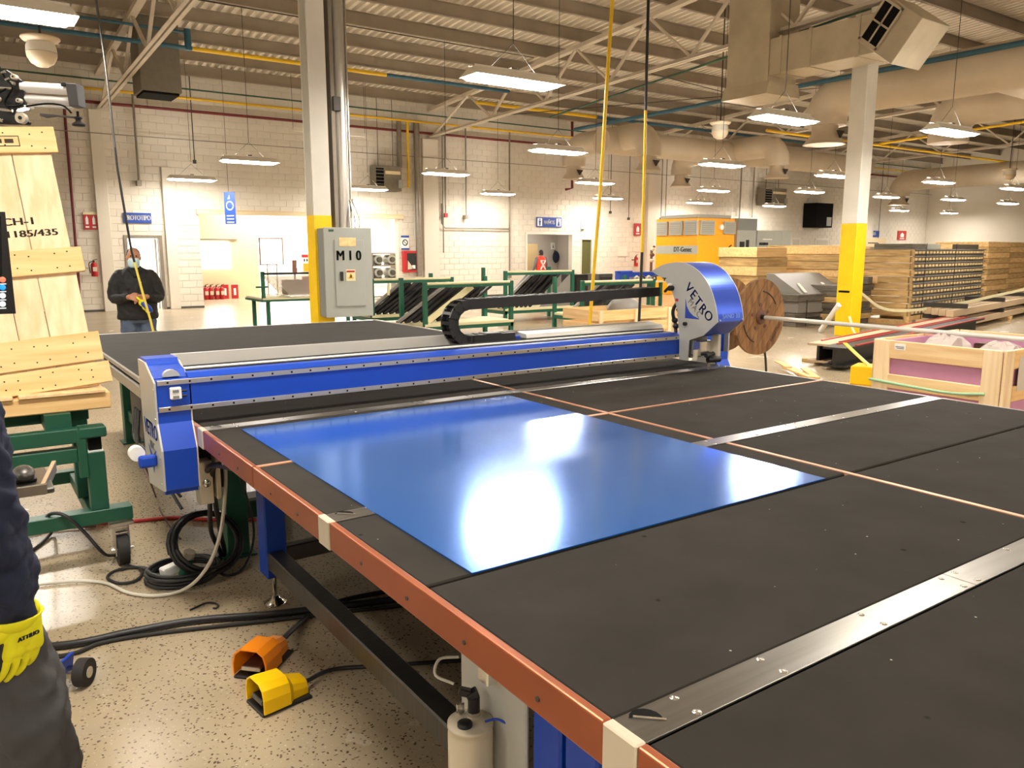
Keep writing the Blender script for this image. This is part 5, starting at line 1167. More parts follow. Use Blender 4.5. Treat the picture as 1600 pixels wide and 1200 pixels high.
# white tube leaning at the column, tapes
q0 = az(1282, 519, 0); 
MB().cyl((q0.x, q0.y, .03), (cx-.03, cy+.25, .62), .055, 14).build('white_tube', 'sign_white', None, label='white plastic tube leaning on the foot of the yellow column', cat='tube')
tp = [V(cx+.345, cy+.05, .86), aD(1380, 482, 17), aD(1430, 484.5, 17), aD(1500, 474, 17.5), aD(1560, 461, 18), aD(1600, 452, 18.5), aD(1660, 436, 19)]
mb = MB(); P = spline(tp, 5)
for a, b2 in zip(P, P[1:]): mb.bar(a, b2, .01, .06)
mb.build('caution_tape', 'pale_rail', None, label='yellow barrier tape sagging from the column across the slatted stack', cat='tape')
mb = MB(); P = spline([V(cx-.01, cy+.02, .4), V(cx-.1, cy-.15, .12), V(cx-.16, cy-.35, .01), V(cx-.9, cy-.6, .005), V(cx-2.2, cy-1.0, .005)], 5)
for a, b2 in zip(P, P[1:]): mb.bar(a, b2, .05, .006)
mb.build('caution_tape', 'pale_rail', None, label='loose pale tape trailing on the floor from the column foot', cat='tape')
# bundle of long steel beams on timbers
Ob = V(10.1, 6.85, .05); ab = math.radians(11); ub = V(math.cos(ab), math.sin(ab), 0); nb = V(-math.sin(ab), math.cos(ab), 0)
for k, x in enumerate((.6, 3.4, 6.2)):
    mb = MB(); rbox(mb, V(Ob.x, Ob.y, 0), ub, nb, x, x+.16, -.6, .5, 0, .048); mb.build('bearer', 'stack_wood', None, .006, label=['timber bearer under the front ends of the steel beams', 'timber bearer under the middle of the steel beams', 'timber bearer under the far ends of the steel beams'][k], cat='timber')
for k in range(2):
    t = thing('steel_beam', ['front dark steel channel with red edges beyond the table', 'rear dark steel channel with red edges beyond the table'][k], 'beam', tuple(Ob), 0, 'long steel beams'); b0_ = -.4+.36*k; s = (0, .3)[k]
    mb = MB(); rbox(mb, Ob, ub, nb, s, 7, b0_, b0_+.33, 0, .03); rbox(mb, Ob, ub, nb, s, 7, b0_, b0_+.33, .25, .28); mb.build('flange', 'beam_tan' if k else 'beam_dark', t)
    mb = MB(); rbox(mb, Ob, ub, nb, s+.02, 7, b0_+.15, b0_+.19, .03, .25); mb.build('web', 'beam_dark', t)
    mb = MB(); rbox(mb, Ob, ub, nb, s+.4, 7, b0_, b0_+.03, .28, .295); rbox(mb, Ob, ub, nb, s+.4, 7, b0_+.27, b0_+.3, .28, .295); mb.build('red_edge', 'red_paint', t, kind='stuff')
Ot = V(16.1, 8.1, .1); at_ = math.radians(11); ut = V(math.cos(at_), math.sin(at_), 0); nt_ = V(-math.sin(at_), math.cos(at_), 0)
for k, x in enumerate((.3, 5, 9.5)):
    mb = MB(); rbox(mb, V(Ot.x, Ot.y, 0), ut, nt_, x, x+.14, -.05, .85, 0, .098); mb.build('bearer', 'stack_wood', None, .006, label=['nearest', 'middle', 'farthest'][k]+' timber bearer under the tan steel tubes', cat='timber')
for k in range(8):
    r_, c_ = k//4, k % 4; mb = MB(); s = .2*c_+.5*r_; rbox(mb, Ot, ut, nt_, s, 11.5, .2*c_, .2*c_+.14, .24*r_, .24*r_+.14); mb.build('steel_tube', 'beam_tan', None, .008, label=['first', 'second', 'third', 'fourth'][c_]+' tan steel tube from the front in the '+['lower', 'upper'][r_]+' row before the slatted stack', cat='tube', group='tan steel tubes')
for k, x in enumerate((1.2, 4.2, 7.2)):
    for r_ in (0, 1): mb = MB(); rbox(mb, Ot, ut, nt_, x, x+.12, -.04, .8, .142+.24*r_, .238+.24*r_); mb.build('spacer_block', 'thin_dark', None, label=['nearest', 'middle', 'farthest'][k]+[' lower', ' upper'][r_]+' dark spacer lying across the tan steel tubes', cat='spacer')
# yellow box, timber and scraps near the table edge
q = V(8.5, 5.55, 0); t = thing('yellow_box', 'yellow steel box beside the pink-lined crate', 'box', tuple(q))
u_ = V(.35, -1, 0).normalized(); n_ = V(1, .35, 0).normalized(); Q0 = aD(1328, 585, 9.35); Q0.z = .12
mb = MB(); rbox(mb, Q0, u_, n_, 0, .75, 0, .35, 0, .22); mb.build('body', 'yellow_paint', t, .01)
mb = MB(); rbox(mb, Q0, u_, n_, .25, .3, -.004, .0, .02, .05); mb.build('clasp', 'ink_black', t)
mb = MB(); rbox(mb, V(Q0.x, Q0.y, 0), u_, n_, -.5, 1.1, -.1, .1, 0, .12); mb.build('timber_block', 'stack_wood', None, .008, label='rough timber lying on the floor under the yellow box', cat='timber')
mb = MB(); P = spline([aD(1320, 536, 9.9), aD(1340, 555, 9.6), aD(1362, 575, 9.3), aD(1368, 582, 9.2)], 4)
for a, b2 in zip(P, P[1:]): mb.bar(a, b2, .05, .012)
mb.build('caution_tape', 'yellow_paint', None, label='yellow and black tape hanging over the beam ends by the yellow box', cat='tape')
for k, (x0, y0, x1, y1) in enumerate(((1240, 575, 1262, 592), (1256, 577, 1276, 592), (1226, 577, 1268, 594), (1214, 570, 1232, 580))):
    a = az(x0, y0, .02); b_ = az(x1, y1, .02)
    MB().bar(V(a.x, a.y, .012+.02*k), V(b_.x, b_.y, .012+.02*k), .09, .02).build('wood_scrap', 'pine_h', None, label=['pale wood strip pointing at the table edge, left of two', 'pale wood strip pointing at the table edge, right of two', 'broken pine board lying behind the table corner', 'short pine slat lying below the cable reel'][k], cat='wood scrap')
# ---------------------------------------------------------------- crate with pink foam
KX, KY0, KY1, KZ = 6.2, 2.68, 3.66, .975; KX1 = 7.55
ck = thing('foam_crate', 'pine crate lined with pink foam board standing beyond the table edge', 'crate', ((KX+KX1)/2, (KY0+KY1)/2, 0))
def crate_face_x(x, s, par, ya, yb):
    """frame boards in a plane of constant x; s=-1 outside toward -x"""
    x0, x1 = (x-.025, x) if s < 0 else (x, x+.025)
    for a, b2 in ((ya, ya+.13), (yb-.13, yb)): box('corner_board', 'pine', par, x0, x1, a, b2, 0, KZ, .004)
    for z0, z1 in ((KZ-.145, KZ), (.585, .7), (.3, .42), (.0, .14)): box('rail_board', 'pine_y', par, x0, x1, ya+.13, yb-.13, z0, z1, .004)
def crate_face_y(y, s, par, xa, xb):
    y0, y1 = (y-.025, y) if s < 0 else (y, y+.025)
    for a, b2 in ((xa, xa+.13), ((xa+xb)/2-.06, (xa+xb)/2+.06), (xb-.13, xb)): box('corner_board', 'pine', par, a, b2, y0, y1, 0, KZ, .004)
    for z0, z1 in ((KZ-.145, KZ), (.585, .7), (.3, .42), (.0, .14)):
        for a, b2 in ((xa+.13, (xa+xb)/2-.06), ((xa+xb)/2+.06, xb-.13)): box('rail_board', 'pine_h', par, a, b2, y0, y1, z0, z1, .004)
crate_face_x(KX, -1, ck, KY0, KY1); crate_face_x(KX1, 1, ck, KY0, KY1); crate_face_y(KY0, -1, ck, KX, KX1); crate_face_y(KY1, 1, ck, KX, KX1)
for nm in (0,): 
    box('foam_board', 'foam_pink', ck, KX+.001, KX+.04, KY0+.01, KY1-.01, .02, KZ-.02); box('foam_board', 'foam_pink', ck, KX1-.04, KX1-.001, KY0+.01, KY1-.01, .02, KZ-.02)
    box('foam_board', 'foam_pink', ck, KX+.04, KX1-.04, KY0+.001, KY0+.04, .02, KZ-.02); box('foam_board', 'foam_pink', ck, KX+.04, KX1-.04, KY1-.04, KY1-.001, .02, KZ-.02)
box('floor_board', 'pine_h', ck, KX, KX1, KY0, KY1, 0, .02)
box('shipping_label', 'sign_white', ck, KX-.027, KX-.025, KY1-.26, KY1-.17, KZ-.07, KZ-.02)
MB().box(KX-.028, KX-.027, KY1-.25, KY1-.19, KZ-.06, KZ-.055).box(KX-.028, KX-.027, KY1-.25, KY1-.18, KZ-.048, KZ-.043).build('print_line', 'ink_black', ck)
box('document_pouch', 'cord_gray', ck, KX+.2, KX+.42, KY0-.028, KY0-.025, .66, .92)
mb = MB(); P = spline([V(KX-.035, KY1+.02, .64), V(KX-.045, 3.3, .625), V(KX-.045, 3.0, .62), V(KX-.03, KY0+.09, .645)], 5); mb.tube(P, .012, 6); mb.build('mint_cord', 'mint_strap', ck)
for k, (y, z) in enumerate(((KY1-.07, .5), (KY0+.06, .46), (KY0+.06, .36))): MB().box(KX-.027, KX-.025, y-.03, y+.03, z-.035, z-.03).box(KX-.027, KX-.025, y-.02, y-.012, z-.03, z+.03).box(KX-.027, KX-.025, y+.012, y+.02, z-.03, z+.02).build('stamp', 'stencil', ck)
random.seed(11)
def lump(name, lab, c, r, m):
    mb = MB(); n = 14; vs = []
    for i in range(7):
        for k in range(n):
            t = PI*(i+.5)/7-PI/2; q = random.uniform(.8, 1.15); vs.append((c[0]+r[0]*q*math.cos(t)*math.cos(2*PI*k/n), c[1]+r[1]*q*math.cos(t)*math.sin(2*PI*k/n), c[2]+r[2]*q*math.sin(t)))
    mb.add(vs, [(i*n+k, i*n+(k+1) % n, (i+1)*n+(k+1) % n, (i+1)*n+k) for i in range(6) for k in range(n)]+[tuple(range(n))[::-1], tuple(range(6*n, 7*n))], 0, False); mb.build(name, m, None, label=lab, cat='packing')
lump('plastic_film', 'clear plastic film bunched at the left inside the pink crate', (6.75, 3.38, .86), (.26, .17, .14), 'plastic_wrap')
lump('plastic_film', 'clear plastic film bunched at the right inside the pink crate', (6.75, 2.94, .85), (.24, .17, .13), 'plastic_wrap')
MB().box(6.95, 7.15, 3.12, 3.25, .3, .93).build('carton', 'brown_metal', None, .01, label='brown carton standing among the film in the pink crate', cat='carton')
# neighbour crate
ck2 = copy_tree(ck); ck2['label'] = 'second pine crate at the right edge behind the foam-lined one'; place(ck2, ((KX+KX1)/2+1.05, (KY0+KY1)/2-1.12, 0))
for ch in list(ck2.children):
    if ch.name.split('.')[0] in ('mint_cord', 'shipping_label', 'print_line', 'stamp', 'document_pouch'): bpy.data.objects.remove(ch)
# ---------------------------------------------------------------- cable reel on its rod
SX, SY, SZ, SR = 6.92, 5.4, 1.0, .4
sl = thing('cable_reel', 'wooden cable reel threaded on a long steel rod behind the machine head', 'cable reel', (SX, SY, SZ))
def disc(y0, y1, nm, face):
    nb_ = 7; w_ = 2*SR/nb_; c45 = math.radians(-38)
    for k in range(nb_):
        a = -SR+k*w_; b2 = a+w_-.004; pts = []
        for s_ in (0, 1):
            ss = [a+(b2-a)*j/4 for j in range(5)]
            row = [(x, math.sqrt(max(0, SR*SR-x*x))) for x in ss]
            pts += row if s_ == 0 else [(x, -z) for x, z in row[::-1]]
        pts = [(SX+x*math.cos(c45)-z*math.sin(c45), SZ+x*math.sin(c45)+z*math.cos(c45)) for x, z in pts]
        dd = []
        for q in pts:
            if not dd or (Vector(q)-Vector(dd[-1])).length > .002: dd.append(q)
        MB().prism(dd, 'y', y0, y1-.002*(k % 2)).build('plank', 'reel_wood', sl)
disc(SY, SY+.035, 'front', True); disc(SY+.42, SY+.455, 'rear', False)
MB().cyl((SX, SY+.036, SZ), (SX, SY+.418, SZ), .2, 24).build('drum', 'reel_wood', sl)
for k in range(5): t_ = 2*PI*k/5+.4; MB().cyl((SX+.13*math.cos(t_), SY-.006, SZ+.13*math.sin(t_)), (SX+.13*math.cos(t_), SY+.002, SZ+.13*math.sin(t_)), .02, 10).build('bolt_head', 'brown_metal', sl)
MB().lathe([(.075, 0), (.075, .012), (.05, .02), (.028, .02)], (SX, SY, SZ), 20, 0, Vector((0, -1, 0))).build('hub_plate', 'brown_metal', sl)
for a0 in (.5, 3.4):
    MB().tube([(SX+.27*math.cos(a0+.11*k), SY-.004, SZ+.27*math.sin(a0+.11*k)) for k in range(10)], .006, 6).build('groove', 'thin_dark', sl)
text('stamp', 'INDUSTRIAL', .05, (SX+.27, SY-.002, SZ-.17), (math.cos(math.radians(52)), 0, math.sin(math.radians(52))), (-math.sin(math.radians(52)), 0, math.cos(math.radians(52))), 'stencil', sl, .9, 0)
rd = thing('steel_rod', 'long grey steel rod carrying the reel and resting on the pink-lined crate', 'rod', (SX, 3.8, SZ))
MB().cyl((SX, SY+1.0, SZ), (SX, 1.2, SZ-.005), .021, 12).build('rod', 'silver_paint', rd); MB().cyl((SX, SY-.06, SZ), (SX, SY-.02, SZ), .026, 14).build('collar', 'black_plastic', rd)
st = thing('timber_stand', 'pine trestle post holding the reel rod behind the cutting head', 'stand', (SX, 6.2, 0))
MB().box(SX-.06, SX+.06, 6.1, 6.22, 0, .984).build('post', 'pine', st, .004); MB().box(SX-.3, SX+.3, 6.08, 6.24, 0, .06).build('foot', 'pine_h', st, .004)
MB().tube(spline([(SX+.1, SY+.1, SZ-.2), (SX+.2, SY+.08, .62), (SX+.21, SY+.05, .4), (SX+.17, SY, .15), (SX+.1, SY-.2, .015), (SX-.2, SY-.4, .015)], 6), .012, 8).build('loose_cable', 'black_plastic', None, label='black cable end hanging from the wooden reel to the floor', cat='cable')
MB().ball((7.35, 6.1, .06), .3, .16, .06, 12).build('wood_shavings', 'pale_rail', None, label='heap of pale wood shavings on the floor behind the reel', cat='shavings')
# ================================================================ green cart and leaning crate lid at left
gc = thing('panel_cart', 'heavy green steel cart on casters under the leaning pine crate lid', 'cart', (-.4, 4.9, 0))
CX = .665
MB().box(-1.6, CX, 4.56, 4.65, .265, .34).build('base_beam', 'cart_green', gc, .004)
MB().box(-1.6, CX-.02, 5.5, 5.58, .265, .34).build('base_beam', 'cart_green', gc, .004)
MB().box(.46, .54, 4.65, 5.5, .265, .33).build('side_beam', 'cart_green', gc, .004); MB().box(-1.4, -1.32, 4.65, 5.5, .265, .33).build('side_beam', 'cart_green', gc, .004)
ps = box('post', 'cart_green', gc, .47, .555, 4.57, 4.65, .34, .655, .004); box('post_cap', 'white_plastic', ps, .475, .55, 4.575, 4.645, .655, .663)
box('inner_post', 'black_matte', gc, .485, .545, 4.585, 4.64, .663, .735)
box('sleeve', 'cart_green', gc, .43, .475, 4.555, 4.6, .525, .78, .006)
MB().box(.44, .57, 4.55, 4.66, .735, .79).build('bracket', 'cart_green', gc, .006)
MB().box(-1.6, .44, 4.56, 4.63, .715, .79).build('upper_rail', 'cart_green', gc, .004); MB().box(-1.6, .43, 4.57, 4.64, .61, .685).build('lower_rail', 'cart_green', gc, .004)
MB().box(-1.6, .53, 4.88, 4.96, .775, .861).build('rear_rail', 'cart_green', gc, .004)
for x in (-1.3, .44): box('rear_post', 'cart_green', gc, x, x+.08, 4.88, 4.95, .33, .775, .004)
MB().bar((.5, 4.62, .62), (.5, 4.9, .62), .05, .05).build('tie_bar', 'pipe_gray', gc); MB().bar((-1.3, 4.62, .62), (-1.3, 4.9, .62), .05, .05).build('tie_bar', 'cart_green', gc)
for (x, y) in ((.605, 4.62), (-1.4, 4.62), (.58, 5.54), (-1.4, 5.54)):
    cs = MB().box(x-.06, x+.06, y-.06, y+.06, .235, .25).build('caster_plate', 'bright_metal', gc)
    mb = MB(); mb.box(x-.038, x-.031, y-.035, y+.035, .06, .235); mb.box(x+.031, x+.038, y-.035, y+.035, .06, .235); mb.cyl((x-.055, y, .085), (x+.055, y, .085), .014, 10); mb.cyl((x-.03, y, .21), (x+.03, y, .21), .03, 12); mb.build('caster_fork', 'bright_metal', cs)
    MB().cyl((x-.027, y, .085), (x+.027, y, .085), .0845, 24).build('caster_wheel', 'rubber', cs, .006)
# crate lid, rotated a little in its own plane and leaning back
a_ = math.radians(4.6); B_ = V(.617, 4.77, .955); eh = V(-math.cos(a_), 0, -math.sin(a_)); eu = V(-math.sin(a_), .24, math.cos(a_)).normalized(); en = eh.cross(eu).normalized()
if en.y > 0: en = -en
ld = thing('crate_lid', 'tall pine plank crate lid with stencilled letters, leaning at the left edge', 'crate lid', tuple(B_))
def lbox(nm, h0, h1, u0, u1, n0, n1, m, par=ld, bev=.003):
    vs = [B_+eh*h+eu*q+en*nn for nn in (n0, n1) for q in (u0, u1) for h in (h0, h1)]
    return MB().add(vs, [(0, 2, 3, 1), (4, 5, 7, 6), (0, 1, 5, 4), (2, 6, 7, 3), (0, 4, 6, 2), (1, 3, 7, 5)]).build(nm, m, par, bev)
pw_ = (.185, .14, .15, .15, .16, .15); h = .035
for w_ in pw_: lbox('plank', h, h+w_-.004, .02, 1.42, 0, .025, 'pine'); h += w_
nails = MB()
for u0, u1, h0 in ((1.29, 1.43, .0), (.64, .775, -.01), (.155, .31, -.01), (.03, .145, -.03)): lbox('batten', h0, .95, u0, u1, .027, .05, 'pine_h')
for u0, u1 in ((1.29, 1.43), (.64, .775), (.155, .31), (.03, .145)):
    for hh in (.06, .12, .24, .3, .4, .46, .56, .6):
        for f_ in (.25, .75):
            c = B_+eh*hh+eu*(u0+(u1-u0)*(f_+random.uniform(-.1, .1)))+en*.0501; nails.cyl(c, c+en*.0008, .0045, 6)
nails.build('nail_heads', 'stencil', ld, kind='stuff')
def lpt(x, y):
    d, _ = ray(x, y); o = V(0, 0, H); q = B_+en*.0258; t = (q-o).dot(en)/d.dot(en); return o+d*t
q = lpt(24, 347); text('stencil', 'SCH-1', .055, q, -eh, eu, 'stencil', ld, 1.25, .0025)
q = lpt(50, 365); text('stencil', '1185/435', .05, q, -eh, eu, 'stencil', ld, 1.3, .0025)
q = lpt(7, 223)
for k, (du, dh, w_, h_) in enumerate(((.026, 0, .13, .004), (-.026, 0, .13, .004), (0, .065, .004, .056), (0, -.065, .004, .056), (0, .03, .035, .022), (0, -.02, .04, .022))):
    c = q+en*.026; vs = [c+eh*(dh+i*w_/2)+eu*(du+j*h_/2)+en*.0004 for i, j in ((-1, -1), (1, -1), (1, 1), (-1, 1))]; MB().add(vs, [(0, 1, 2, 3)]).build('heat_stamp', 'stencil', ld)
MB().box(-1.1, .62, 4.68, 4.86, .862, .95).build('sill_timber', 'pine_h', ld, .006)
for k, (bx, w_) in enumerate(((.2, .4), (-.25, .43), (-.7, .43))): box('sill_board', 'pine_y', ld, bx, bx+w_-.005, 4.66, 4.9, .951, .968, .002)
for x in (.3, -.6): box('cart_block', 'cart_green', gc, x, x+.12, 4.63, 4.88, .775, .861)
# ---------------------------------------------------------------- operator console (mostly outside the frame)
cn = thing('operator_console', 'black computer screen and mouse tray on a wheeled stand at the left edge', 'computer', (-.45, 2.95, 0))
tr = aY(8, 331, 2.8); brr = aY(25, 490, 2.8)
mb = MB(); mb.prism([(tr.x-.5, tr.z), (tr.x, tr.z), (brr.x, brr.z), (brr.x-.56, brr.z)], 'y', 2.8, 2.835); scn = mb.build('monitor', 'black_plastic', cn, .004)
mb = MB(); mb.prism([(tr.x-.49, tr.z-.012), (tr.x-.012, tr.z-.012), (brr.x-.03, brr.z+.03), (brr.x-.55, brr.z+.03)], 'y', 2.7985, 2.8); mb.build('screen', 'screen', scn)
for k, (px, py, m) in enumerate(((4, 437, 'icon_orange'), (4, 449, 'icon_blue'), (4, 462, 'icon_white'), (4, 475, 'icon_white'))):
    q = aY(px, py, 2.797); MB().lathe([(.0085, 0), (.007, .0008), (0, .0008)], (q.x, 2.7978, q.z), 12, 0, Vector((0, -1, 0))).build('icon', m, scn)
    MB().box(q.x-.008, q.x+.008, 2.797, 2.798, q.z-.014, q.z-.011).build('icon_caption', 'icon_white', scn)
t0 = aY(20, 706, 2.9); t1 = aY(78, 702, 2.9); zt0 = .985
MB().box(t1.x-.5, t1.x-.01, 2.72, 3.0, zt0-.018, zt0).build('mouse_tray', 'dark_steel', cn, .004)
MB().bar((t1.x-.04, 2.715, zt0), (t1.x+.015, 3.0, zt0), .012, .035).build('tray_edge', 'bright_metal', cn); MB().bar((t1.x-.5, 2.715, zt0), (t1.x-.03, 2.715, zt0), .012, .03).build('tray_edge', 'pipe_gray', cn)
MB().box(-.52, -.42, 2.9, 3.0, .12, 1.75).build('post', 'pipe_gray', cn, .006); MB().box(-.5, -.44, 2.83, 2.92, 1.55, 1.65).build('screen_arm', 'dark_steel', cn); MB().box(-.5, -.3, 2.88, 2.96, .9, .97).build('tray_arm', 'dark_steel', cn)
c0 = az(118, 1050, .055)
MB().bar((-.47, 2.95, .11), (c0.x-.1, c0.y+.02, .1), .08, .05).build('base_arm', 'mach_blue', cn, .005); MB().bar((-.47, 2.95, .11), (-.95, 3.3, .1), .08, .05).build('base_arm', 'mach_blue', cn); MB().bar((-.47, 2.95, .11), (-.6, 2.5, .1), .08, .05).build('base_arm', 'mach_blue', cn)
er = V(.822, -.569, 0)
wh = MB().cyl(c0+er*.012, c0+er*.055, .0545, 24).build('caster_wheel', 'rubber', cn, .006)
MB().cyl(c0+er*.0545, c0+er*.0575, .022, 14).build('wheel_hub', 'clip_cream', wh); MB().cyl(c0-er*.08, c0+er*.015, .026, 14).build('axle', 'chrome', cn)
mb = MB(); mb.bar(c0-er*.045+V(0, 0, -.03), c0-er*.03+V(0, 0, .065), .09, .014, 0, er); mb.build('wheel_bracket', 'mach_blue', cn, .003)
for p in ((-.95, 3.3), (-.6, 2.5)): MB().cyl((p[0]-.02, p[1], .0535), (p[0]+.02, p[1], .0535), .0535, 20).build('caster_wheel', 'rubber', cn)
ms = thing('track_ball', 'dark metallic rounded mouse on the tray beside the worker', 'mouse', (t0.x, 2.86, zt0)); q = aY(33, 707, 2.84)
MB().ball((q.x, 2.84, zt0+.026), .032, .05, .026, 18).build('shell', 'dark_steel', ms); MB().box(q.x-.03, q.x+.034, 2.82, 2.87, zt0, zt0+.014).build('base', 'black_plastic', ms, .004)
# ---------------------------------------------------------------- lifting manipulator head, top left
lm_ = thing('lifting_head', 'dark plate lifting head with silver cylinders and small rollers, upper left corner', 'lifter', (-1.0, 2.2, 0))
OD = 2.6; kk = OD/1300.0; P0 = aD(60, 150, OD); eR = V(math.cos(AZ), -math.sin(AZ), 0); eN = V(-math.sin(AZ), -math.cos(AZ), 0)
def hp_(x, y, n=0): return P0+eR*(x-60)*kk+V(0, 0, (150-y)*kk*1.0)+eN*n
def hplate(nm, poly, n0, n1, m, bev=.0015):
    k = len(poly); vs = [hp_(x, y, n0) for x, y in poly]+[hp_(x, y, n1) for x, y in poly]
    return MB().add(vs, [(i, (i+1) % k, k+(i+1) % k, k+i) for i in range(k)]+[tuple(range(k))[::-1], tuple(range(k, 2*k))]).build(nm, m, lm_, bev)
hplate('side_plate', [(-60, 118), (18, 112), (40, 128), (42, 166), (26, 170), (20, 180), (46, 190), (44, 194), (-60, 192)], 0, .012, 'dark_steel' if False else 'black_plastic')
for y0, y1, r_ in ((129, 145, .016), (148, 160, .012), (162, 166, .004)):
    MB().cyl(hp_(36, (y0+y1)/2-.5, .0), hp_(112, (y0+y1)/2+4, .0), r_, 18).build('cylinder', 'cyl_white', lm_)
hplate('end_block', [(110, 133), (127, 134), (128, 167), (113, 167)], -.02, .025, 'block_dark')
hplate('cylinder_port', [(104, 132), (111, 132), (111, 138), (104, 138)], -.01, .03, 'black_plastic')
for x, y, r_ in ((37, 185, .0165), (32, 124, .008), (1, 121, .008), (36, 159, .007), (2, 156, .008), (28, 133, .005)):
    w__ = MB().cyl(hp_(x, y, .013), hp_(x, y, .03), r_, 20).build('roller', 'clip_cream', lm_); MB().cyl(hp_(x, y, .03), hp_(x, y, .032), r_*.35, 12).build('roller_hub', 'ink_black', w__)
for a, b2, r_ in (((-20, 139), (28, 141), .004), ((5, 172), (24, 174), .005), ((-10, 184), (8, 189), .005)): MB().cyl(hp_(a[0], a[1], .022), hp_(b2[0], b2[1], .022), r_, 10).build('pin', 'bright_metal', lm_)
for pts in ([(10, 102), (16, 118), (22, 128), (30, 140), (22, 152), (16, 162), (22, 172)], [(20, 168), (30, 168), (42, 166)], [(-5, 150), (8, 148), (20, 142)], [(48, 168), (80, 164), (102, 166), (112, 172), (117, 178)]):
    MB().tube(spline([hp_(x, y, .03) for x, y in pts], 5), .0028, 6).build('air_hose', 'black_matte', lm_)
for x, y in ((10, 102), (18, 118), (23, 128)): MB().cyl(hp_(x-3, y+1, .03), hp_(x+3, y-1, .03), .004, 8).build('fitting', 'bright_metal', lm_)
hplate('nozzle', [(41, 165), (52, 166), (52, 170), (42, 169)], .0, .02, 'white_plastic')
MB().lathe([(0, .0), (.018, .0), (.02, .006), (.008, .014), (.008, .02), (.013, .024), (.013, .027), (.004, .03), (.004, .045), (0, .045)], hp_(119, 195.5, .0), 18).build('suction_cup', 'black_plastic', lm_)
hplate('cup_arm', [(60, 176), (118, 181), (118, 184), (86, 181), (70, 183), (60, 180)], -.004, .004, 'block_dark')
MB().bar(hp_(-300, 150, .0), hp_(-58, 150, .0), .06, .06).build('arm', 'dark_steel', lm_); mp_ = hp_(-300, 150, 0); MB().cyl((mp_.x, mp_.y, 0), (mp_.x, mp_.y, mp_.z+.1), .05, 16).build('mast', 'dark_steel', lm_); MB().cyl((mp_.x, mp_.y, 0), (mp_.x, mp_.y, .02), .2, 20).build('mast_foot', 'dark_steel', lm_)
# ================================================================ people
def loft(mb, rings, n=20):
    vs = []
    for cx_, cy_, z, rx, ry in rings: vs += [V(cx_+rx*math.cos(2*PI*k/n), cy_+ry*math.sin(2*PI*k/n), z) for k in range(n)]
    m = len(rings); mb.add(vs, [(i*n+k, i*n+(k+1) % n, (i+1)*n+(k+1) % n, (i+1)*n+k) for i in range(m-1) for k in range(n)]+[tuple(range(n))[::-1], tuple(range((m-1)*n, m*n))], 0, True)
def limb(mb, pts, k=6):
    P = spline([p[:3] for p in pts], k); rs = []
    for i in range(len(pts)-1):
        for j in range(k): rs.append(pts[i][3]+(pts[i+1][3]-pts[i][3])*j/k)
    rs.append(pts[-1][3]); mb.tube(P, rs, 12); mb.ball(P[0], rs[0]*.98); mb.ball(P[-1], rs[-1]*.98)
def fuse(o, vox, it=4, wr_=None):
    r = o.modifiers.new('remesh', 'REMESH'); r.mode = 'VOXEL'; r.voxel_size = vox; r.use_smooth_shade = True
    s = o.modifiers.new('smooth', 'SMOOTH'); s.iterations = it; s.factor = .5
    if wr_:
        tx = bpy.data.textures.new('folds', 'CLOUDS'); tx.noise_scale = wr_[1]; tx.noise_depth = 2
        d = o.modifiers.new('folds', 'DISPLACE'); d.texture = tx; d.strength = wr_[0]; d.mid_level = .5; d.texture_coords = 'LOCAL'
    return o
def head(mb, c, yaw=0, s=1.0):
    """head with chin, nose, brow and ears; faces local -y turned by yaw"""
    n, m = 24, 16; vs = []; old = mb.X; M = Matrix.Translation(Vector(c)) @ Matrix.Rotation(yaw, 4, 'Z'); mb.X = (old @ M) if old is not None else M
    for i in range(m+1):
        t = PI*i/m-PI/2; z = math.sin(t); r = math.cos(t)
        for k in range(n):
            a = 2*PI*k/n; x = r*math.cos(a)*.076; y = r*math.sin(a)*.096; zz = z*.118
            if z < 0: x *= 1-.3*(-z)**1.4; y = y*(1-.18*(-z)) - (.012*(-z) if math.sin(a) < 0 else 0)
            f = max(0, -math.sin(a))**10*r
            y -= f*.022*math.exp(-((z+.12)/.16)**2); y += f*.0*z
            e = math.exp(-((abs(x)-.032)/.014)**2-((z-.06)/.1)**2)*(1 if y < -.04 else 0); y += .008*e
            vs.append(V(x*s, y*s, zz*s))
    mb.add(vs, [(i*n+k, i*n+(k+1) % n, (i+1)*n+(k+1) % n, (i+1)*n+k) for i in range(m) for k in range(n)], 0, True)
    for sx in (-1, 1): mb.ball((sx*.078*s, .008*s, -.01*s), .012*s, .02*s, .032*s, 10)
    mb.X = old
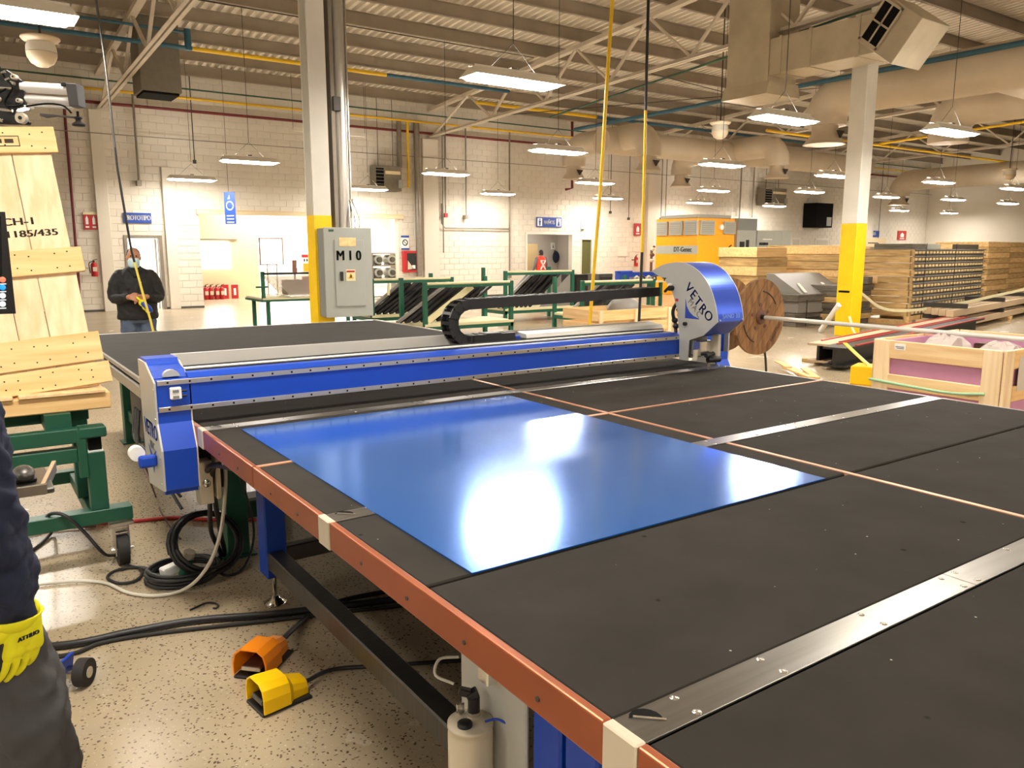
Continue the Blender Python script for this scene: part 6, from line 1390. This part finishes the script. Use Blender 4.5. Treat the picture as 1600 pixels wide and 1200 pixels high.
def hand(mb, w0, d, wd, nrm, s=1.0, curl=.5, thumb=1, fat=1.0):
    """palm, four fingers of different length and a thumb. w0 wrist, d finger direction, wd width axis, nrm palm side"""
    d = Vector(d).normalized(); wd = Vector(wd).normalized(); nrm = Vector(nrm).normalized(); w0 = Vector(w0)
    for k, (off, ln) in enumerate(((-.032, .07), (-.011, .08), (.011, .075), (.031, .058))):
        kn = w0+d*.088*s+wd*off*s; p1 = kn+(d+nrm*curl*.45).normalized()*ln*.45*s; p2 = p1+(d+nrm*curl*1.2).normalized()*ln*.33*s; p3 = p2+(d+nrm*curl*2.0).normalized()*ln*.28*s
        limb(mb, [(*(w0+wd*off*.5*s), .017*s), (*kn, .0145*s)], 3); limb(mb, [(*kn, .0125*s*fat), (*p1, .0105*s*fat), (*p2, .0098*s*fat), (*p3, .0085*s*fat)], 3)
    th0 = w0+d*.025*s-wd*.022*s*thumb; th1 = th0+(d*.55-wd*thumb*.7+nrm*.25).normalized()*.045*s; th2 = th1+(d*.85-wd*thumb*.3+nrm*.4).normalized()*.032*s; th3 = th2+(d+nrm*.5).normalized()*.025*s
    limb(mb, [(*th0, .017*s), (*th1, .0125*s), (*th2, .011*s), (*th3, .009*s)], 3)
# --- man in the black jacket
MX, MY = 1.83, 10.9; MR = Matrix.Translation((MX, MY, 0)) @ Matrix.Rotation(math.radians(-9.5), 4, 'Z')
pm = thing('person', 'man in black jacket, jeans and pale blue face mask standing behind the tables', 'person', (MX, MY, 0))
mb = MB(); mb.X = MR
head(mb, (0, -.02, 1.605)); limb(mb, [(0, .01, 1.36, .075), (0, 0, 1.5, .062), (0, -.01, 1.56, .055)])
loft(mb, [(0, 0, .84, .16, .1), (0, 0, .95, .185, .125), (0, 0, 1.1, .18, .13), (0, .01, 1.28, .19, .12), (0, .01, 1.4, .17, .1), (0, .01, 1.47, .08, .07)])
AR = []
for s in (-1, 1):
    sh, el, wr = (s*.19, .01, 1.385), (s*.262, -.02, 1.12), (s*.1+.015, -.27, 1.13)
    limb(mb, [(*sh, .062), (*el, .047), (*wr, .032)]); hand(mb, wr, (-s*.9, -.35, -.12), (0, -.35, 1 if s > 0 else -1), (0, .4, -.6), 1.0, .7, 1); AR.append((sh, el, wr))
    limb(mb, [(s*.1, 0, .9, .085), (s*.115, -.01, .5, .06), (s*.125, .01, .1, .045)]); limb(mb, [(s*.125, .03, .05, .04), (s*.15, -.15, .035, .035)])
fuse(mb.build('body', 'skin_tone', pm, fix=False), .009, 3)
mb = MB(); mb.X = MR
loft(mb, [(0, 0, .84, .235, .17), (0, 0, .86, .24, .175), (0, 0, 1.0, .232, .175), (0, 0, 1.15, .232, .17), (0, .0, 1.3, .225, .15), (0, .01, 1.4, .2, .125), (0, .01, 1.455, .14, .105), (0, .01, 1.49, .085, .085), (0, .01, 1.5, .075, .075)])
for s, (sh, el, wr) in zip((-1, 1), AR): limb(mb, [(sh[0]*.9, .01, 1.375, .085), (el[0]*.9, -.0, 1.26, .078), (el[0]*.97, -.02, 1.12, .07), (el[0]*.75, -.14, 1.11, .062), (wr[0]*.98+s*.02, -.235, 1.125, .052)])
fuse(mb.build('jacket', 'jacket_black', pm, fix=False), .011, 3, (.022, .06))
mb = MB(); mb.X = MR; MB_ = mb
mb.tube(spline([(-.07, -.1, 1.46), (-.04, -.125, 1.43), (0, -.135, 1.37), (.04, -.125, 1.43), (.07, -.1, 1.46)], 5), .013, 6); mb.build('collar', 'jacket_black', pm)
mb = MB(); mb.X = MR; mb.ball((.055, -.155, 1.3), .012, .006, .012, 8); mb.build('badge', 'sign_white', pm)
mb = MB(); mb.X = MR
loft(mb, [(0, 0, .80, .18, .13), (0, 0, .92, .2, .14)])
for s in (-1, 1): limb(mb, [(s*.1, 0, .86, .108), (s*.118, -.01, .5, .09), (s*.13, .01, .09, .08)])
fuse(mb.build('jeans', 'denim', pm, fix=False), .014, 3, (.03, .08))
for s in (-1, 1): mb = MB(); mb.X = MR; limb(mb, [(s*.13, .04, .048, .045), (s*.14, -.06, .045, .045), (s*.15, -.15, .04, .038)]); mb.build('shoe', 'shoe', pm)
mb = MB(); mb.X = MR; vs = []
for i in range(7):
    for k in range(13): a = PI*(k/12)*1.0; z = 1.478+.0195*i; rx = .07*(1-.12*abs(i-4)/4) if i > 1 else .056+.006*i; ry = .118-.004*abs(i-4)-(.012 if i < 2 else 0); vs.append((-rx*math.cos(a)*1.02, -.018-ry*math.sin(a), z))
mb.add(vs, [(i*13+k, i*13+k+1, (i+1)*13+k+1, (i+1)*13+k) for i in range(6) for k in range(12)], 0, True); mk = mb.build('face_mask', 'mask_blue', pm, fix=False); sl_ = mk.modifiers.new('thick', 'SOLIDIFY'); sl_.thickness = .004
mb = MB(); mb.X = MR; mb.lathe([(.079, -.01), (.08, .03), (.07, .075), (.045, .105), (0, .121)], (0, -.0, 1.607), 20); mb.build('hair', 'hair', pm)
for s in (-1, 1): mb = MB(); mb.X = MR; mb.ball((s*.03, -.108, 1.622), .012, .008, .007, 10); mb.build('eye', 'ink_black', pm)
mb = MB(); mb.X = MR @ Matrix.Translation((.06, -.33, 1.06)); random.seed(2)
for k, c in enumerate(((0, 0, 0), (.03, .0, -.05), (.06, .01, -.09))): mb.ball(c, .05-.006*k, .03, .045, 10)
mb.X = MR; mb.tube(spline([(.0, -.33, 1.13), (.03, -.35, 1.1), (.08, -.36, 1.06), (.12, -.35, 1.02)], 4), .016, 6)
wg = thing('work_gloves', 'yellow and blue work gloves held in the hands of the man in black', 'gloves', tuple(MR @ V(.06, -.33, 1.0)))
fuse(mb.build('yellow_glove', 'glove_yellow', wg, fix=False), .008, 2)
mb = MB(); mb.X = MR; limb(mb, [(.07, -.36, 1.05, .03), (.12, -.36, 1.0, .035), (.15, -.34, .96, .022)]); mb.build('blue_glove', 'mach_blue', wg)
# --- person in the red vest seen from behind
q = aY(845, 420, 23.9); VX = Matrix.Translation((q.x, 23.9, 0)); pv = thing('person', 'person in red vest with white cross, walking away into the washroom doorway', 'person', (q.x, 23.9, 0))
mb = MB(); mb.X = VX; head(mb, (.0, .0, 1.57), PI); limb(mb, [(0, 0, 1.36, .065), (0, 0, 1.5, .055)])
loft(mb, [(0, 0, .84, .15, .1), (0, 0, 1.1, .16, .11), (0, 0, 1.35, .18, .11), (0, 0, 1.44, .08, .07)])
for s in (-1, 1):
    limb(mb, [(s*.19, 0, 1.38, .05), (s*.27, .0, 1.12, .042), (s*.31, .08, .92, .03)]); hand(mb, (s*.31, .08, .92), (s*.1, .2, -1), (0, 1, 0), (-s, 0, 0), 1, .4)
    limb(mb, [(s*.09, 0, .9, .08), (s*.1, .0, .5, .058), (s*.1, -.02, .1, .045)]); limb(mb, [(s*.1, -.04, .05, .04), (s*.11, .14, .035, .035)])
fuse(mb.build('body', 'skin_tone', pv, fix=False), .011, 3)
mb = MB(); mb.X = VX; loft(mb, [(0, 0, .86, .19, .13), (0, 0, 1.1, .195, .135), (0, 0, 1.32, .215, .13), (0, 0, 1.41, .18, .11), (0, 0, 1.46, .09, .085)]); fuse(mb.build('vest', 'vest_red', pv, fix=False), .016, 2)
for s in (-1, 1): mb = MB(); mb.X = VX; limb(mb, [(s*.19, 0, 1.38, .062), (s*.27, 0, 1.12, .054), (s*.3, .06, .97, .046)]); mb.build('sleeve', 'shirt_gray', pv)
mb = MB(); mb.X = VX
for s in (-1, 1): mb.bar((-s*.11, -.142, 1.3), (s*.11, -.142, .98), .05, .02, 0, Vector((0, 1, 0)))
mb.box(-.12, -.02, -.155, -.135, 1.28, 1.31); mb.box(.02, .12, -.155, -.135, 1.28, 1.31); mb.build('white_cross', 'sign_white', pv)
mb = MB(); mb.X = VX; loft(mb, [(0, 0, .8, .16, .11), (0, 0, .92, .17, .12)])
for s in (-1, 1): limb(mb, [(s*.09, 0, .86, .095), (s*.1, 0, .5, .078), (s*.1, -.02, .08, .068)])
fuse(mb.build('trousers', 'ink_black', pv, fix=False), .018, 2)
mb = MB(); mb.X = VX; mb.lathe([(.078, -.075), (.084, -.02), (.083, .04), (.07, .085), (.04, .115), (0, .124)], (0, -.012, 1.572), 16); mb.build('hair', 'hair', pv)
for s in (-1, 1): mb = MB(); mb.X = VX; limb(mb, [(s*.1, -.05, .046, .045), (s*.11, .13, .04, .04)]); mb.build('shoe', 'shoe', pv)
# --- worker at the left edge, right arm hanging
pw2 = thing('person', 'worker at the left edge in navy sleeve, grey trousers and a yellow glove', 'person', (-.06, 2.3, 0))
sh, el, wr = V(-.04, 2.09, 1.42), V(-.008, 2.03, 1.14), V(.03, 2.05, .9)
shl, ell, wrl = V(-.14, 2.5, 1.42), V(-.2, 2.57, 1.14), V(-.18, 2.56, .9)
mb = MB(); head(mb, (-.07, 2.3, 1.62), PI/2); limb(mb, [(-.11, 2.3, 1.38, .075), (-.09, 2.3, 1.52, .06)])
loft(mb, [(-.1, 2.3, .86, .11, .16), (-.1, 2.3, .98, .125, .18), (-.11, 2.3, 1.12, .12, .165), (-.11, 2.3, 1.3, .125, .19), (-.1, 2.3, 1.42, .1, .17), (-.1, 2.3, 1.48, .07, .08)])
limb(mb, [(*sh, .058), (*el, .045), (*wr, .03)]); limb(mb, [(*shl, .058), (*ell, .045), (*wrl, .03)]); hand(mb, wrl, (.05, 0, -1), (1, 0, 0), (0, -1, 0), 1, .4, -1)
limb(mb, [(*wr, .03), (.035, 2.055, .86, .026)])
LG = (((-.07, 2.21, .92), (.045, 2.19, .52), (.075, 2.2, .1)), ((-.12, 2.4, .92), (-.1, 2.42, .5), (-.16, 2.43, .1)))
for hp0, kn, an in LG: limb(mb, [(*hp0, .088), (*kn, .06), (*an, .045)]); limb(mb, [(an[0]-.03, an[1], .05, .042), (an[0]+.18, an[1]-.01, .038, .036)])
fuse(mb.build('body', 'skin_tan', pw2, fix=False), .009, 3)
mb = MB(); loft(mb, [(-.1, 2.3, .9, .15, .2), (-.1, 2.3, 1.0, .155, .205), (-.11, 2.3, 1.15, .15, .2), (-.11, 2.3, 1.32, .15, .215), (-.1, 2.3, 1.42, .115, .18), (-.1, 2.3, 1.49, .08, .085)])
limb(mb, [(*sh, .085), (-.015, 2.05, 1.28, .08), (*el, .077), (.006, 2.035, 1.03, .079), (.022, 2.045, .93, .068), (.027, 2.05, .885, .056)]); limb(mb, [(*shl, .085), (*ell, .075), (-.19, 2.565, .98, .068), (-.18, 2.56, .92, .055)])
fuse(mb.build('sweatshirt', 'sleeve_navy', pw2, fix=False), .009, 3, (.05, .055))
mb = MB(); loft(mb, [(-.1, 2.3, .84, .14, .18), (-.1, 2.3, .96, .15, .195)])
for hp0, kn, an in LG: limb(mb, [(hp0[0], hp0[1], .9, .118), (.5*(hp0[0]+kn[0])+.01, hp0[1], .72, .112), (*kn, .095), (.5*(an[0]+kn[0])+.01, an[1], .32, .092), (an[0], an[1], .09, .088)])
fuse(mb.build('trousers', 'trouser_gray', pw2, fix=False), .011, 3, (.05, .09))
for hp0, kn, an in LG: mb = MB(); limb(mb, [(an[0]-.04, an[1], .055, .053), (an[0]+.09, an[1], .05, .05), (an[0]+.18, an[1]-.01, .045, .042)]); mb.build('shoe', 'shoe', pw2)
mb = MB(); mb.lathe([(.083, -.06), (.085, 0), (.078, .06), (.045, .108), (0, .122)], (-.085, 2.3, 1.625), 18); mb.build('hair', 'hair', pw2)
mb = MB(); gw = V(.056, 2.05, .885); wdv = V(.86, .5, 0); nv = V(-.5, .85, 0); hand(mb, gw, (-.12, .02, -1), wdv, nv, 1.08, .45, 1, .78)
limb(mb, [(.038, 2.05, .89, .032), (.044, 2.05, .86, .03), (.042, 2.052, .82, .027)], 4)
gl = fuse(mb.build('glove', 'glove_yellow', pw2, fix=False), .0028, 3)
mb = MB(); mb.lathe([(.036, -.03), (.06, .0), (.057, .003), (.034, -.028)], (.035, 2.05, .878), 20); mb.build('glove_cuff', 'glove_yellow', pw2)
mb = MB(); hand(mb, gw+nv*.008+V(-.007, 0, 0), (-.12, .02, -1), wdv, nv, 1.09, .48, 1, .8); fuse(mb.build('glove_palm', 'glove_black', pw2, fix=False), .003, 3)
text('glove_print', 'ATTILIO', .0135, gw+V(-.012, .003, -.058)-nv.normalized()*.028, wdv, V(.1, -.02, 1), 'glove_black', pw2, 1.0, .001)
# ================================================================ foot pedals, cables and hoses on the floor
def pedal(label, front, rear, W0, H0, m, tread):
    f = Vector(front); r = Vector(rear); d = (r-f); d.z = 0; Ln = d.length; d.normalize(); s = V(-d.y, d.x, 0)
    t = thing('foot_pedal', label, 'foot pedal', tuple(f+d*Ln/2))
    secs = [(0, W0, H0), (.1, W0, H0), (.55, W0*.95, H0*.95), (.66, W0*.66, H0*.72), (.98, W0*.58, H0*.56), (1.0, W0*.5, H0*.48)]
    def U(w_, h_, o=0):
        w_ /= 2; pts = [(-w_, .012), (-w_, h_*.55), (-w_*.86, h_*.84), (-w_*.5, h_), (w_*.5, h_), (w_*.86, h_*.84), (w_, h_*.55), (w_, .012)]
        return [(y*(1-o), max(.012, z-o*h_*.5)) for y, z in pts]
    vs = []
    for o in (0, .09):
        for u_, w_, h_ in secs: vs += [f+d*(Ln*u_)+s*y+V(0, 0, z) for y, z in U(w_, h_, o)]
    k = 8; ns = len(secs); fs = []
    for o in (0, 1):
        for i in range(ns-1):
            for j in range(k-1): a = o*ns*k+i*k+j; fs.append((a, a+1, a+k+1, a+k))
    for j in range(k-1): fs.append((j, j+1, ns*k+j+1, ns*k+j))
    e = (ns-1)*k; fs.append(tuple(e+j for j in range(k)))
    for i in range(ns-1): fs += [(i*k, i*k+k, ns*k+i*k+k, ns*k+i*k), (i*k+7, i*k+7+k, ns*k+i*k+k+7, ns*k+i*k+7)]
    MB().add(vs, fs).build('guard', m, t, .003)
    def pb(nm, u0, u1, w_, z0, z1, mm, bv=.003):
        vs = [f+d*(Ln*u_)+s*(w_*i)+V(0, 0, z) for z in (z0, z1) for u_ in (u0, u1) for i in (-.5, .5)]
        return MB().add(vs, [(0, 2, 3, 1), (4, 5, 7, 6), (0, 1, 5, 4), (2, 6, 7, 3), (0, 4, 6, 2), (1, 3, 7, 5)]).build(nm, mm, t, bv)
    pb('base', -.02, 1.0, W0*.93, 0, .012, 'black_plastic'); tb = pb('treadle', .05, .6, W0*.55, .035, .05, tread); pb('treadle_edge', .03, .06, W0*.55, .03, .048, 'bright_metal' if tread != 'black_plastic' else 'dark_steel'); pb('switch_block', .6, .98, W0*.4, .012, .05, 'black_plastic')
    MB().cyl(f+d*Ln*.99+V(0, 0, .035), f+d*Ln*1.06+V(0, 0, .035), .013, 10).build('cable_gland', 'dark_steel', t)
    return f+d*Ln*1.06+V(0, 0, .035)
y_f = (az(372, 1092, 0)+az(428, 1128, 0))/2; y_r = az(474, 1068, .03); y_r.z = 0
e1 = pedal('yellow foot pedal guard on the floor beside the table', (y_f.x, y_f.y, 0), (y_r.x, y_r.y, 0), .155, .12, 'pedal_yellow', 'black_plastic')
o_f = (az(361, 1062, 0)+az(420, 1062, 0))/2; o_r = az(436, 1006, .03); o_r.z = 0
e2 = pedal('orange foot pedal guard on the floor just behind the yellow one', (o_f.x, o_f.y, 0), (o_r.x, o_r.y, 0), .15, .125, 'orange_plastic', 'brown_metal')
def fl(x, y, z=.012): q = az(x, y, z); return q
def cable(name, label, pts, r, m, k=7, cat='cable'): return MB().tube(spline(pts, k), r, 8).build(name, m, None, label=label, cat=cat)
cable('pedal_cable', 'black cable of the yellow pedal running under the table', [e1, fl(520, 1046), fl(600, 1040), fl(720, 1032), fl(800, 1030)], .009, 'black_plastic')
cable('pedal_cable', 'black cable of the orange pedal running under the table', [e2, fl(470, 972), fl(500, 950), fl(560, 932), fl(660, 915)], .012, 'black_plastic')
cable('floor_hose', 'thicker shiny black hose lying across the floor toward the table', [V(-.3, 4.0, .018), fl(90, 1009, .018), fl(200, 988, .018), fl(300, 970, .018), fl(420, 960, .018), fl(520, 948, .018), fl(660, 930, .018), fl(800, 905, .018)], .018, 'black_plastic', cat='hose')
cable('floor_hose', 'thinner black hose lying along the thick one on the floor', [V(-.3, 3.85, .01), fl(90, 1026, .01), fl(160, 1004, .01), fl(250, 989, .01), fl(400, 972, .01), fl(520, 958, .01), fl(700, 938, .01)], .01, 'rubber', cat='hose')
cable('power_cable', 'pale grey cord hanging from the table and trailing left on the floor', [V(.87, 3.44, .79), aD(352, 730, 3.55), aD(352, 770, 3.6), aD(345, 830, 3.62), aD(330, 875, 3.6), fl(306, 908, .12), fl(278, 925, .02), fl(240, 931), fl(200, 926), fl(165, 911), fl(120, 908), fl(60, 913), fl(-20, 925)], .0085, 'cord_gray')
cable('red_hose', 'red air hose lying on the floor behind the green caster', [fl(-60, 842), fl(40, 828), fl(120, 819), fl(200, 815), fl(270, 809), fl(330, 812), fl(400, 812)], .012, 'hose_red', cat='hose')
cable('brown_cord', 'thin brownish cord on the floor left of the green caster', [fl(-60, 856), fl(30, 838), fl(80, 828), fl(150, 822)], .007, 'brown_metal')
cable('black_cord', 'black cord looped over the cart beam and down past the caster', [fl(45, 863), fl(68, 846), fl(84, 825, .05), V(.26, 4.68, .28), V(.28, 4.6, .352), V(.34, 4.54, .35), V(.42, 4.52, .25), V(.5, 4.5, .12), fl(180, 868), fl(196, 882), fl(220, 888), fl(245, 893)], .009, 'black_plastic')
cable('black_cord', 'small loop of black cord on the floor right of the caster', [fl(250, 893), fl(215, 886), fl(180, 892), fl(168, 903), fl(185, 911), fl(210, 908), fl(222, 897), fl(218, 888)], .008, 'rubber')
cable('tan_cord', 'thin tan cord on the floor behind the grey end plate', [V(.66, 3.95, .62), aD(218, 715, 4.2), aD(228, 735, 4.2), fl(243, 775), fl(252, 800), fl(265, 820), fl(282, 842)], .006, 'brown_metal')
for k, (x0, x1) in enumerate(((326, 330), (334, 344))):
    cable('hanging_cable', ['black cable hanging from under the copper rail, the left one', 'black cable hanging from under the copper rail, the right one'][k], [V(.9, 3.3+.08*k, .79), aD(x0, 730, 3.45), aD(x0+2, 780, 3.6), aD(x1, 830, 3.8), fl(345+5*k, 868), fl(330, 890+6*k)], .012, 'black_plastic')
def coil(label, c, R0, n, nrm, r, m, sq=.75):
    random.seed(int(c.x*100)); s, u = frame_of(Vector(nrm)); pts = []
    for i in range(n*20+1):
        t = 2*PI*i/20; k = i/20.0; q = R0*(1+.06*math.sin(k*2.3)+.05*math.sin(k*5.1+1)); pts.append(c+s*math.cos(t)*q+u*math.sin(t)*q*sq+Vector(nrm).normalized()*(.012*k+.006*math.sin(k*4)))
    lowest = min(p.z for p in pts); pts = [p+V(0, 0, max(0, r-lowest)) for p in pts]
    MB().tube(pts, r, 6).build('cable_coil', m, None, label=label, cat='cable')
coil('coil of black cable lying flat on the floor with plugs on it', fl(286, 900), .17, 5, V(0, 0, 1), .011, 'black_plastic', 1)
coil('coil of black cable standing tilted against the green table leg', fl(318, 850, .16), .18, 5, V(.25, -.8, .55), .011, 'black_plastic', .9)
cable('thin_cable', 'thin black cable looping from the green leg to the coils', [V(1.12, 4.32, .7), aD(392, 800, 4.2), aD(395, 850, 4.2), fl(378, 890), fl(350, 898), fl(335, 880), fl(352, 860)], .007, 'black_plastic')
def prb(mb, c, ax, L_, r): mb.cyl(c-ax*L_/2, c+ax*L_/2, r, 12)
pc = fl(270, 888, .06); cp = thing('plug_connector', 'white plug block lying on the coil of black cable', 'plug', tuple(pc)); axp = V(.9, .25, .1).normalized()
MB().bar(pc-axp*.06, pc+axp*.04, .06, .045).build('housing', 'white_plastic', cp, .006); MB().bar(pc+axp*.04, pc+axp*.07, .035, .03).build('insert', 'ink_gray', cp, .003)
pc = fl(291, 885, .07); cp = thing('plug_connector', 'green and clear plug standing among the coiled cable', 'plug', tuple(pc)); mb = MB(); prb(mb, pc, V(.2, -.3, .9).normalized(), .1, .028); mb.build('body', 'frame_green', cp)
mb = MB(); mb.cyl(pc+V(.01, -.015, .05), pc+V(.018, -.022, .085), .03, 12); mb.build('ring', 'clip_cream', cp); MB().bar(pc+V(-.01, -.03, -.01), pc+V(-.005, -.033, .03), .02, .012).build('window', 'cord_gray', cp)
MB().tube(spline([fl(297, 953, .006), fl(310, 947, .006), fl(322, 942, .006), fl(334, 942, .006), fl(341, 946, .006), fl(338, 950, .006), fl(333, 950, .006)], 5), .0045, 6).build('wire_hook', 'ink_black', None, label='small bent black wire hook lying alone on the floor', cat='wire')
q = az(395, 804, 0); MB().box(q.x-.05, q.x+.25, q.y-.05, q.y+.2, 0, .1).build('paper_bag', 'sign_white', None, .02, label='white bag on the floor under the table behind the blue leg', cat='bag')
